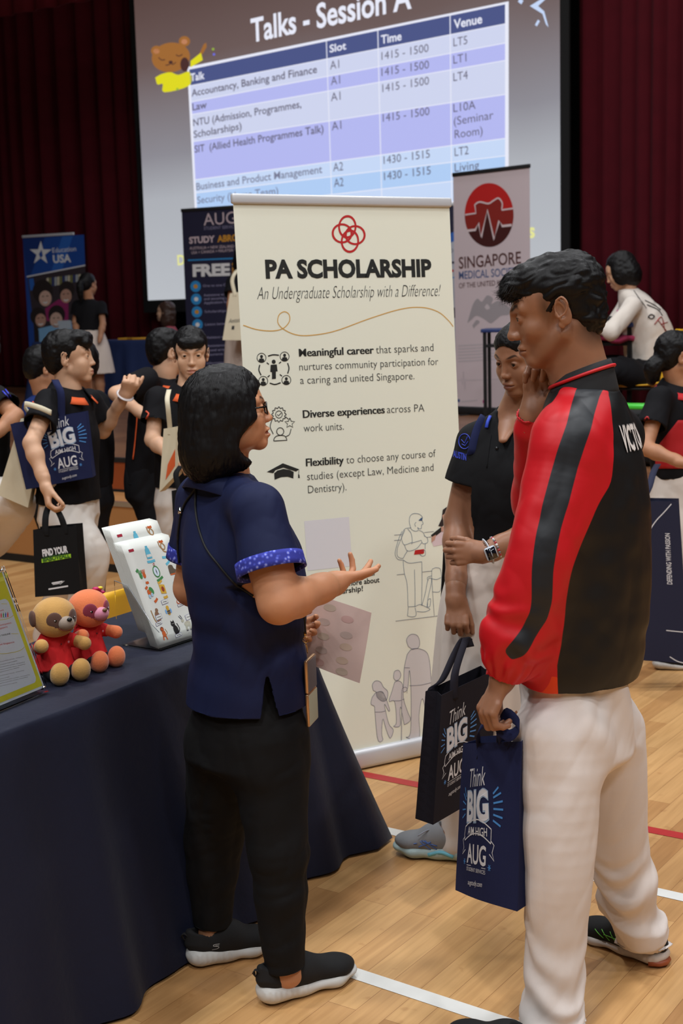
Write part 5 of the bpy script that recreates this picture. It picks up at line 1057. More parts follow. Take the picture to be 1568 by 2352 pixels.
def shoe(root, heel, toe, width=.092, L=None, sole=('white_sole', (205, 204, 200)), upper=('black_knit_upper', (16, 16, 18)), z0=.0, sole_h=(.038, .024), high=.078, extra=None, vox=.0032, name='shoe', openk=1.0, thick=0.0):
    heel = np.array([heel[0], heel[1], z0 + .003]); toe = np.array([toe[0], toe[1], z0 + .003]); d = toe - heel; L = L or np.linalg.norm(d); F = Fr(heel, d); w = F.w; tk = thick; hw = width / 2
    sm = M(sole[0], sole[1], rough=.5, vary=(40, .05)); um = M(upper[0], upper[1], rough=.85, bump=(700, .5, .0008), vary=(30, .1))
    so = [('u', 0, p_econe(w((0, .042, .018 + tk / 2)), w((0, L * .42, .014 + tk / 2)), (hw * .80, .020 + tk / 2), (hw * .78, .017 + tk / 2), F.x, cap=.036)), ('u', .02, p_econe(w((0, L * .42, .014 + tk / 2)), w((0, L - .075, .010 + tk / 2)), (hw * .78, .016 + tk / 2), (hw * 1.0, .013 + tk / 2), F.x, cap=.03)), ('u', .02, p_econe(w((0, L - .075, .010 + tk / 2)), w((0, L - .035, .014 + tk / 2)), (hw, .013 + tk / 2), (hw * .78, .012 + tk / 3), F.x, cap=.033))]
    so.append(('u', .012, p_econe(w((0, .036, .024 + tk / 2)), w((0, .10, .018 + tk / 2)), (hw * .80, .020 + tk / 2), (hw * .76, .016 + tk / 2), F.x, cap=.034)))
    so.append(('i', 0, p_half(w((0, 0, 0)), (0, 0, -1))))
    w = lambda p: F.w((p[0], p[1], p[2] + tk))
    up = [('u', 0, p_econe(w((0, .045, .045)), w((0, .12, .046)), (hw * .70, .040), (hw * .74, .038), F.x, cap=.034)), ('u', .03, p_econe(w((0, .105, .050)), w((0, L - .07, .026)), (hw * .74, .046), (hw * .88, .026), F.x, cap=.04)), ('u', .02, p_ell(w((0, L - .062, .026)), (hw * .86, .054, .026), F.A)), ('u', .012, p_cone(w((0, .016, .05)), w((0, .014, high)), .016, .012)), ('u', .012, p_econe(w((0, .04, .05)), w((0, .045, high * .96)), (hw * .66, .034), (hw * .6, .034), F.x, cap=.006))]
    up.append(('s', .004, p_econe(w((0, .056, .050)), w((0, .070, .16)), (.026 * openk, .034 * openk), (.032, .052), F.x, cap=.01)))
    up.append(('i', 0, p_half(w((0, 0, .012)), (0, 0, -1))))
    s_ = empty_part(name, root, heel)
    o1 = solid('upper', up, vox, um, s_, it=1); o2 = solid('sole', so, vox, sm, s_, it=1, fn=lambda P, N: np.where(np.abs(N[:, 2]) < .5, .0008 * np.sin((P - heel) @ F.y * 420) * (np.clip(((P - heel) @ F.y) / L, 0, 1) < .45), 0))
    if extra: extra(F, s_, L, hw, o1)
    return s_, F
def empty_part(name, root, loc):
    o = bpy.data.objects.new(name, None); COL.objects.link(o); off = ORG[root.name]; o.parent = root; ORG[o.name] = off; o.empty_display_size = .05
    return o

# ------------------------------------------------------------------ the woman in the navy polo
def woman():
    base = WZ(600, 2250); root = thing('person', 'woman in a navy polo and black trousers, gesturing with an open palm', 'person', base)
    skin = skin_mat('woman_skin', (196, 140, 104), (150, 74, 66), rough=.45)
    FH = Fr(W(530, 944, 3.27), tilt_dir(78, 6), k=.875)
    sd = np.array([math.cos(math.radians(55)), -math.sin(math.radians(55)), 0]); fw = np.array([math.sin(math.radians(55)), math.cos(math.radians(55)), 0])
    shR, elR, wrR = W(592, 1172, 3.10), W(640, 1385, 3.02), W(766, 1341, 3.17)
    shL, elL, wrL = W(466, 1150, 3.41), W(440, 1350, 3.43), W(632, 1452, 3.53)
    nb = W(520, 1105, 3.30)
    neck = [('u', .02, p_cone(FH.w((0, -.02, -.07)), nb, .050, .056)), ('u', .02, p_cone(nb, nb - np.array([0, 0, .05]), .054, .055))]
    tors = torso_prims([(W(566, 1600, 3.27), .112, .098), (W(563, 1450, 3.27), .120, .105), (W(556, 1300, 3.27), .14, .11), (W(535, 1160, 3.28), .14, .085)], sd)
    fwdR = nrm(W(846, 1318, 3.30) - wrR)
    hR, tipsR, TR, wR = hand_prims(wrR, nrm(np.array([.58, .80, .02])), nrm(np.array([-.35, -.10, 1.0])), -1, k=.88, curl=((4, 10, 8), (12, 14, 10), (42, 36, 20), (60, 40, 20)), thumb=(34, 0, 4), spread=8)
    hL, tipsL, TL__, wL = hand_prims(wrL, nrm(W(716, 1448, 3.55) - wrL), nrm(np.array([0.1, -.9, .4])), 1, k=.9, curl=(40, 45, 50, 55), thumb=(30, 30, 20))
    legs = leg_prims(W(612, 1660, 3.22), W(640, 1940, 3.17), W(655, 2235, 3.14)) + leg_prims(W(520, 1660, 3.33), W(490, 1930, 3.38), W(490, 2150, 3.36))
    fR = WZ(640, 2290); fL = WZ(470, 2200)
    legs += [('u', .03, p_cone(W(655, 2235, 3.14), np.array([*WZ(760, 2262)[:2], .030]), .030, .017)), ('u', .03, p_cone(W(490, 2150, 3.36), np.array([*WZ(570, 2180)[:2], .030]), .030, .017))]
    lower = tors + [('u', .03, p_cone(nb - np.array([0, 0, .05]), W(535, 1160, 3.28), .055, .07))] + arm_prims(shR, elR, wrR, 1.0, 1.10) + [('u', .02, p_cone(shR, elR, .060, .043))] + arm_prims(shL, elL, wrL, 1.0, 1.12) + hL + legs
    body_mesh(root, [(head_prims(FH, mouth_open=1.0, ears=True, fem=True) + [('u', .02 * FH.k, p_ell(FH.w((s_ * .043, .018, -.072)), np.array([.022, .036, .030]) * FH.k, FH.A)) for s_ in (1, -1)] + neck, .0022, FH), (hR + [('u', .02, arm_prims(shR, elR, wrR, 1, 1.12)[-1][2])], .0022, None), (lower, .0045, None)], skin)
    add_eyes(FH, root, (0, 1, -.05))
    # hair: a full bob that covers the ear
    E = lambda c, r: p_ell(FH.w(c), np.array(r) * FH.k, FH.A)
    hp = [('u', 0, E((0, -.020, .046), (.089, .112, .090))), ('u', .04, E((0, -.066, -.045), (.094, .088, .112))), ('u', .03, E((0, -.088, -.112), (.094, .074, .082))),
          ('u', .03, E((.066, .004, -.030), (.032, .062, .085))), ('u', .03, E((-.066, .004, -.030), (.032, .062, .085))), ('u', .03, E((.060, -.020, -.110), (.036, .050, .055))), ('u', .03, E((-.060, -.020, -.110), (.036, .050, .055))), ('u', .02, E((.058, .028, -.128), (.016, .036, .020))),
          ('s', .012, E((0, .118, -.050), (.095, .086, .112))), ('s', .015, p_cone(FH.w((-.14, .085, -.085)), FH.w((.14, .085, -.085)), .058 * FH.k, .058 * FH.k)), ('s', .015, E((.08, .062, -.092), (.06, .064, .050))), ('s', .015, E((-.08, .062, -.092), (.06, .064, .050))), ('s', .02, E((0, .03, -.16), (.052, .07, .10)))]
    lay = folds((.0, .0, 1), 36, .0028, 3, warp=.4)
    ho_ = solid('hair', hp, .0032, HB, root, fn=union(lay, folds((0, 0, 1), 120, .0018, 8, warp=.3)))
    me = ho_.data; n_ = len(me.vertices); P = np.zeros(n_ * 3); me.vertices.foreach_get('co', P); P = P.reshape(-1, 3) + ORG[ho_.name]; N = np.zeros(n_ * 3); me.vertices.foreach_get('normal', N); N = N.reshape(-1, 3)
    part = FH.w((-.01, .0, .13))
    def flow(p, n):
        L = FH.l(p[None])[0]; d = FH.d((L[0] * .6, -.35 if L[2] > 0 else .10, -1.0 if L[2] < .10 else -.3)); v = p - part; return nrm(d * 1.0 + nrm(v) * (1.2 if L[2] > .05 else .2))
    gm = hair_mat('black_hair_sheen', (20, 18, 20), rough=.36)
    hair_locks(root, P[FH.l(P)[:, 1] < .035], N[FH.l(P)[:, 1] < .035], flow, 11000, .085, .0006, gm, lift=.0035, seed=3, jitter=.09, name='hair_strands', stick=True)
    # glasses
    gl = MB(); blk_ = M('black_acetate', (14, 13, 14), rough=.25)
    for sx in (1, -1):
        c = np.array([.033 * sx, .096, -.004]); ring = [FH.w(c + np.array([.0215 * math.copysign(abs(math.cos(t)) ** .7, math.cos(t)), -.004 * abs(math.cos(t)), .0165 * math.copysign(abs(math.sin(t)) ** .7, math.sin(t))])) for t in np.linspace(0, 2 * math.pi, 29)[:-1]]
        gl.tube(ring, .0021, blk_, 6, closed=True); gl.tube([FH.w((.054 * sx, .092, .002)), FH.w((.074 * sx, .06, .004)), FH.w((.078 * sx, .0, .004)), FH.w((.076 * sx, -.02, -.012))], .0022, blk_, 6)
    gl.tube([FH.w(p) for p in curve([(-.012, .096, .001), (0, .1, .004), (.012, .096, .001)], 7)], .0019, blk_, 6); go = gl.build('glasses', root, True)
    # polo shirt
    blue = M('navy_polo_knit', (12, 22, 60), rough=.75, spec=.3, bump=(900, .3, .0006), vary=(8, .10))
    secs = [(W(569, 1612, 3.27), .172, .152), (W(569, 1560, 3.27), .168, .148), (W(571, 1450, 3.27), .150, .140), (W(560, 1300, 3.27), .163, .150), (W(543, 1200, 3.28), .172, .115), (W(530, 1135, 3.29), .150, .082), (W(520, 1098, 3.30), .075, .066)]
    sp = torso_prims(secs, sd, .05)
    cutR = shR + (elR - shR) * .66; cutL = shL + (elL - shL) * .66
    sp += [('u', .05, p_cone(shR, cutR + (elR - shR) * .2, .062, .084)), ('u', .05, p_cone(shL, cutL + (elL - shL) * .2, .070, .076)), ('u', .03, p_cone(W(520, 1122, 3.3), shR, .05, .058)), ('u', .03, p_cone(W(520, 1120, 3.3), shL, .06, .064))]
    aR = nrm(elR - shR); aL = nrm(elL - shL)
    sp += [('s', .004, p_box(cutR + aR * .15, (.13, .13, .15), np.stack(frame_to(aR)), 0)), ('s', .004, p_cone(cutR - aR * .05, cutR + aR * .05, .066, .070)), ('s', .004, p_box(cutL + aL * .15, (.11, .11, .15), np.stack(frame_to(aL)), 0)), ('s', .004, p_cone(cutL - aL * .05, cutL + aL * .05, .060, .064))]
    hz = float(secs[0][0][2]); hem = p_half(secs[0][0] + np.array([0, 0, .004]), (0.02, .03, -1)); sp.append(('i', 0, hem))
    slit = W(616, 1612, 3.13); sp.append(('s', .002, p_econe(slit + np.array([.004, .0, -.06]), slit + np.array([0, .0, .06]), (.024, .09), (.001, .09), (1, 0, 0), cap=.004)))
    waist_c = W(571, 1450, 3.27)
    def f_w(P, N):
        t = np.clip(1 - np.abs(P[:, 2] - waist_c[2] - .03) / .22, 0, 1); q = (P - waist_c) @ fw
        return t * (.0035 * np.sin(P[:, 2] * 70 + ((P - waist_c) @ sd) * 16 + 2 * vnoise(P * 9, 4)) * (np.sin(((P - waist_c) @ fw) * 9 + 1) * .5 + .6)) 
    so = solid('polo_shirt', sp, .0036, blue, root, fn=union(f_w, folds(nrm((.5, .1, .9)), 9, .005, 5), folds((.2, .0, 1), 22, .0015, 15)))
    bs = bvh_of(so)
    # sleeve bands with the printed trim
    tr = M('batik_trim_blue', (52, 66, 176), rough=.8); nt = tr.node_tree; b = nt.nodes['Principled BSDF']; tc = nt.nodes.new('ShaderNodeTexCoord'); vo = nt.nodes.new('ShaderNodeTexVoronoi'); vo.inputs['Scale'].default_value = 95; nt.links.new(tc.outputs['Object'], vo.inputs['Vector']); cr = nt.nodes.new('ShaderNodeValToRGB'); e = cr.color_ramp.elements; e[0].position = .15; e[0].color = lin((150, 158, 226)); e[1].position = .5; e[1].color = lin((40, 48, 150)); x = e.new(.32); x.color = lin((70, 84, 200)); nt.links.new(vo.outputs['Distance'], cr.inputs[0]); nt.links.new(cr.outputs[0], b.inputs['Base Color'])
    for c, a, r0, r1 in ((cutR, aR, .0790, .0805), (cutL, aL, .0725, .074)):
        X, Y_, Z_ = frame_to(a); G_ = np.array([[c + a * t + (X * math.cos(th) + Y_ * math.sin(th)) * (r0 + (r1 - r0) * (t + .028) / .03) for th in np.linspace(0, 2 * math.pi, 37)] for t in (-.030, -.02, -.008, .004)]); m_ = MB(); m_.grid(G_, tr, .004); m_.build('sleeve_trim', root, True)
    # collar
    cn = W(522, 1098, 3.30); cf = Fr(cn, fw); m_ = MB(); G_ = []
    for t, (r_, z) in enumerate(((.062, .032), (.068, .034), (.084, .012), (.100, -.014))):
        row = []
        for th in np.linspace(-math.pi * .92, math.pi * .92, 41):
            k_ = .5 + .5 * math.cos(th); row.append(cf.w((math.sin(th) * r_ * (1.0 + .1 * t), -math.cos(th) * r_ * .95 - .008, z - .045 * (1 - k_) * (1 + .3 * t) - .012 * (t > 1) * (abs(th) > 2.2))))
        G_.append(row)
    m_.grid(np.array(G_), blue, .004); m_.build('collar', root, True)
    # trousers
    blk = M('black_twill', (11, 11, 13), rough=.8, spec=.25, bump=(900, .25, .0005), vary=(9, .15))
    hipc = W(568, 1640, 3.27); tp = [('u', 0, p_econe(hipc + np.array([0, 0, .12]), hipc - np.array([0, 0, .10]), (.128, .112), (.162, .145), sd, cap=.05))]
    for h, kn, an, r in ((W(612, 1700, 3.21), W(638, 1950, 3.16), W(655, 2225, 3.135), 1.0), (W(520, 1700, 3.33), W(488, 1930, 3.38), W(488, 2125, 3.365), 1.0)):
        m1 = kn + (an - kn) * .35; tp += [('u', .05, p_cone(h, kn, .108, .075)), ('u', .03, p_cone(kn, m1, .073, .068)), ('u', .02, p_cone(m1, an, .068, .053))]
        a = nrm(an - kn); tp.append(('s', .003, p_box(an + a * .1, (.075, .075, .1), np.stack(frame_to(a)), 0)))
    solid('trousers', tp, .0045, blk, root, fn=union(folds((0.1, 0, 1), 11, .005, 21), folds((.8, .5, .3), 16, .003, 2)))
    def slip(F, s_, L, hw, up):
        m_ = MB(); m_.tube([F.w(p) for p in curve([(-.006, .006, .066), (-.004, -.006, .084), (.0, -.002, .094), (.006, .010, .082)], 10)], .0055, M('black_knit_upper'), 6, flat=.4); m_.build('pull_tab', s_, True)
        if L > .25:
            pr = Print(); sgn = 1; pr.line(curve([(.018, .012), (.004, .0115), (.002, .008), (.012, .006), (.016, .003), (.011, -.001), (-.002, -.0015)], 20), .0016, M('silver_print', (170, 172, 174), rough=.35), 1); pr.line(curve([(.017, .0085), (.008, .0085), (.008, .0065), (.015, .0045)], 12), .0011, M('silver_print'), 1)
            bv = bvh_of(up)
            m2 = MB()
            def fn(P, e):
                out = []
                for x, y in P:
                    o = F.w((.12, .062 + x, .050 + y)); h = bv.ray_cast(Vector(o), Vector(-F.x), .3); out.append(np.array(h[0]) + F.x * .0008 if h[0] is not None else o - F.x * .08)
                return np.array(out)
            pr.onto(m2, fn); m2.build('logo_mark', s_)
    shoe(root, WZ(592, 2312), WZ(816, 2236), .096, upper=('black_knit_upper', (16, 16, 18)), extra=slip, thick=.012)
    shoe(root, WZ(428, 2224), WZ(634, 2172), .094, upper=('black_knit_upper', (16, 16, 18)), extra=slip, thick=.012)
    # cords of the phone lanyard over the back
    ck = M('black_cord', (10, 10, 12), rough=.7)
    lz = MB()
    for L in ([(470, 1098), (446, 1130), (425, 1160), (414, 1200), (410, 1260), (416, 1310)], [(452, 1112), (452, 1180), (470, 1250), (505, 1300), (545, 1345), (580, 1370)]):
        q_ = drop_on(bs, curve(L, 40), .003)
        if len(q_) > 2: lz.tube(q_, .0028, ck, 6)
    q_ = drop_on(bs, curve([(690, 1400), (698, 1430), (701, 1455)], 8), .006)
    p0 = W(702, 1456, 3.20); p1 = W(701, 1464, 3.20); p2 = W(705, 1500, 3.21)
    lz.tube(np.array([W(696, 1400, 3.16), W(700, 1430, 3.19), p0]), .0022, ck, 6); lo_ = lz.build('lanyard', root, True)
    m_ = MB(); brass = M('brass_fitting', (196, 160, 100), rough=.25, metal=1); m_.tube([W(700, 1451, 3.20), W(700, 1461, 3.20)], .0034, brass, 8); m_.tube([p1 + np.array([.0065 * math.sin(t), 0, -.0065 * math.cos(t) - .006]) for t in np.linspace(0, 2 * math.pi, 17)[:-1]], .0011, brass, 6, closed=True); m_.tube(curve([tuple(p1 - np.array([0, 0, .013])), tuple(W(704, 1485, 3.20)), tuple(W(706, 1500, 3.21))], 6), .0014, brass, 6); m_.build('ring_clip', lo_, True)
    q_ = drop_on(bs, [(417, 1166), (418, 1180)], .004)
    if len(q_) == 2: m_ = MB(); m_.tube(q_, [.0045, .0062], M('chrome'), 10); m_.build('cord_lock', lo_, True)
    # the phone that hangs from it
    ph = thing('mobile_phone', "gold edged folding phone hanging at the woman's hip", 'phone', W(712, 1585, 3.22))
    c0 = W(714, 1585, 3.22); pa = nrm(np.array([.50, -.25, .0])); up_ = nrm(W(712, 1502, 3.215) - W(719, 1668, 3.225)); pn = -nrm(np.cross(up_, np.array([.30, .95, 0]))); px_ = np.cross(pn, up_); gold = M('rose_gold_frame', (206, 166, 128), rough=.3, metal=.8); gcl = M('mint_glass_back', (196, 198, 176), rough=.12, spec=.7)
    for s_, nm in ((1, 'upper_half'), (-1, 'lower_half')):
        m_ = MB(); cc = c0 + up_ * .0425 * s_; m_.box(cc, (.009, .068, .083), gold, pn, px_, up_, bev=.003); o = m_.build(nm, ph, True); m_ = MB(); m_.box(cc + pn * .0048, (.001, .062, .077), gcl if s_ < 0 else M('dusk_glass_back', (116, 108, 110), rough=.1, spec=.8), pn, px_, up_); m_.build('glass_back', o)
    # sheet in her far hand
    shp = [W(688, 1352, 3.60), W(850, 1408, 3.52), W(826, 1569, 3.50), W(672, 1508, 3.59)]; a = shp[3]; ux = shp[2] - shp[3]; uy = shp[0] - shp[3]; nn_ = nrm(np.cross(ux, uy)); nn_ = nn_ if nn_[1] < 0 else -nn_
    fl_ = lambda x, y: a + ux * x + uy * y + (shp[1] - shp[2] - uy) * x * y + nn_ * (.008 * math.sin(x * 3 + y * 2))
    m_ = MB(); st_ = M('sheet_back_rosy', (206, 180, 172), rough=.45); m_.grid(np.array([[fl_(x, y) for x in np.linspace(0, 1, 10)] for y in np.linspace(0, 1, 10)]), st_, .0012)
    sheet2 = Print(); 
    for (x, y, c) in ((.45, .88, 'shade_olive'), (.70, .80, 'shade_rose'), (.40, .66, 'shade_grey'), (.72, .58, 'shade_grey'), (.42, .46, 'shade_olive'), (.74, .42, 'shade_gold'), (.42, .26, 'shade_grey'), (.72, .22, 'shade_gold'), (.40, .08, 'shade_rose'), (.74, .07, 'shade_olive')):
        mm = M(c, {'shade_olive': (186, 168, 152), 'shade_rose': (192, 156, 150), 'shade_grey': (184, 164, 156), 'shade_gold': (194, 170, 152)}[c], rough=.5); sheet2.disc((x, y), .085, .05, mm, 1, 18, rot=.2)
    sheet2.onto(m_, lambda P, e: np.array([fl_(x, y) + nn_ * (.0008 + e) for x, y in P]), .0003)
    tag(m_.build('sticker_sheet', None, False, org=shp[3]), "rosy backed sticker sheet held in the navy shirted woman's far hand", 'sticker sheet')
woman()
# ------------------------------------------------------------------ the tall student in the red and black jacket
def p_seam(pts):
    return np.asarray(pts, float)
def dist_poly(P, S):
    """distance from points to a 3-D line"""
    best = np.full(len(P), 9.0)
    for a, b in zip(S[:-1], S[1:]):
        ab = b - a; t = np.clip(((P - a) @ ab) / max(ab @ ab, 1e-12), 0, 1); best = np.minimum(best, np.linalg.norm(P - a - t[:, None] * ab, axis=1))
    return best
def man():
    base = WZ(1330, 2290); root = thing('person', 'tall young man in a red and black jacket and white trousers, hand at his chin', 'person', base)
    skin = skin_mat('man_skin', (152, 108, 82), (106, 66, 58), rough=.42)
    FH = Fr(W(1272, 712, 3.10), tilt_dir(-84, -13), k=1.0)
    fw = nrm((-.90, .43, 0)); lf = np.array([-fw[1], fw[0], 0]); sd = lf       # lf: his left, towards the camera
    nb = W(1342, 880, 3.10)
    shL, elL, wrL = W(1302, 1015, 2.98), W(1240, 1290, 2.92), W(1158, 1552, 2.94)
    shR, elR, wrR = W(1405, 1000, 3.25), W(1236, 1150, 3.34), W(1222, 958, 3.20)
    neck = [('u', .02, p_cone(FH.w((0, -.030, -.05)), nb, .056, .062)), ('u', .02, p_cone(nb, nb - np.array([0, 0, .06]), .060, .06)), ('u', .03, p_cone(FH.w((0, .02, -.085)), nb + fw * .03, .03, .045))]
    tors = torso_prims([(W(1335, 1540, 3.09), .15, .11), (W(1345, 1350, 3.09), .14, .105), (W(1350, 1150, 3.1), .165, .115), (W(1345, 980, 3.1), .165, .09)], sd)
    hL, tL, T_, wL = hand_prims(wrL, nrm(W(1110, 1652, 2.93) - wrL), nrm(np.array([.85, .30, -.25])), 1, k=1.02, curl=((42, 60, 30), (46, 66, 35), (48, 66, 35), (38, 55, 30)), thumb=(28, 30, 20), spread=3)
    hR, tR, T2_, wR2 = hand_prims(wrR, nrm(W(1252, 838, 3.19) - wrR), nrm(np.array([-.35, -.93, .0])), -1, k=1.08, curl=((34, 92, 50), (34, 95, 50), (36, 95, 50), (42, 90, 50)), thumb=(22, 20, 12), spread=3)
    legs = leg_prims(W(1290, 1660, 3.01), W(1278, 2000, 2.93), W(1264, 2440, 2.90), 1.0, .58) + leg_prims(W(1380, 1660, 3.17), W(1410, 1920, 3.24), W(1470, 2150, 3.28), 1.0, .76)
    fL0, fL1 = WZ(1265, 2480), WZ(1052, 2392); fR0, fR1 = WZ(1530, 2222), WZ(1338, 2140)
    for an, f0, f1 in ((W(1264, 2440, 2.90), fL0, fL1), (W(1470, 2150, 3.28), fR0, fR1)): legs += [('u', .03, p_cone(an, f0 + (f1 - f0) * .62 + np.array([0, 0, .032]), .032, .020))]
    body_mesh(root, [(head_prims(FH, jaw=1.0, lid=.3) + neck, .0022, face_values(FH, 1.25, lambda x, y, z: np.where(np.abs(x) > .045, .40 * np.clip(1 - np.hypot((y - .022) / .020, (z - .012) / .050), 0, 1), 0) + .6 * np.clip(1 - np.hypot((y + .08) / .06, (z + .06) / .055), 0, 1) + np.clip(.30 - .3 * np.hypot((y - .035) / .05, (z + .08) / .04), 0, .10))), (hR + [arm_prims(shR, elR, wrR)[-1]], .0023, None), (hL + [arm_prims(shL, elL, wrL)[-1]], .0023, None), (tors + [('u', .03, p_cone(nb - np.array([0, 0, .06]), W(1345, 980, 3.1), .06, .08))] + arm_prims(shL, elL, wrL) + arm_prims(shR, elR, wrR) + legs, .0048, None)], skin)
    add_eyes(FH, root, (.0, 1, -.02), (120, 104, 94))
    # hair: faded sides, thick wavy top that falls over the brow
    E = lambda c, r: p_ell(FH.w(c), np.array(r) * FH.k, FH.A)
    top = [('u', 0, E((0, -.020, .060), (.0795, .1005, .068))), ('u', .03, E((0, .045, .076), (.064, .050, .042))), ('u', .02, E((0, .082, .066), (.054, .024, .027))), ('u', .03, E((0, -.072, .040), (.066, .046, .066))), ('s', .015, E((0, .118, .006), (.09, .050, .045))), ('s', .012, E((0, .02, -.045), (.2, .13, .075))),
           ('u', .02, E((0, -.022, .036), (.0785, .0970, .082))), ('u', .02, E((0, -.062, -.018), (.063, .055, .066))), ('s', .008, E((0, .112, -.060), (.12, .116, .106))), ('s', .01, E((.085, -.012, -.018), (.03, .024, .036))), ('s', .01, E((-.085, -.012, -.018), (.03, .024, .036))), ('s', .01, p_cone(FH.w((-.1, .012, -.078)), FH.w((.1, .012, -.078)), .060, .060))]
    ht = solid('hair', top, .0032, HB, root, fn=union(lambda P, N: .004 * vnoise(P * 40, 1), folds(FH.d((.25, 1, .1)), 62, .0045, 4, warp=.9)))
    me = ht.data; n_ = len(me.vertices); P = np.zeros(n_ * 3); me.vertices.foreach_get('co', P); P = P.reshape(-1, 3) + ORG[ht.name]; N = np.zeros(n_ * 3); me.vertices.foreach_get('normal', N); N = N.reshape(-1, 3)
    def flow(p, n):
        L = FH.l(p[None])[0]; return FH.d((.35 * math.sin(L[1] * 90) + L[0] * 3, 1.0 if L[1] > -.03 else -.4, -.2 if L[1] > .02 else (.2 if L[1] > -.05 else -.9))) + n * .5
    sel = FH.l(P)[:, 2] > .030
    hair_locks(root, P[sel], N[sel], flow, 9000, .036, .0006, hair_mat('black_hair_matt', (13, 11, 12), rough=.5, spec=.3), lift=.022, seed=5, jitter=.22, stick=True, name='hair_strands')
    fr = (FH.l(P)[:, 1] > .052) & (FH.l(P)[:, 2] > .03)
    hair_locks(root, P[fr], N[fr], lambda p, n: FH.d((.3 * math.sin(p[0] * 400), 1.0, -.55)) + n * .25, 1400, .030, .0006, hair_mat('black_hair_matt'), lift=.006, seed=9, jitter=.30, name='fringe_strands')
    # jacket
    secs = [(W(1322, 1552, 3.09), .180, .142), (W(1322, 1500, 3.09), .192, .155), (W(1338, 1380, 3.09), .190, .155), (W(1348, 1200, 3.095), .190, .150), (W(1350, 1060, 3.1), .186, .132), (W(1346, 960, 3.1), .140, .104), (W(1342, 900, 3.1), .082, .080)]
    jp = torso_prims(secs, sd, .05)
    m1 = shL + (elL - shL) * .5; lo = elL + (wrL - elL) * .62; cuff = elL + (wrL - elL) * .92
    jp += [('u', .06, p_chain([shL, m1, elL, lo], np.array([.072, .082, .080, .078]))), ('u', .03, p_cone(lo, elL + (wrL - elL) * .82, .074, .064)), ('u', .012, p_cone(elL + (wrL - elL) * .88, cuff, .050, .047)), ('u', .05, p_cone(W(1342, 935, 3.09), shL, .062, .066)), ('u', .05, p_cone(W(1342, 935, 3.1), shR, .062, .066)),
           ('u', .05, p_cone(shR, elR, .070, .064)), ('u', .03, p_cone(elR, elR + (wrR - elR) * .86, .064, .054)), ('u', .01, p_cone(elR + (wrR - elR) * .84, elR + (wrR - elR) * .98, .043, .041))]
    aL = nrm(wrL - elL); aR = nrm(wrR - elR)
    jp += [('s', .003, p_cone(cuff - aL * .02, cuff + aL * .06, .036, .037)), ('s', .003, p_cone(elR + (wrR - elR) * .97, wrR + aR * .03, .030, .033))]
    hemz = secs[0][0]; jp.append(('i', 0, p_half(hemz, nrm(np.array([-.10, .10, -1.0])))))
    arm_line = smooth_path([shL, m1, elL, lo, cuff], 30); armR_line = smooth_path([shR, elR, wrR], 20)
    def f_j(P, N):
        q = dist_poly(P, arm_line); near = np.clip(1 - (q - .05) / .06, 0, 1); t = np.clip(((P - elL) @ aL) / .2, -1, 1)
        gath = np.exp(-((P - lo) @ aL / .07) ** 2) * near * .010 * np.sin(((P - elL) @ aL) * 75 + 6 * vnoise(P * 11, 6))
        cf_ = np.exp(-(((P - cuff) @ aL + .01) / .028) ** 2) * near * .003 * np.sin(np.arctan2((P - cuff) @ frame_to(aL)[0], (P - cuff) @ frame_to(aL)[1]) * 14)
        return gath + cf_
    jk = zone_mat('red_black_track_jacket', (196, 16, 28), [('panel', (12, 12, 14)), ('stripe', (28, 31, 36)), ('welt', (222, 60, 16))], rough=.5, weave=500, spec=.4, bump=.12)
    cax = lambda P: (lambda t: secs[0][0] + t[:, None] * (secs[-1][0] - secs[0][0]))(np.clip((P[:, 2] - secs[0][0][2]) / (secs[-1][0][2] - secs[0][0][2]), 0, 1))
    # the stripe runs from the collar over the shoulder and down the outside of the sleeve
    tmp = Solid(jp, .008).mesh(); bv0 = BVHTree.FromPolygons([tuple(p) for p in tmp[0]], [tuple(map(int, f)) for f in list(tmp[1]) + list(tmp[2])])
    st = drop_on(bv0, curve([(1366, 874), (1350, 900), (1330, 978), (1302, 1062), (1279, 1146), (1258, 1230), (1247, 1308), (1242, 1400), (1212, 1462), (1180, 1502)], 60), 0)
    seam_px = [(1390, 868), (1405, 939), (1413, 1006), (1411, 1062), (1405, 1110), (1377, 1157), (1349, 1218), (1330, 1263), (1313, 1310), (1301, 1371), (1293, 1449), (1278, 1530)]
    sm_ = drop_on(bv0, curve(seam_px, 40), 0); sq = sm_ - cax(sm_); sth = np.arctan2(sq @ lf, sq @ fw); sz = sm_[:, 2]; o_ = np.argsort(sz)
    def zones(P):
        d = dist_poly(P, st); stripe = np.clip(.0215 + .010 * (P[:, 2] - 1.0) / .4, .018, .028) - d
        q = P - cax(P); th = np.arctan2(q @ lf, q @ fw); r_ = np.linalg.norm(q[:, :2], axis=1); ths = np.interp(P[:, 2], sz[o_], sth[o_])
        back = np.where(th > 0, th - ths, -th - 1.0); arm = np.minimum(dist_poly(P, arm_line), dist_poly(P, armR_line[10:]) + .03) - .098
        panel = np.minimum(back * r_, np.where(th > 0, 1, arm)); front = (np.pi * .38 - np.abs(th)) * r_; panel = np.maximum(panel, np.minimum(front, arm))
        hem_d = .055 - np.abs((P - hemz) @ nrm(np.array([-.10, .10, -1.0]))) ; welt = np.minimum(np.minimum(hem_d, -panel), (dist_poly(P, arm_line) - .10))
        stripe = np.where(P[:, 2] > wrL[2], stripe, -1)
        return dict(panel=np.clip(panel, -.1, .1), stripe=np.clip(stripe, -.1, .1), welt=np.clip(welt, -.1, .1))
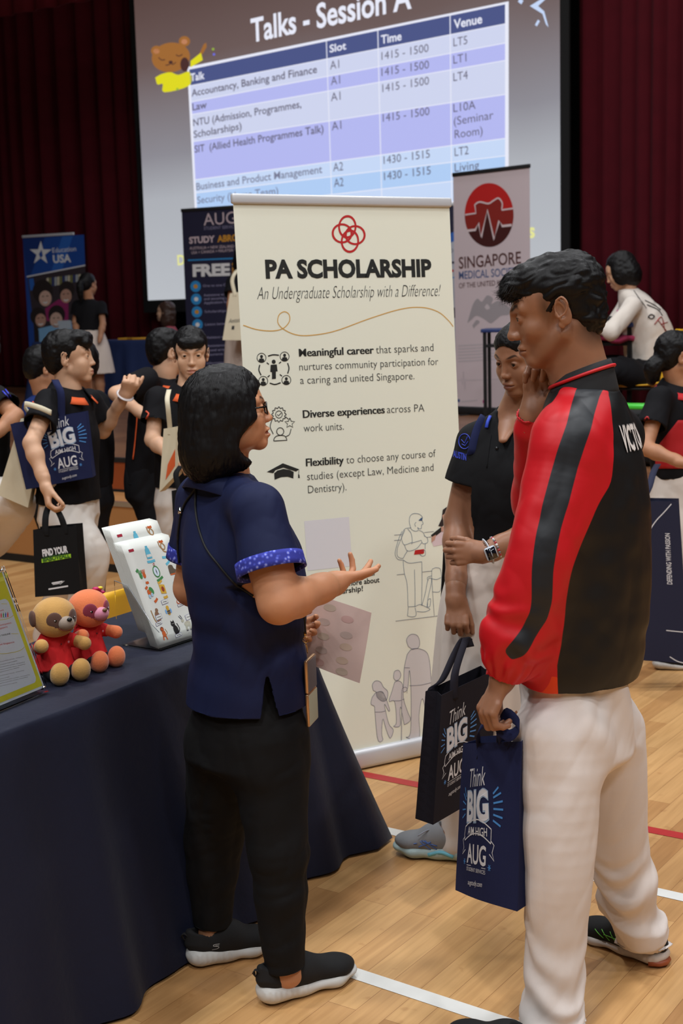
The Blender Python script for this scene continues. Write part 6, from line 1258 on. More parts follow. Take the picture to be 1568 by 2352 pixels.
    jo = solid('jacket', jp, .0042, jk, root, attrs=zones, fn=union(f_j, folds(nrm((.15, 0, 1)), 8, .005, 31), folds(nrm((.5, .2, -.8)), 7, .005, 12), lambda P, N: .0025 * vnoise(P * 26, 3)))
    bj = bvh_of(jo)
    # lettering across the back
    lt = MB(); pr = Print(); whs = M('white_embroidery', (214, 206, 200), rough=.7); gry = M('grey_embroidery_edge', (128, 120, 118), rough=.7)
    s0 = drop_on(bj, [(1431, 1036)], 0)[0]; q0 = s0 - cax(s0[None])[0]; thA = math.atan2(q0 @ lf, q0 @ fw); arc = 2 * (math.pi - thA) * .185; zc = float(s0[2])
    for txt_m, bo, ly in ((gry, .055, 1), (whs, .03, 2)): pr.text('VICTORIA', (0, 0), (arc, 0), .052, txt_m, bold=bo, lay=ly, space=1.05)
    def on_back(Pq, e):
        out = []
        for x, y in Pq:
            th = thA + x / .185; z = zc + y; c = cax(np.array([[0, 0, z]]))[0]; c = np.array([c[0], c[1], z]); d = fw * math.cos(th) + lf * math.sin(th); h = bj.ray_cast(Vector(c + d * .6), Vector(-d), .7)
            out.append(np.array(h[0]) + d * (.0010 + e * 2) if h[0] is not None else c)
        return np.array(out)
    pr.onto(lt, on_back, .0006); lt.build('back_lettering', root)
    # collar with red piping
    cf = Fr(nb + np.array([0, 0, .0]), fw); m_ = MB(); G_ = []
    upv = nrm(np.array([0, 0, 1]) - fw * .05)
    for t, (r_, z) in enumerate(((.059, .052), (.065, .055), (.071, .040), (.077, .014), (.082, -.008), (.086, -.030))):
        G_.append([cf.w((math.sin(th) * r_ * 1.02, -math.cos(th) * r_ * .98 + .006, z - .050 * (.5 - .5 * math.cos(th)))) for th in np.linspace(-math.pi * .95, math.pi * .95, 49)])
    G_ = np.array(G_); m_.grid(G_, M('black_collar_knit', (17, 17, 20), rough=.8), .003); co_ = m_.build('collar', root, True)
    m_ = MB(); m_.tube(G_[2] + (G_[2] - G_[2].mean(0)) * .05, .0042, M('red_piping', (196, 16, 28), rough=.6), 6); m_.build('piping', co_, True)
    # trousers
    wt = M('white_cotton_drill', (222, 212, 206), rough=.75, spec=.25, bump=(700, .25, .0006), vary=(7, .03))
    hc = W(1322, 1600, 3.09); tp = [('u', 0, p_econe(hc + np.array([0, 0, .09]), hc - np.array([0, 0, .12]), (.158, .128), (.164, .138), sd, cap=.05))]
    for h, kn, sh_, an, rs in ((W(1278, 1690, 2.99), W(1284, 1990, 2.94), W(1278, 2200, 2.94), W(1262, 2440, 2.91), (.108, .082, .074, .088)), (W(1388, 1690, 3.19), W(1414, 1920, 3.24), W(1448, 2060, 3.26), W(1476, 2160, 3.29), (.105, .088, .082, .074))):
        tp += [('u', .05, p_chain([h, kn, sh_, an], np.array(rs)))]
        if rs[0] < .107: tp += [('u', .02, p_cone(an, W(1500, 2182, 3.275), .070, .052)), ('i', 0, p_half(W(1450, 2196, 3.29), nrm((-.25, .1, -1))))] if False else [('u', .02, p_cone(an, W(1498, 2180, 3.28), .070, .054))]
    legR = smooth_path([W(1388, 1690, 3.19), W(1414, 1920, 3.24), W(1446, 2060, 3.26), W(1478, 2172, 3.275)], 20)
    def f_t(P, N):
        d = dist_poly(P, legR); k_ = np.clip(1 - (d - .09) / .05, 0, 1); z = P[:, 2]
        low = np.clip((.34 - z) / .2, 0, 1); g = low * (.014 * np.sin(z * 62 + ((P @ lf) * 22) + 5 * vnoise(P * 8, 17)) ) 
        tp_ = np.clip((z - .62) / .25, 0, 1); q = P @ nrm(np.array([.6, -.2, -.9])); dg = tp_ * .009 * np.sin((P @ nrm(np.array([.75, .3, .62]))) * 62 + 4 * vnoise(P * 6, 5))
        return np.maximum(g * (.35 + .65 * k_) + dg, -.008)
    solid('trousers', tp + [('i', 0, p_half((0, 0, .035), (0, 0, -1)))], .0048, wt, root, fn=lambda P, N: np.maximum(-.012, union(f_t, folds((.15, .05, 1), 7, .009, 41), folds((.6, .2, .6), 8, .005, 43), folds((.3, .1, 1), 15, .002, 71))(P, N)))
    # shoes
    def court(F, s_, L, hw, up):
        bv = bvh_of(up); lm = M('lime_shoe_line', (106, 190, 70), rough=.5); m_ = MB()
        def side(x, y, s):
            o = F.w((.12 * s, x, y)); h = bv.ray_cast(Vector(o), Vector(-F.x * s), .3); return np.array(h[0]) + F.x * s * .0012 if h[0] is not None else None
        for s in (1, -1):
            for L_ in ([(.10, .03), (.13, .055)], [(.12, .03), (.15, .055)], [(.15, .03), (.18, .05)], [(.11, .045), (.17, .04)], [(.17, .03), (.20, .045)], [(.09, .055), (.12, .062)]):
                q = [side(x, y, s) for x, y in curve(L_, 6)]; q = [p for p in q if p is not None]
                if len(q) > 2: m_.tube(np.array(q), .0012, lm, 5)
            if m_.v: m_.build('side_lines', s_, True)
            m_ = MB()
        g = MB(); g.tube([F.w((x * hw * .9, y, .010)) for x, y in ((-.8, .03), (-.4, .008), (0, .002), (.4, .008), (.8, .03), (.86, .06))], .008, M('gum_rubber', (150, 74, 40), rough=.5), 8, flat=1); g.build('heel_rubber', s_, True)
        l_ = MB()
        for i in range(5): y = .115 + i * .022; l_.tube([F.w(p) for p in curve([(-.030, y, .070 - i * .006), (0, y + .006, .090 - i * .0085), (.030, y, .070 - i * .006)], 7)], .0022, M('black_lace', (14, 14, 15), rough=.8), 5)
        l_.build('laces', s_, True)
    shoe(root, fR0, fR1, .10, L=.285, sole=('off_white_sole', (206, 198, 192)), upper=('black_mesh_upper', (15, 16, 17)), extra=court)
    shoe(root, fL0, fL1, .10, L=.285, sole=('off_white_sole', (206, 198, 192)), upper=('black_mesh_upper', (15, 16, 17)), extra=court)
    m_ = MB(); X, Y_, Z_ = frame_to(aL); c = wrL - aL * .012; m_.tube([c + (X * math.cos(t) + Y_ * math.sin(t)) * .0305 for t in np.linspace(0, 2 * math.pi, 25)[:-1]], .0042, M('steel_bracelet', (170, 166, 160), rough=.3, metal=.9), 6, closed=True); m_.build('wristwatch', root, True)
    return dict(handL=wL, tipsL=tL, wrL=wrL)
MAN = man()
# ------------------------------------------------------------------ the girl in the black polo and pale skirt
def girl():
    base = WZ(1085, 1965); root = thing('person', 'young woman in a black polo and pale skirt, gripping her own forearm', 'person', base)
    skin = skin_mat('girl_skin', (152, 108, 82), (120, 70, 64), rough=.42)
    FH = Fr(W(1199, 818, 3.97), tilt_dir(180 + 49, -16), up=(.06, 0, 1), k=.885)
    fw = nrm((-.60, -.80, 0)); sd = np.array([fw[1], -fw[0], 0])            # sd: towards her right (left of the picture)
    sd = nrm(np.array([-.80, .60, 0]))
    nb = W(1186, 950, 4.03); cx = 1168
    shR, elR, wrR = W(1094, 1016, 4.07), W(1050, 1195, 4.06), W(1046, 1372, 3.92)
    shL, elL, wrL = W(1265, 1010, 3.90), W(1262, 1205, 3.83), W(1112, 1270, 3.80)
    vpt = W(1148, 1012, 3.905); vtop = nb + fw * .075 + np.array([0, 0, .02])
    neck = [('u', .02, p_econe(nb + fw * .030, vpt - fw * .018, (.046, .014), (.014, .008), sd, cap=.01)), ('u', .02, p_cone(FH.w((0, -.022, -.06)), nb, .048, .054)), ('u', .02, p_cone(nb, nb - np.array([0, 0, .06]), .05, .052))]
    tors = torso_prims([(W(cx - 20, 1330, 4.03), .140, .10), (W(cx - 10, 1220, 4.03), .118, .092), (W(cx, 1120, 4.02), .13, .10), (W(cx + 10, 1010, 4.03), .12, .055)], sd)
    hR, tR, T_, wR = hand_prims(wrR, nrm(W(1048, 1450, 3.88) - wrR), nrm(np.array([.15, .95, .1])), -1, k=.92, curl=((55, 60, 30), (58, 62, 30), (58, 62, 30), (55, 60, 30)), thumb=(26, 18, 16), spread=3)
    hL, tL, T2_, wL = hand_prims(wrL, nrm(W(1036, 1272, 3.80) - wrL), nrm(np.array([.1, .96, -.1])), 1, k=.92, curl=((48, 62, 40), (50, 64, 40), (52, 64, 40), (50, 60, 40)), thumb=(30, 34, 20), spread=2)
    fR0, fR1 = WZ(1085, 1978), WZ(916, 1958); fL0, fL1 = WZ(1235, 1960), WZ(1100, 2000)
    legs = leg_prims(W(1115, 1400, 4.07), W(1090, 1680, 4.06), np.array([*(fR0 + (fR1 - fR0) * .22)[:2], .10]), .95) + leg_prims(W(1180, 1400, 3.99), W(1190, 1700, 3.95), np.array([*(fL0 + (fL1 - fL0) * .22)[:2], .10]), .95)
    for f0, f1 in ((fR0, fR1), (fL0, fL1)): legs += [('u', .03, p_cone(np.array([*(f0 + (f1 - f0) * .22)[:2], .10]), f0 + (f1 - f0) * .62 + np.array([0, 0, .03]), .032, .018))]
    body_mesh(root, [(head_prims(FH, fem=True, lid=.12) + neck, .0022, FH), (hR + [arm_prims(shR, elR, wrR)[-1]], .0024, None), (hL + [arm_prims(shL, elL, wrL)[-1]], .0024, None), (tors + [('u', .03, p_cone(nb - np.array([0, 0, .06]), W(cx + 10, 1000, 4.03), .045, .05))] + arm_prims(shR, elR, wrR, .97) + arm_prims(shL, elL, wrL, .97) + legs, .0048, None)], skin)
    add_eyes(FH, root, (-.12, 1, -.14))
    E = lambda c, r: p_ell(FH.w(c), np.array(r) * FH.k, FH.A)
    hp = [('u', 0, E((0, -.024, .042), (.0795, .098, .082))), ('u', .03, E((0, -.062, -.012), (.066, .050, .062))), ('u', .02, E((0, .026, .054), (.0715, .062, .052))), ('s', .006, E((0, .124, -.040), (.080, .098, .112))), ('s', .01, E((.085, .0, -.03), (.03, .03, .04))), ('s', .01, E((-.085, .0, -.03), (.03, .03, .04))), ('u', .02, E((0, -.128, .01), (.034, .036, .034)))]
    ho_ = solid('hair', hp, .003, HB, root, fn=folds(FH.d((0, 1, .3)), 130, .0012, 3))
    # polo
    blk = M('black_polo_knit', (13, 13, 16), rough=.8, spec=.25, bump=(900, .3, .0006), vary=(8, .12))
    secs = [(W(cx - 18, 1262, 4.03), .140, .108), (W(cx - 14, 1215, 4.03), .145, .115), (W(cx - 6, 1140, 4.02), .150, .122), (W(cx + 4, 1060, 4.02), .158, .115), (W(cx + 14, 982, 4.03), .112, .085), (W(cx + 18, 942, 4.03), .066, .062)]
    cR = shR + (elR - shR) * .54; cL = shL + (elL - shL) * .62; aR = nrm(elR - shR); aL = nrm(elL - shL)
    sp = torso_prims(secs, sd) + [('u', .05, p_cone(shR, cR + aR * .06, .060, .078)), ('u', .05, p_cone(shL, cL + aL * .06, .060, .076)), ('u', .03, p_cone(W(cx + 14, 985, 4.03), shR, .05, .056)), ('u', .03, p_cone(W(cx + 14, 985, 4.03), shL, .05, .056))]
    for c, a in ((cR, aR), (cL, aL)): sp += [('s', .003, p_box(c + a * .1, (.1, .1, .1), np.stack(frame_to(a)), 0)), ('s', .003, p_cone(c - a * .04, c + a * .05, .058, .062))]
    sp.append(('s', .006, p_cone(vtop, vpt, .046, .005)))
    so = solid('polo_shirt', sp, .004, blk, root, fn=union(folds((.3, 0, 1), 10, .004, 4), folds((.8, .2, .5), 14, .0025, 14)))
    bs = bvh_of(so)
    cf = Fr(W(1186, 944, 4.03), fw); m_ = MB(); G_ = []
    for t, (r_, z) in enumerate(((.060, .030), (.067, .034), (.084, .008), (.100, -.016))): G_.append([cf.w((math.sin(th) * r_ * (1.05 + .03 * t), math.cos(th) * -r_ - .004, z - .060 * (.5 - .5 * math.cos(th)) - .03 * (t > 1) * (abs(th) > 2.3))) for th in np.linspace(-math.pi * .86, math.pi * .86, 41)])
    m_.grid(np.array(G_), blk, .004); co_ = m_.build('collar', root, True)
    m_ = MB(); q_ = drop_on(bs, [(1118, 984), (1122, 970), (1128, 958)], .006)
    if len(q_) > 1: m_.tube(q_, .006, M('cobalt_piping', (50, 80, 210)), 6, flat=.5); m_.build('collar_tab', root, True)
    # emblem and letters on the sleeve, placket buttons
    em = MB(); cob = M('cobalt_thread', (44, 62, 176), rough=.7)
    for L in (curve([(1067 + 13 * math.cos(t), 1014 + 17 * math.sin(t)) for t in np.linspace(0, 2 * math.pi, 25)], 30), [(1060, 1010), (1067, 1018), (1074, 1003)], [(1061, 1020), (1068, 1024), (1075, 1014)], [(1066, 1008), (1064, 1026)], [(1072, 1006), (1070, 1024)]):
        q_ = drop_on(bs, L, .0012)
        if len(q_) > 2: em.tube(q_, .0016, cob, 4)
    pr = Print(); pr.text('AUSTIN', (1042, 1048), (1066, 1064), 13, cob, bold=.03) if False else None
    v, f = glyphs('AUSTIN', .03); x0, x1 = v[:, 0].min(), v[:, 0].max(); pts = [(1041 + (x - x0) / (x1 - x0) * 30, 1049 + (x - x0) / (x1 - x0) * 9 - y / .7 * 15) for x, y in v]; hit = drop_on(bs, pts, .0014)
    if len(hit) == len(v): em.add(hit, f, cob)
    em.build('sleeve_emblem', root)
    m_ = MB(); q_ = drop_on(bs, [(1141, 1030)], .001)
    for p in q_: m_.ball(p, .0055, M('black_button', (30, 30, 34), rough=.3), 10, 8)
    q_ = drop_on(bs, curve([(1128, 1000), (1122, 1040), (1118, 1075)], 10), .001)
    if len(q_) > 2: m_.tube(q_, .0016, blk, 5)
    m_.build('placket', root, True)
    # skirt
    pale = M('pale_skirt_cotton', (218, 206, 196), rough=.8, spec=.2, bump=(700, .25, .0006), vary=(7, .03))
    sk = [(W(cx - 52, 1730, 4.06), .188, .158), (W(cx - 50, 1620, 4.05), .182, .155), (W(cx - 40, 1430, 4.04), .172, .146), (W(cx - 28, 1330, 4.035), .162, .128), (W(cx - 20, 1235, 4.03), .128, .100)]
    pl_ = lambda P, N: np.clip((1.0 - P[:, 2]) / .6, 0, 1) * .012 * np.sin(np.arctan2((P - sk[0][0]) @ sd, (P - sk[0][0]) @ fw) * 11)
    solid('skirt', torso_prims(sk, sd), .0052, pale, root, fn=union(pl_, folds((0, 0, 1), 6, .006, 51)))
    m_ = MB(); bc = sk[-1][0]; m_.tube([bc + np.array([0, 0, -.018]) + sd * .134 * math.cos(t) + fw * .106 * math.sin(t) for t in np.linspace(0, 2 * math.pi, 41)[:-1]], .016, pale, 8, flat=.4, closed=True, hint=(0, 0, 1)); m_.build('waistband', root, True)
    # runners and white socks
    for f0, f1 in ((fR0, fR1), (fL0, fL1)):
        a0 = np.array([*(f0 + (f1 - f0) * .22)[:2], .05]); solid('sock', [('u', 0, p_cone(a0, a0 + np.array([0, .01, .19]), .042, .046)), ('u', .02, p_cone(a0, f0 + (f1 - f0) * .5 + np.array([0, 0, .04]), .038, .028))], .0035, M('white_ribbed_sock', (214, 206, 200), rough=.85, bump=(300, .4, .001)), root)
        def run(F, s_, L, hw, up):
            mint = M('aqua_foam', (110, 186, 206), rough=.5); m_ = MB(); m_.tube([F.w(p) for p in curve([(hw * .78, .05, .022), (hw * .77, .09, .034), (hw * .78, .13, .020)], 10)], .007, mint, 6); m_.tube([F.w(p) for p in curve([(-hw * .80, .05, .020), (-hw * .80, .09, .030), (-hw * .82, .13, .018)], 10)], .007, mint, 6)
            bv = bvh_of(up); bl = M('blue_overlay', (74, 108, 178), rough=.5)
            m2 = MB()
            for s in (1, -1):
                for L_ in ([(.10, .035), (.14, .065)], [(.12, .032), (.155, .06)], [(.15, .062), (.10, .05)], [(.16, .04), (.12, .062)], [(.165, .052), (.175, .05)]):
                    q = []
                    for x, y in curve(L_, 6):
                        h = bv.ray_cast(Vector(F.w((.12 * s, x, y))), Vector(-F.x * s), .3)
                        if h[0] is not None: q.append(np.array(h[0]) + F.x * s * .001)
                    if len(q) > 2: m2.tube(np.array(q), .0017, bl, 5)
                if m2.v: m2.build('overlay', s_, True)
                m2 = MB()
            m_.build('foam_insert', s_, True); l_ = MB(); lc = M('grey_lace', (150, 156, 172), rough=.8)
            for i in range(5): y = .105 + i * .02; l_.tube([F.w(p) for p in curve([(-.026, y, .066 - i * .006), (0, y + .006, .084 - i * .008), (.026, y, .066 - i * .006)], 7)], .0024, lc, 5)
            l_.tube([F.w(p) for p in curve([(.0, .108, .088), (.045, .112, .085), (.062, .120, .04), (.055, .13, .028), (.046, .125, .05), (.01, .115, .086)], 24)], .0022, lc, 5); l_.tube([F.w(p) for p in curve([(0, .10, .09), (-.03, .13, .095), (-.05, .16, .08)], 10)], .0022, lc, 5); l_.build('laces', s_, True)
        shoe(root, f0, f1, .096, L=.258, sole=('mint_white_sole', (176, 200, 200)), upper=('grey_mesh_upper', (134, 136, 140)), extra=run, high=.085, thick=.016)
    # watch and bracelet
    a = nrm(wrL - elL); X, Y_, Z_ = frame_to(a, (0, 0, 1)); c = wrL - a * .012; ring = lambda c_, r_: [c_ + (X * math.cos(t) + Y_ * math.sin(t)) * r_ for t in np.linspace(0, 2 * math.pi, 33)[:-1]]
    m_ = MB(); wb_ = M('white_watch_strap', (206, 214, 224), rough=.45); m_.tube(ring(c, .0295), .010, wb_, 8, flat=.22, closed=True, hint=a); wo = m_.build('wristwatch', root, True)
    d = nrm(np.array([-.1, -1, -.1]) - a * (np.array([-.1, -1, -.1]) @ a)); e_ = np.cross(a, d); m_ = MB(); m_.box(c + d * .0315 - e_ * .0, (.034, .040, .010), wb_, a, e_, d, bev=.006); m_.box(c + d * .0370, (.028, .034, .0015), M('watch_glass', (16, 16, 24), rough=.08, spec=.8), a, e_, d); m_.build('watch_case', wo, True)
    m_ = MB(); 
    for k in (-1, 0, 1):
        for j in range(3): m_.ball(c + (d * math.cos(.95 + j * .22) + e_ * math.sin(.95 + j * .22) * (1 if e_[2] > 0 else -1)) * .0318 + a * k * .0055, .0016, M('strap_hole', (20, 20, 24)), 8, 6)
    m_.build('strap_holes', wo, True)
    m_ = MB()
    for j in range(26):
        t = j * 2 * math.pi / 26; m_.ball(wrL - a * .036 + (X * math.cos(t) + Y_ * math.sin(t)) * .0318, .0042, (M('bead_red', (170, 50, 60), rough=.3), M('bead_grey', (140, 136, 140), rough=.2, metal=.6), M('bead_white', (214, 210, 206), rough=.3))[j % 3], 8, 6)
    m_.build('bracelet', root, True)
    m_ = MB(); q = [nb + fw * (.052 * math.cos(t)) + sd * (.058 * math.sin(t)) + np.array([0, 0, .005 - .035 * max(0, math.cos(t))]) for t in np.linspace(0, 2 * math.pi, 41)[:-1]]; m_.tube(q, .0008, M('gold_chain', (190, 150, 80), rough=.3, metal=1), 5, closed=True); m_.build('necklace', root, True)
    return dict(wR=wR, wrR=wrR, bs=bs)
GIRL = girl()
# ================================================================== carrier bags
def ribbon(mb, pts, w, mat, across, th=.0016):
    """flat strap; across: direction of its width"""
    S = np.asarray(pts, float); ac = np.asarray(across, float); ac = np.broadcast_to(ac, S.shape) if ac.ndim == 1 else ac
    ac = ac / np.linalg.norm(ac, axis=1, keepdims=True); mb.grid(np.stack([S - ac * w / 2, S, S + ac * w / 2], 1), mat, th)
def bag(label, cols, depth, mat, prints=None, straps=(), group=None, name='tote_bag', fold=.0012, gus=True, seam=None):
    """cols: (top, bottom) 3-D points of the front panel from its left to its right edge; depth: vector to the back panel"""
    top = smooth_path(np.array([c[0] for c in cols]), 13); bot = smooth_path(np.array([c[1] for c in cols]), 13); depth = np.asarray(depth, float); cen = (top.mean(0) + bot.mean(0)) / 2
    root = thing(name, label, 'bag', (top.mean(0) + bot.mean(0)) / 2 + np.array([0, 0, -.1]), group)
    ny = 15; n = nrm(np.cross(top[-1] - top[0], bot.mean(0) - top.mean(0))); n = n if n @ depth < 0 else -n
    def front(x, y, off=0.0):
        x = np.asarray(x, float); y = np.asarray(y, float); i = np.linspace(0, 1, 13)
        T = np.stack([np.interp(x, i, top[:, k]) for k in range(3)], -1); B = np.stack([np.interp(x, i, bot[:, k]) for k in range(3)], -1)
        bul = fold * (np.sin(x * 6 + y * 3) + .6 * np.sin(x * 11 - y * 7 + 1)) * np.sin(np.pi * np.clip(y, 0, 1)) ** .5
        return B + (T - B) * y[..., None] + n * (bul + off)[..., None]
    X, Y_ = np.meshgrid(np.linspace(0, 1, 17), np.linspace(0, 1, ny)); Fg = front(X, Y_); Bg = Fg + depth * (1 - .25 * Y_[..., None] * .5); mb = MB()
    mb.grid(Fg, mat, .0014); mb.grid(Bg, mat, .0014)
    for c, s_ in ((0, 1), (-1, -1)):
        mid = (Fg[:, c] + Bg[:, c]) / 2 + nrm(top[-1] - top[0]) * s_ * np.linalg.norm(depth) * (.30 * np.linspace(0, 1, ny)[:, None] if gus else 0); mb.grid(np.stack([Fg[:, c], mid, Bg[:, c]], 1), mat, .0014)
    mb.grid(np.stack([Fg[0], (Fg[0] + Bg[0]) / 2, Bg[0]], 1), mat, .0014)
    if seam is not None:
        for c in (0, -1):
            for G_ in (Fg, Bg): mb.tube(G_[:, c], .0022, seam, 5)
    if prints is not None:
        Wd = np.linalg.norm(np.diff(top, axis=0), axis=1).sum(); Ht = np.linalg.norm(top[6] - bot[6]); pr = Print(); prints(pr, Wd, Ht); pr.onto(mb, lambda P, e: front(P[:, 0] / Wd, P[:, 1] / Ht, e + .0012), .0003)
    mb.build('bag_body', root, False)
    for (x, s_, pts, w, ac) in straps:                        # from the top edge of a panel
        m_ = MB(); p0 = front(np.array(x), np.array(1.0)) + (depth * .9 if s_ else 0); q = np.array([p0 - np.array([0, 0, .03]), p0] + [np.asarray(p, float) for p in pts]); ribbon(m_, smooth_path(q, 26), w, mat, ac); m_.build('handle', root, True)
    return root
def think_big(pr, Wd, Ht, k=1.0, cx=.5, cy=.5):
    wp = M('bag_print_white', (216, 218, 224), rough=.6); bp = M('bag_print_blue', (74, 140, 210), rough=.6); sh = M('bag_print_pale_blue', (150, 176, 206), rough=.6); x0 = Wd * cx; y0 = Ht * cy
    X = lambda x: x0 + x * k; Y = lambda y: y0 + y * k
    pr.text('Think', (X(-.050), Y(.086)), (X(.036), Y(.094)), .040 * k, wp, bold=-.004, shear=.3, lay=2)
    pr.text('BIG', (X(-.058), Y(.012)), (X(.052), Y(.022)), .062 * k, sh, bold=.06, lay=2); pr.text('BIG', (X(-.056), Y(.014)), (X(.050), Y(.024)), .060 * k, wp, bold=.035, lay=3)
    rib = curve([(X(-.062), Y(-.030)), (X(-.03), Y(-.016)), (X(0), Y(-.010)), (X(.03), Y(-.014)), (X(.060), Y(-.026))], 20); pr.line(rib, .0026 * k, wp, 2); pr.line([(a, b + .030 * k) for a, b in rib], .0026 * k, wp, 2); pr.line([rib[0], (rib[0][0] - .004 * k, rib[0][1] + .012 * k), (rib[0][0], rib[0][1] + .03 * k)], .0022 * k, wp, 2); pr.line([rib[-1], (rib[-1][0], rib[-1][1] + .03 * k)], .0022 * k, wp, 2)
    pr.line([(X(-.062), Y(-.022)), (X(-.074), Y(-.030)), (X(-.066), Y(-.046)), (X(-.074), Y(-.062)), (X(-.056), Y(-.050))], .0022 * k, wp, 2); pr.line([(X(.060), Y(-.020)), (X(.072), Y(-.028)), (X(.066), Y(-.044)), (X(.074), Y(-.060)), (X(.056), Y(-.048))], .0022 * k, wp, 2)
    pr.text('AIM HIGH', (X(-.045), Y(-.016)), (X(.045), Y(-.012)), .017 * k, wp, bold=.012, lay=2)
    pr.text('AUG', (X(-.044), Y(-.076)), (X(.044), Y(-.074)), .040 * k, wp, bold=.02, lay=2); pr.line([(X(-.044), Y(-.082)), (X(.044), Y(-.080))], .0014 * k, wp, 2); pr.text('STUDENT SERVICES', (X(-.044), Y(-.094)), (X(.044), Y(-.092)), .008 * k, wp, lay=2)
    pr.text('augstudy.com', (X(-.034), Y(-.124)), (X(.034), Y(-.120)), .011 * k, wp, shear=.3, lay=2)
    for i, a in enumerate(np.radians([58, 40, 20, 2, -16, -36])): c, s = math.cos(a), math.sin(a); pr.line([(X(.062 + .004 * c), Y(.045 + .018 * s + .02 * s)), (X(.062 + .038 * c), Y(.045 + .055 * s))], .0042 * k, bp, 2)
    for i, a in enumerate(np.radians([125, 145, 165, 185, 205])): c, s = math.cos(a), math.sin(a); pr.line([(X(-.066 + .004 * c), Y(.04 + .03 * s)), (X(-.066 + .024 * c), Y(.04 + .055 * s))], .003 * k, bp, 2)
    for sx in (-1, 1):
        for a in range(3): t = a * math.pi / 3; pr.line([(X(.058 * sx - .006 * math.cos(t)), Y(-.076 - .007 * math.sin(t))), (X(.058 * sx + .006 * math.cos(t)), Y(-.076 + .007 * math.sin(t)))], .002 * k, bp, 2)
navy_bag = M('navy_nonwoven', (30, 36, 72), rough=.85, spec=.2, bump=(420, .4, .0008), vary=(12, .06)); dnavy = M('dark_navy_nonwoven', (31, 29, 38), rough=.85, spec=.2, bump=(420, .4, .0008)); blkbag = M('black_nonwoven', (20, 20, 22), rough=.85, spec=.2, bump=(420, .4, .0008)); cream = M('cream_canvas', (216, 206, 180), rough=.9, spec=.15, bump=(380, .5, .001), vary=(16, .05))
# the man's bag: bent so that its left half turns away
hp = MAN['wrL'] + .115 * nrm(W(1122, 1690, 2.93) - MAN['wrL'])
cB = [(W(1064, 1708, 3.19), W(1046, 2044, 3.17)), (W(1110, 1706, 3.05), W(1098, 2066, 3.04)), (W(1197, 1703, 2.92), W(1187, 2093, 2.90))]
hx = lambda u, v, Y: W(u, v, Y)
bag("navy tote with white 'think big' print hanging from the man's left hand", cB, np.array([.050, .06, .0]), navy_bag, lambda pr, w, h: think_big(pr, w, h, 1.16, .43, .45), straps=[(.40, 0, [hx(1098, 1680, 3.02), hx(1118, 1660, 2.97), hx(1142, 1668, 2.93), hx(1150, 1700, 2.95)], .026, (.3, -.3, .9)), (.62, 1, [hx(1140, 1690, 2.99), hx(1160, 1640, 2.96), hx(1192, 1665, 2.93), hx(1170, 1690, 2.93), hx(1140, 1672, 2.93)], .028, (.1, .5, .85))], group=None)
# the girl's bag
aA = nrm((.60, .80, 0)); tl, bl = W(1013, 1597, 3.62), W(994, 1894, 3.60); tr_, br_ = tl + aA * .30 + np.array([0, 0, .005]), bl + aA * .31
gh = W(1062, 1462, 3.83)
bag("dark tote with white 'think big' print hanging from the girl's hand, half hidden", [(tl, bl), ((tl + tr_) / 2, (bl + br_) / 2), (tr_, br_)], np.array([-.046, .050, .0]), dnavy, lambda pr, w, h: think_big(pr, w, h, 1.0, .34, .5), straps=[(.22, 0, [W(1046, 1540, 3.70), W(1066, 1478, 3.81), W(1072, 1466, 3.83), W(1080, 1486, 3.83)], .028, (.8, .5, 0)), (.12, 1, [W(1016, 1560, 3.72), W(1044, 1500, 3.80), W(1064, 1466, 3.83), W(1076, 1470, 3.83)], .028, (.8, .5, 0))])
# a black bag hanging behind her arm, with a navy strap over the shoulder
tl, tr_, bl, br_ = W(1019, 1228, 4.20), W(1072, 1224, 4.28), W(1007, 1470, 4.20), W(1062, 1478, 4.28)
bb = bag("black bag hanging behind the girl's right arm from a navy shoulder strap", [(tl, bl), ((tl + tr_) / 2, (bl + br_) / 2), (tr_, br_)], np.array([.03, .07, 0]), blkbag, lambda pr, w, h: (pr.line([(0, h * .20), (w * .14, h * .185)], .002, M('bag_print_white')), pr.line([(w * .1, h * .62), (w * .2, h * .6)], .002, M('bag_print_white'))))
m_ = MB(); q_ = drop_on(GIRL['bs'], curve([(1118, 950), (1108, 966), (1098, 985), (1090, 1010), (1084, 1040)], 14), .004)
if len(q_) > 3: m_.tube(np.vstack([q_, [W(1062, 1120, 4.19), W(1046, 1228, 4.22)]]), .013, navy_bag, 8, flat=.3, hint=(0, -1, 0)); m_.build('shoulder_strap', bb, True)
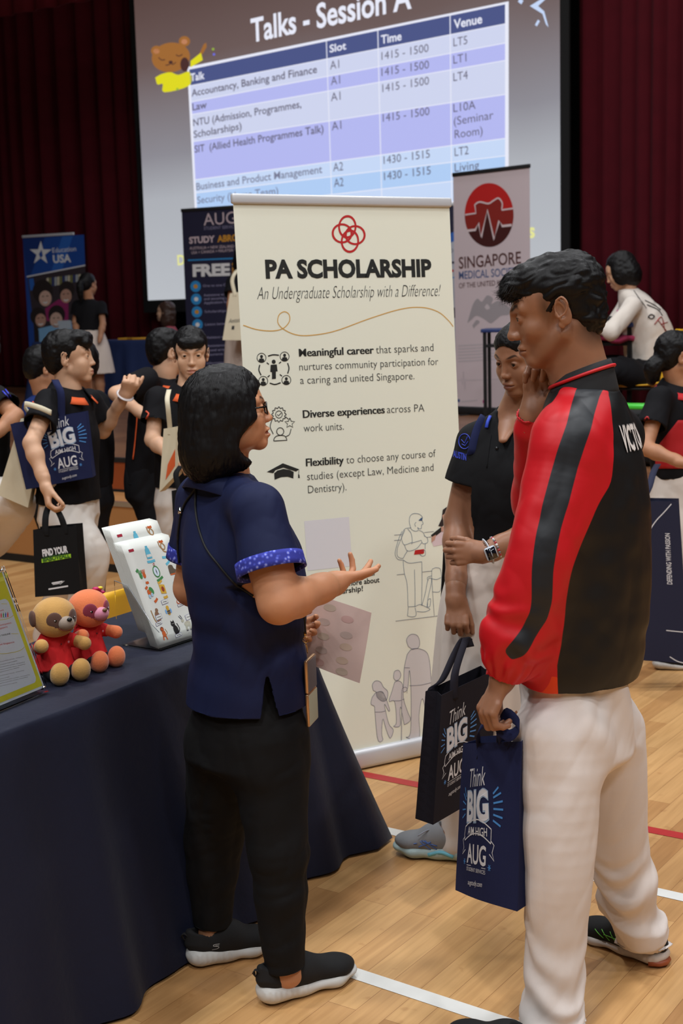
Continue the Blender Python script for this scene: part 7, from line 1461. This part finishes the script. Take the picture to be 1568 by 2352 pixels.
# ---- bags of the far group
def quad_bag(label, tl, tr, bl, br, Y, depth, mat, prints=None, straps=(), dY=0.0, **kw):
    kw.setdefault('fold', .0006)
    P = [W(*tl, Y), W(*tr, Y + dY), W(*bl, Y), W(*br, Y + dY)]; return bag(label, [(P[0], P[2]), ((P[0] + P[1]) / 2, (P[2] + P[3]) / 2), (P[1], P[3])], depth, mat, prints, straps, **kw)
quad_bag("navy tote with white 'think big' print under the orange-collared boy's arm", (24, 974), (196, 946), (60, 1124), (213, 1096), 5.54, (0, .07, 0), navy_bag, lambda pr, w, h: think_big(pr, w, h, 1.0, .66, .50), straps=[(.68, 0, [W(140, 905, 5.55), W(130, 880, 5.58), W(126, 872, 5.66)], .030, (1, 0, 0))], dY=.03)
quad_bag('cream canvas tote hanging behind the navy tote at the left', (48, 962), (108, 952), (-6, 1136), (64, 1166), 5.62, (0, .08, 0), cream, lambda pr, w, h: (pr.text('Quality', (w * .30, h * .62), (w * .9, h * .66), .024, M('bag_print_black', (30, 30, 34)), shear=.4, lay=2), pr.poly([(w * .62, h * .30), (w * .86, h * .30), (w * .86, h * .42), (w * .62, h * .42)], M('print_ink', (70, 70, 84)), 2)), straps=[(.4, 0, [W(60, 940, 5.5), W(58, 928, 5.46), W(90, 936, 5.42), W(118, 948, 5.44)], .022, (.1, .2, 1))])
def above(pr, w, h):
    wp = M('bag_print_white'); lm = M('bag_print_lime', (150, 200, 40), rough=.6); pr.text('FIND YOUR', (w * .20, h * .595), (w * .78, h * .625), .026, wp, bold=.05, lay=2); pr.poly([(w * .17, h * .50), (w * .84, h * .54), (w * .84, h * .60), (w * .17, h * .56)], lm, 2); pr.text('#ABOVEALL', (w * .20, h * .515), (w * .82, h * .548), .020, M('bag_print_green', (40, 90, 30)), bold=.03, lay=9)
    pr.line([(w * .38, h * .185), (w * .62, h * .20)], .006, wp, 2); pr.line([(w * .40, h * .165), (w * .56, h * .175)], .003, wp, 2); pr.line([(w * .66, h * .205), (w * .56, h * .16)], .002, wp, 2); pr.line([(w * .30, h * .10), (w * .74, h * .125)], .006, wp, 2)
quad_bag('black carrier bag with a lime green stripe held by the orange-collared boy', (76, 1217), (175, 1208), (81, 1371), (184, 1363), 5.32, (.012, .09, 0), blkbag, above, straps=[(.28, 0, [W(105, 1185, 5.34), W(112, 1162, 5.38), W(118, 1160, 5.38)], .026, (1, 0, 0)), (.72, 0, [W(140, 1188, 5.34), W(126, 1163, 5.38), W(118, 1158, 5.38)], .026, (1, 0, 0))], dY=.02)
quad_bag('black carrier bag hanging at the white trousers beside the navy shirted woman', (394, 1127), (452, 1122), (402, 1262), (456, 1258), 5.5, (.02, .09, 0), blkbag, None, straps=[(.3, 0, [W(404, 1090, 5.52), W(415, 1070, 5.55)], .024, (1, 0, 0))])
quad_bag('cream tote with an orange patch hanging from the smiling boy', (376, 985), (404, 980), (366, 1130), (404, 1090), 5.62, (.02, .05, 0), cream, lambda pr, w, h: pr.poly([(w * .35, h * .1), (w * .95, h * .2), (w * .95, h * .55), (w * .45, h * .35)], M('bag_print_orange', (214, 92, 40)), 2), straps=[(.5, 0, [W(386, 940, 5.60), W(384, 915, 5.62), W(388, 895, 5.70)], .02, (1, 0, 0))])
quad_bag('cream tote with black lettering on the shoulder of the person behind the cream banner', (528, 674), (592, 664), (511, 781), (590, 782), 10.7, (.02, .14, 0), cream, lambda pr, w, h: (pr.text('Aestasis x the', (w * .10, h * .36), (w * .78, h * .39), .035, M('bag_print_black'), shear=.4, lay=2), pr.poly([(w * .22, h * .22), (w * .30, h * .22), (w * .30, h * .30), (w * .22, h * .30)], M('bag_print_black'), 2)), straps=[(.16, 0, [W(533, 645, 10.72), W(540, 626, 10.75), W(548, 618, 10.9)], .03, (1, 0, 0))])
def passion(pr, w, h):
    wp = M('bag_print_white'); v, f = glyphs('DEFENDING WITH PASSION', .012); x0, x1 = v[:, 0].min(), v[:, 0].max(); s = h * .315 / (x1 - x0)
    pr.items.append((np.stack([w * .80 - v[:, 1] * s * 1.6, h * .49 + (v[:, 0] - x0) * s], 1), f, wp, 2))
    pr.line(curve([(w * .86, h * .985), (w * .70, h * .93), (w * .55, h * .88), (w * .40, h * .81)], 12), .004, wp, 2); pr.line([(w * .66, h * .20), (w * 1.0, h * .195)], .004, wp, 2); pr.line(curve([(w * .70, h * .035), (w * .82, h * .01), (w * .95, -.0)], 8), .004, wp, 2)
quad_bag('large navy bag with white vertical lettering at the right edge of the picture', (1440, 1150), (1557, 1152), (1440, 1514), (1580, 1524), 5.75, (.03, .11, 0), M('deep_navy_nonwoven', (22, 26, 54), rough=.85, bump=(420, .4, .0008)), passion, straps=[(.3, 0, [W(1490, 1120, 5.78), W(1500, 1085, 5.9), W(1510, 1066, 6.0)], .03, (1, 0, 0))])
# ================================================================== the people further back
TONE = {'fair': ((206, 164, 134), (168, 96, 88)), 'tan': ((178, 128, 96), (140, 76, 66)), 'brown': ((150, 102, 74), (108, 58, 52))}
def bg_person(label, head, sh, arms, torso, shirt, bottom, tone='fair', hair='short', base_z=0.0, vox=.0075, hvox=.0048, collar=None, sleeve=.58, shoes=((18, 18, 20), (206, 204, 200)), k=1.0, sidecol=None, group=None, shirt_vary=None, hands=True, neck_px=None, extra=None, smile=False, lid=.1):
    """head: (u, v, Y, yaw, pitch, size); sh: right and left shoulder (u, v, Y); arms: two of (elbow, wrist, finger direction px, palm, curl)
    torso: sections (u, v, Y, half width, half depth) from the hem up; bottom: dict(kind, colour, secs / legs)"""
    hu, hv, hY, yaw, pitch, hk = head; FH = Fr(W(hu, hv, hY), tilt_dir(yaw, pitch), k=hk)
    secs = [(W(u, v, Y), a, b) for u, v, Y, a, b in torso]; R_, L_ = W(*sh[0]), W(*sh[1]); side = (R_ - L_) * np.array([1, 1, 0]); side = nrm(side); fw = np.array([-side[1], side[0], 0])
    base = np.array([secs[0][0][0], secs[0][0][1], base_z]); root = thing('person', label, 'person', base, group)
    rgb, lip = TONE[tone]; skin = skin_mat('skin_' + tone, rgb, lip, rough=.48)
    nb = (R_ + L_) / 2 + np.array([0, 0, .055]); nb = W(*neck_px) if neck_px else nb
    pr = head_prims(FH, lid=lid, fem=True, mouth_open=.4 if smile else 0) + [('u', .02, p_cone(FH.w((0, -.025, -.06)), nb, .05 * k, .052 * k)), ('u', .02, p_cone(nb, nb - np.array([0, 0, .07]), .05 * k, .05 * k))]
    low = torso_prims([(c, a * .85, b * .82) for c, a, b in secs[:-1]], side); low += [('u', .02, p_cone(nb - np.array([0, 0, .06]), secs[-2][0], .045 * k, .05 * k))]
    AR = []
    for s_, a in zip((R_, L_), arms):
        if a is None: continue
        e_, w_ = W(*a[0]), W(*a[1]); AR.append((s_, e_, w_)); low += arm_prims(s_, e_, w_, k, .80)
        if len(a) > 2 and hands: low += hand_prims(w_, nrm(W(*a[2]) - w_), nrm(np.array(a[3], float)), -1 if s_ is R_ else 1, k=.95 * k, curl=a[4], thumb=(30, 24, 15))[0]
    legs = []
    if 'legs' in bottom:
        for h_, kn, an, toe in bottom['legs']:
            h_, kn, an = W(*h_), W(*kn), W(*an); legs.append((h_, kn, an, toe)); low += leg_prims(h_, kn, an, k, .92)
    body_mesh(root, [(pr, hvox, FH), (low, vox * .8, None)], skin)
    if hvox < .006: add_eyes(FH, root)
    E = lambda c, r: p_ell(FH.w(c), np.array(r) * FH.k, FH.A)
    H_ = [('u', 0, E((0, -.022, .046), (.083, .102, .084))), ('u', .03, E((0, -.06, -.012), (.070, .056, .068))), ('s', .008, E((0, .120, -.045), (.10, .104, .092))), ('s', .012, E((.09, -.005, -.04), (.034, .036, .042))), ('s', .012, E((-.09, -.005, -.04), (.034, .036, .042)))]
    if hair == 'fringe': H_ += [('u', .012, E((0, .072, .060), (.066, .034, .034)))]
    if hair == 'sweep': H_ += [('u', .02, E((0, .05, .084), (.070, .062, .034))), ('u', .012, E((.02, .082, .062), (.05, .026, .030)))]
    if hair == 'long': H_ += [('s', .01, E((0, .12, -.06), (.1, .12, .11))), ('u', .04, E((0, -.075, -.09), (.085, .06, .12))), ('u', .03, E((.066, -.02, -.09), (.03, .05, .10))), ('u', .03, E((-.066, -.02, -.09), (.03, .05, .10)))]
    if hair == 'bob': H_ += [('u', .04, E((0, -.055, -.05), (.092, .075, .09))), ('u', .03, E((.07, .01, -.03), (.026, .05, .075))), ('u', .03, E((-.07, .01, -.03), (.026, .05, .075)))]
    if hair == 'tail': H_ += [('u', .02, p_chain([FH.w((0, -.10, .03)), FH.w((0, -.15, -.01)), FH.w((0.005, -.155, -.10)), FH.w((0, -.14, -.20))], np.array([.03, .04, .036, .012]) * hk))]
    if hair == 'bun': H_ += [('u', .02, p_chain([FH.w((0, -.09, -.03)), FH.w((0, -.13, -.06)), FH.w((0, -.13, -.12))], np.array([.035, .045, .03]) * hk))]
    hm = hair_mat('brown_hair', (66, 44, 34)) if hair == 'long' else HB
    solid('hair', H_, hvox, hm, root, fn=lambda P, N: (.003 if hair != 'long' else .006) * vnoise(P * (60 if hair != 'long' else 30), 4) + .0015 * vnoise(P * 160, 5))
    if shirt is not None:
        nm, col = shirt; sm = M('shirt_' + nm, col, rough=.82, spec=.2, bump=(700, .3, .0008), vary=(9, .10)) if shirt_vary is None else shirt_vary
        sp = []
        for s_, e_, w_ in AR:
            a = nrm(e_ - s_); ln = np.linalg.norm(e_ - s_)
            if sleeve > 1: sp += [('u', .04, p_cone(s_, e_, .062 * k, .056 * k)), ('u', .02, p_cone(e_, e_ + (w_ - e_) * .86, .056 * k, .042 * k))]
            else: c = s_ + a * ln * sleeve; sp += [('u', .03, p_cone(s_, c + a * .05, .060 * k, .076 * k)), ('s', .004, p_box(c + a * .1, (.11, .11, .1), np.stack(frame_to(a)), 0)), ('s', .004, p_cone(c - a * .04, c + a * .05, .056 * k, .060 * k))]
            sp += [('u', .03, p_cone(secs[-2][0], s_, .05 * k, .055 * k))]
        sp += [('u', .04, torso_prims(secs, side)[0][2])]
        o = solid('shirt', sp, vox, sm, root, fn=union(folds((.25, .1, 1), 9, .006, int(hu)), folds((.8, .2, .5), 14, .003, 7)))
        if collar:
            cf = Fr(secs[-1][0] - np.array([0, 0, .014]), fw, k=k); m_ = MB(); G_ = []
            for t, (r_, z) in enumerate(((.060, .046), (.067, .049), (.090, .018), (.114, -.010))): G_.append([cf.w((math.sin(th) * r_ * 1.06, math.cos(th) * -r_ - .004, z - .045 * (.5 - .5 * math.cos(th)))) for th in np.linspace(-math.pi * .9, math.pi * .9, 31)])
            G_ = np.array(G_); m_.grid(G_, sm, .004); co = m_.build('collar', root, True); m_ = MB(); m_.grid(G_[2:] + (G_[2:] - G_[2:].mean((0, 1))) * .03, M('collar_' + collar[0], collar[1], rough=.8), .003); m_.build('collar_stripe', co, True)
        if sidecol:
            m_ = MB(); bv = bvh_of(o); q = drop_on(bv, curve(sidecol[0], 14), .003)
            if len(q) > 2: m_.tube(q, sidecol[2], M('panel_' + sidecol[1][0], sidecol[1][1], rough=.8), 6, flat=.5); m_.build('side_panel', root, True)
        if extra: extra(root, o, bvh_of(o))
    nm, col = bottom['cloth']; bm = M('cloth_' + nm, col, rough=.82, spec=.2, bump=(700, .3, .0008), vary=(8, .05))
    if bottom['kind'] == 'skirt': solid('skirt', torso_prims([(W(u, v, Y), a, b) for u, v, Y, a, b in bottom['secs']], side), vox, bm, root, fn=folds((0, 0, 1), 8, .010, 3))
    else:
        hc = secs[0][0] + np.array([0, 0, .04]); tp = [('u', 0, p_econe(hc + np.array([0, 0, .06]), hc - np.array([0, 0, .10]), (secs[0][1] * .92, secs[0][2] * .9), (secs[0][1] * .98, secs[0][2] * .96), side, cap=.04))]
        for h_, kn, an, toe in legs:
            if bottom['kind'] == 'shorts': tp += [('u', .05, p_cone(h_, kn + (h_ - kn) * .12, .105 * k, .092 * k))]
            else: tp += [('u', .05, p_chain([h_, kn, an], np.array([.108, .086, .074]) * k))]
        solid('shorts' if bottom['kind'] == 'shorts' else 'trousers', tp, vox, bm, root, fn=union(folds((.2, 0, 1), 8, .010, 9), folds((.7, .1, .7), 10, .007, 19)))
    for h_, kn, an, toe in legs:
        if toe is not None:
            t = W(*toe); h0 = np.array([an[0], an[1], base_z]); d = nrm((t - h0) * np.array([1, 1, 0])); shoe(root, h0 - d * .055, h0 + d * .205, .095, z0=base_z, upper=('shoe_upper_%d' % shoes[0][0], shoes[0]), sole=('shoe_sole_%d' % shoes[1][0], shoes[1]), vox=.0045)
    return root
BLK = ('black_polo', (14, 13, 17)); ORG_ = ('orange_knit', (222, 92, 40)); WT = ('white_drill', (220, 212, 204)); PALE = ('pale_beige', (206, 190, 178))
def wristband(root, u, v, Y, axis, col, nm, r=.030, t=.010):
    c = W(u, v, Y); X, Y_, Z_ = frame_to(axis); m_ = MB(); m_.tube([c + (X * math.cos(a) + Y_ * math.sin(a)) * r for a in np.linspace(0, 2 * math.pi, 25)[:-1]], t, M(nm, col, rough=.4), 8, closed=True, flat=.35, hint=axis); m_.build('wristwatch', root, True)
# boy with the totes
def emb(px, col, nm):
    def f(root, o, bv):
        m_ = MB()
        for L in px:
            q = drop_on(bv, L, .003)
            if len(q) > 1: m_.tube(q, .004, M(nm, col), 5)
        if m_.v: m_.build('sleeve_emblem', root, True)
    return f
r = bg_person('boy in a black polo with an orange collar, totes on his arm, raising a fist', (160, 820, 5.78, 86, 2, .94), ((112, 925, 5.62), (205, 925, 5.95)),
    [((72, 1018, 5.44), (104, 1112, 5.38), (112, 1165, 5.36), (.9, .3, 0), (48, 50, 52, 50)), ((236, 990, 6.0), (284, 912, 5.90), (300, 878, 5.86), (-.2, .9, .2), (75, 78, 78, 75))],
    [(158, 1150, 5.76, .17, .13), (156, 1080, 5.76, .16, .125), (155, 1000, 5.77, .165, .13), (155, 935, 5.78, .14, .10), (160, 892, 5.78, .065, .06)], BLK,
    dict(kind='trousers', cloth=WT, legs=[((150, 1200, 5.70), (205, 1290, 5.62), (175, 1470, 5.75), (250, 1480, 5.7)), ((170, 1200, 5.85), (150, 1330, 5.95), (110, 1460, 6.1), (170, 1470, 6.1))]), 'fair', 'sweep', collar=ORG_, extra=emb([curve([(66, 924), (72, 918), (78, 926), (72, 930)], 8)], (210, 80, 50), 'orange_thread'), hvox=.004)
wristband(r, 287, 908, 5.90, W(300, 878, 5.86) - W(284, 912, 5.9), (214, 206, 206), 'white_strap')
bg_person('person in a black and blue shirt whose head is hidden behind the orange-collared boy', (176, 836, 6.35, -60, 0, .92), ((150, 930, 6.3), (222, 925, 6.5)), [None, ((232, 985, 6.45), (200, 1040, 6.3))], [(195, 1120, 6.4, .16, .12), (196, 1010, 6.4, .16, .125), (192, 940, 6.4, .14, .10), (184, 900, 6.4, .06, .06)], BLK,
    dict(kind='trousers', cloth=('black_cloth', (20, 20, 24)), legs=[((182, 1160, 6.35), (182, 1290, 6.35), (180, 1420, 6.4), None), ((205, 1160, 6.45), (205, 1290, 6.45), (205, 1410, 6.5), None)]), 'tan', 'short', vox=.009, hvox=.007, extra=emb([curve([(186, 884), (196, 896), (204, 912)], 6), curve([(190, 896), (200, 908), (206, 918)], 6), curve([(182, 878), (190, 884)], 4)], (50, 60, 190), 'cobalt_print'))
bg_person('dark haired child low behind the orange-collared boy at the left', (102, 846, 6.9, 60, -12, .92), ((62, 920, 6.8), (140, 925, 7.0)), [None, None], [(135, 1120, 6.9, .13, .11), (118, 1010, 6.9, .15, .11), (102, 930, 6.9, .13, .09), (102, 905, 6.9, .06, .06)], ('royal_shirt', (30, 48, 104)), dict(kind='trousers', cloth=('black_cloth', (20, 20, 24)), legs=[((122, 1170, 6.85), (150, 1280, 6.85), (170, 1400, 6.9), None), ((142, 1170, 6.95), (170, 1280, 6.95), (190, 1395, 7.0), None)]), 'tan', 'short', vox=.009, hvox=.0065)
# the cut-off boy at the left edge
bg_person('boy cut off by the left edge with a dark sleeve and a bent elbow', (-48, 800, 5.9, -40, 0, .93), ((-10, 915, 5.80), (-90, 915, 6.0)), [((36, 955, 5.72), (-14, 1000, 5.62)), None], [(-45, 1140, 5.9, .17, .12), (-46, 1040, 5.9, .16, .12), (-47, 950, 5.9, .16, .11), (-48, 885, 5.9, .065, .06)], BLK, dict(kind='trousers', cloth=WT, legs=[((-40, 1140, 5.85), (40, 1160, 5.80), (-30, 1262, 6.2), (40, 1280, 6.2)), ((-60, 1170, 5.95), (-66, 1330, 5.95), (-70, 1480, 5.9), None)]), 'tan', 'short', vox=.0085, hvox=.007, extra=emb([curve([(6, 900), (14, 908), (24, 918)], 6), curve([(12, 896), (20, 906), (28, 912)], 6)], (50, 60, 190), 'cobalt_print'))
# two boys by the stage
bg_person('boy in black seen from behind the smiling boy, one elbow stuck out', (386, 808, 6.5, 62, -4, .90), ((338, 875, 6.38), (420, 880, 6.6)), [((266, 904, 6.30), (336, 958, 6.10), (372, 985, 6.0), (0, 0, -1), (40, 40, 45, 45)), None], [(352, 1105, 6.5, .165, .12), (356, 1010, 6.5, .16, .12), (366, 920, 6.5, .16, .11), (382, 868, 6.5, .062, .06)], BLK,
    dict(kind='shorts', cloth=('black_cloth', (20, 20, 24)), legs=[((342, 1100, 6.45), (362, 1215, 6.40), (352, 1380, 6.6), (420, 1385, 6.6)), ((368, 1100, 6.55), (384, 1205, 6.60), (392, 1370, 6.8), (440, 1372, 6.8))]), 'fair', 'short', collar=ORG_, sidecol=([(316, 945), (312, 1000), (306, 1055)], ORG_, .007), hvox=.005)
bg_person('smiling boy in a black polo facing the camera, orange collar open', (438, 812, 6.0, 172, -6, .93), ((362, 920, 5.95), (508, 925, 6.05)), [((350, 1010, 5.88), (398, 1052, 5.72), (430, 1062, 5.65), (0, .5, -.8), (30, 32, 36, 38)), ((520, 1020, 6.0), (470, 1070, 5.8))], [(436, 1115, 6.0, .165, .12), (436, 1020, 6.0, .16, .125), (437, 935, 6.0, .16, .105), (438, 885, 6.0, .062, .06)], BLK,
    dict(kind='trousers', cloth=WT, legs=[((410, 1160, 5.98), (408, 1290, 5.98), (408, 1430, 6.0), None), ((462, 1160, 6.02), (464, 1290, 6.02), (466, 1430, 6.05), None)]), 'fair', 'fringe', collar=ORG_, smile=True, hvox=.004, extra=emb([curve([(336, 945), (342, 952), (334, 962)], 6)], (210, 80, 50), 'orange_thread'))
# on the stage
bg_person('girl with a ponytail and a pale skirt standing on the stage by the blue table', (203, 653, 14.6, 28, -2, .95), ((232, 704, 14.6), (178, 702, 14.6)), [((236, 745, 14.5), (228, 785, 14.4)), ((172, 742, 14.6), (178, 775, 14.3))], [(203, 768, 14.6, .155, .12), (204, 735, 14.6, .14, .11), (204, 705, 14.6, .14, .09), (203, 686, 14.6, .06, .06)], BLK, dict(kind='skirt', cloth=PALE, secs=[(222, 858, 14.5, .20, .18), (215, 800, 14.55, .18, .15), (206, 758, 14.6, .145, .12)], legs=[((212, 800, 14.5), (228, 862, 14.5), (232, 930, 14.5), None), ((205, 800, 14.6), (216, 862, 14.6), (218, 930, 14.6), None)]), 'tan', 'tail', base_z=T2, vox=.012, hvox=.009)
bg_person('woman with long wavy hair in a floral top seated behind the far blue table', (379, 716, 16.05, -74, 4, .98), ((388, 762, 15.85), (392, 762, 16.35)), [((380, 790, 15.75), (360, 792, 15.75)), None], [(398, 830, 16.05, .17, .13), (396, 790, 16.05, .16, .12), (392, 765, 16.05, .15, .10), (386, 744, 16.05, .06, .06)], ('floral_pink', (170, 80, 90)), dict(kind='trousers', cloth=('black_cloth', (20, 20, 24)), legs=[((396, 840, 15.95), (370, 845, 15.85), (372, 900, 15.85), None), ((400, 840, 16.25), (374, 845, 16.15), (376, 900, 16.15), None)]), 'fair', 'long', base_z=T2, vox=.012, hvox=.009)
bg_person('person in black with a pale skirt mostly hidden behind the cream banner', (566, 594, 11.1, 30, 0, .95), ((604, 650, 11.1), (536, 648, 11.1)), [None, ((530, 700, 11.0), (536, 750, 10.9))], [(560, 780, 11.1, .16, .12), (562, 720, 11.1, .15, .11), (566, 655, 11.1, .14, .09), (568, 632, 11.1, .06, .06)], BLK, dict(kind='skirt', cloth=PALE, secs=[(566, 880, 11.1, .19, .16), (562, 820, 11.1, .17, .14), (560, 765, 11.1, .15, .12)], legs=[((556, 840, 11.1), (556, 900, 11.1), (556, 985, 11.1), None), ((576, 840, 11.1), (576, 900, 11.1), (576, 985, 11.1), None)]), 'tan', 'bob', base_z=T2, vox=.010, hvox=.008)
def paint(root, o, bv):
    m_ = MB(); bk = M('paint_black', (40, 40, 44)); rd = M('paint_red', (150, 50, 46))
    for L, mm, r_ in ((curve([(1455, 655), (1475, 660), (1490, 672)], 8), rd, .006), (curve([(1468, 648), (1480, 662), (1484, 676)], 8), rd, .005), (curve([(1485, 700), (1510, 712), (1520, 725)], 8), bk, .007), (curve([(1480, 690), (1500, 700), (1516, 712)], 8), bk, .006), (curve([(1455, 668), (1470, 690), (1484, 708)], 8), bk, .003), (curve([(1502, 745), (1518, 728), (1526, 760)], 8), rd, .006), (curve([(1510, 735), (1530, 762)], 4), rd, .006), (curve([(1516, 745), (1532, 740)], 4), rd, .005), (curve([(1488, 728), (1494, 722), (1502, 726), (1496, 732), (1488, 728)], 10), bk, .008), (curve([(1440, 652), (1448, 656)], 4), bk, .005)):
        q = drop_on(bv, L, .003)
        if len(q) > 1: m_.tube(q, r_, mm, 5, flat=.4)
    if m_.v: m_.build('painted_pattern', root, True)
bg_person('person with black hair in a white paint-splashed shirt seated at the blue desk', (1424, 622, 9.05, -72, -24, .96), ((1440, 700, 9.22), (1452, 702, 8.86)), [((1398, 760, 9.1), (1370, 745, 8.95)), ((1404, 762, 8.72), (1372, 750, 8.8))], [(1494, 850, 9.05, .19, .17), (1492, 790, 9.05, .19, .18), (1478, 730, 9.05, .19, .16), (1456, 685, 9.05, .15, .11), (1440, 664, 9.05, .07, .065)], ('white_painted', (216, 206, 196)), dict(kind='trousers', cloth=('black_cloth', (20, 20, 24)), legs=[((1470, 860, 9.15), (1385, 850, 9.2), (1390, 950, 9.25), (1330, 955, 9.2)), ((1470, 862, 8.9), (1392, 856, 8.8), (1396, 965, 8.8), (1330, 970, 8.8))]), 'fair', 'bob', base_z=T2, vox=.0085, hvox=.006, sleeve=1.5, extra=paint, shoes=((20, 20, 22), (200, 200, 198)))
def redp(root, o, bv):
    m_ = MB(); rd = M('red_polo_panel', (176, 18, 26), rough=.8); G_ = []
    for v in np.linspace(965, 1076, 14): G_.append([(u, v) for u in np.linspace(max(1506, 1556 - (v - 965) * .75), 1590, 8)])
    P = [drop_on(bv, row, .004) for row in G_]
    if all(len(p) == 8 for p in P): m_.grid(np.array(P), rd, .002); m_.build('red_panel', root, True)
    m_ = MB(); q = drop_on(bv, curve([(1478, 966), (1486, 958), (1490, 964), (1484, 972), (1480, 976)], 10), .003)
    if len(q) > 2: m_.tube(q, .004, M('red_thread', (190, 50, 50)), 5); m_.build('sleeve_emblem', root, True)
bg_person('girl in a black and red polo with tied hair, cut off by the right edge', (1556, 818, 6.35, 78, -4, .93), ((1515, 915, 6.22), (1596, 915, 6.5)), [((1482, 1030, 6.10), (1572, 1064, 5.98), (1620, 1070, 5.95), (0, .8, -.3), (40, 42, 45, 48)), None], [(1556, 1095, 6.35, .155, .12), (1556, 1010, 6.35, .155, .125), (1555, 930, 6.35, .15, .10), (1556, 885, 6.35, .06, .06)], BLK,
    dict(kind='skirt', cloth=WT, secs=[(1552, 1312, 6.35, .20, .17), (1550, 1200, 6.35, .18, .15), (1553, 1080, 6.35, .145, .118)], legs=[((1545, 1260, 6.3), (1562, 1350, 6.25), (1524, 1505, 6.12), (1620, 1510, 6.1)), ((1565, 1260, 6.45), (1580, 1350, 6.45), (1590, 1490, 6.5), None)]), 'tan', 'bun', collar=('red_knit', (190, 26, 34)), extra=redp, hvox=.0045)
sn = empty('sneaker', W(1120, 945, 11.6)); tag(sn, 'white sneaker resting on the stage by the desk at the pale pink banner', 'shoe'); q0 = WZ(1096, 949, T2); q1 = WZ(1168, 944, T2); shoe(sn, q0, q0 + nrm(q1 - q0) * .27, .10, z0=T2, upper=('white_mesh_upper', (214, 212, 210)), sole=('white_sole_far', (222, 222, 220)), vox=.006)
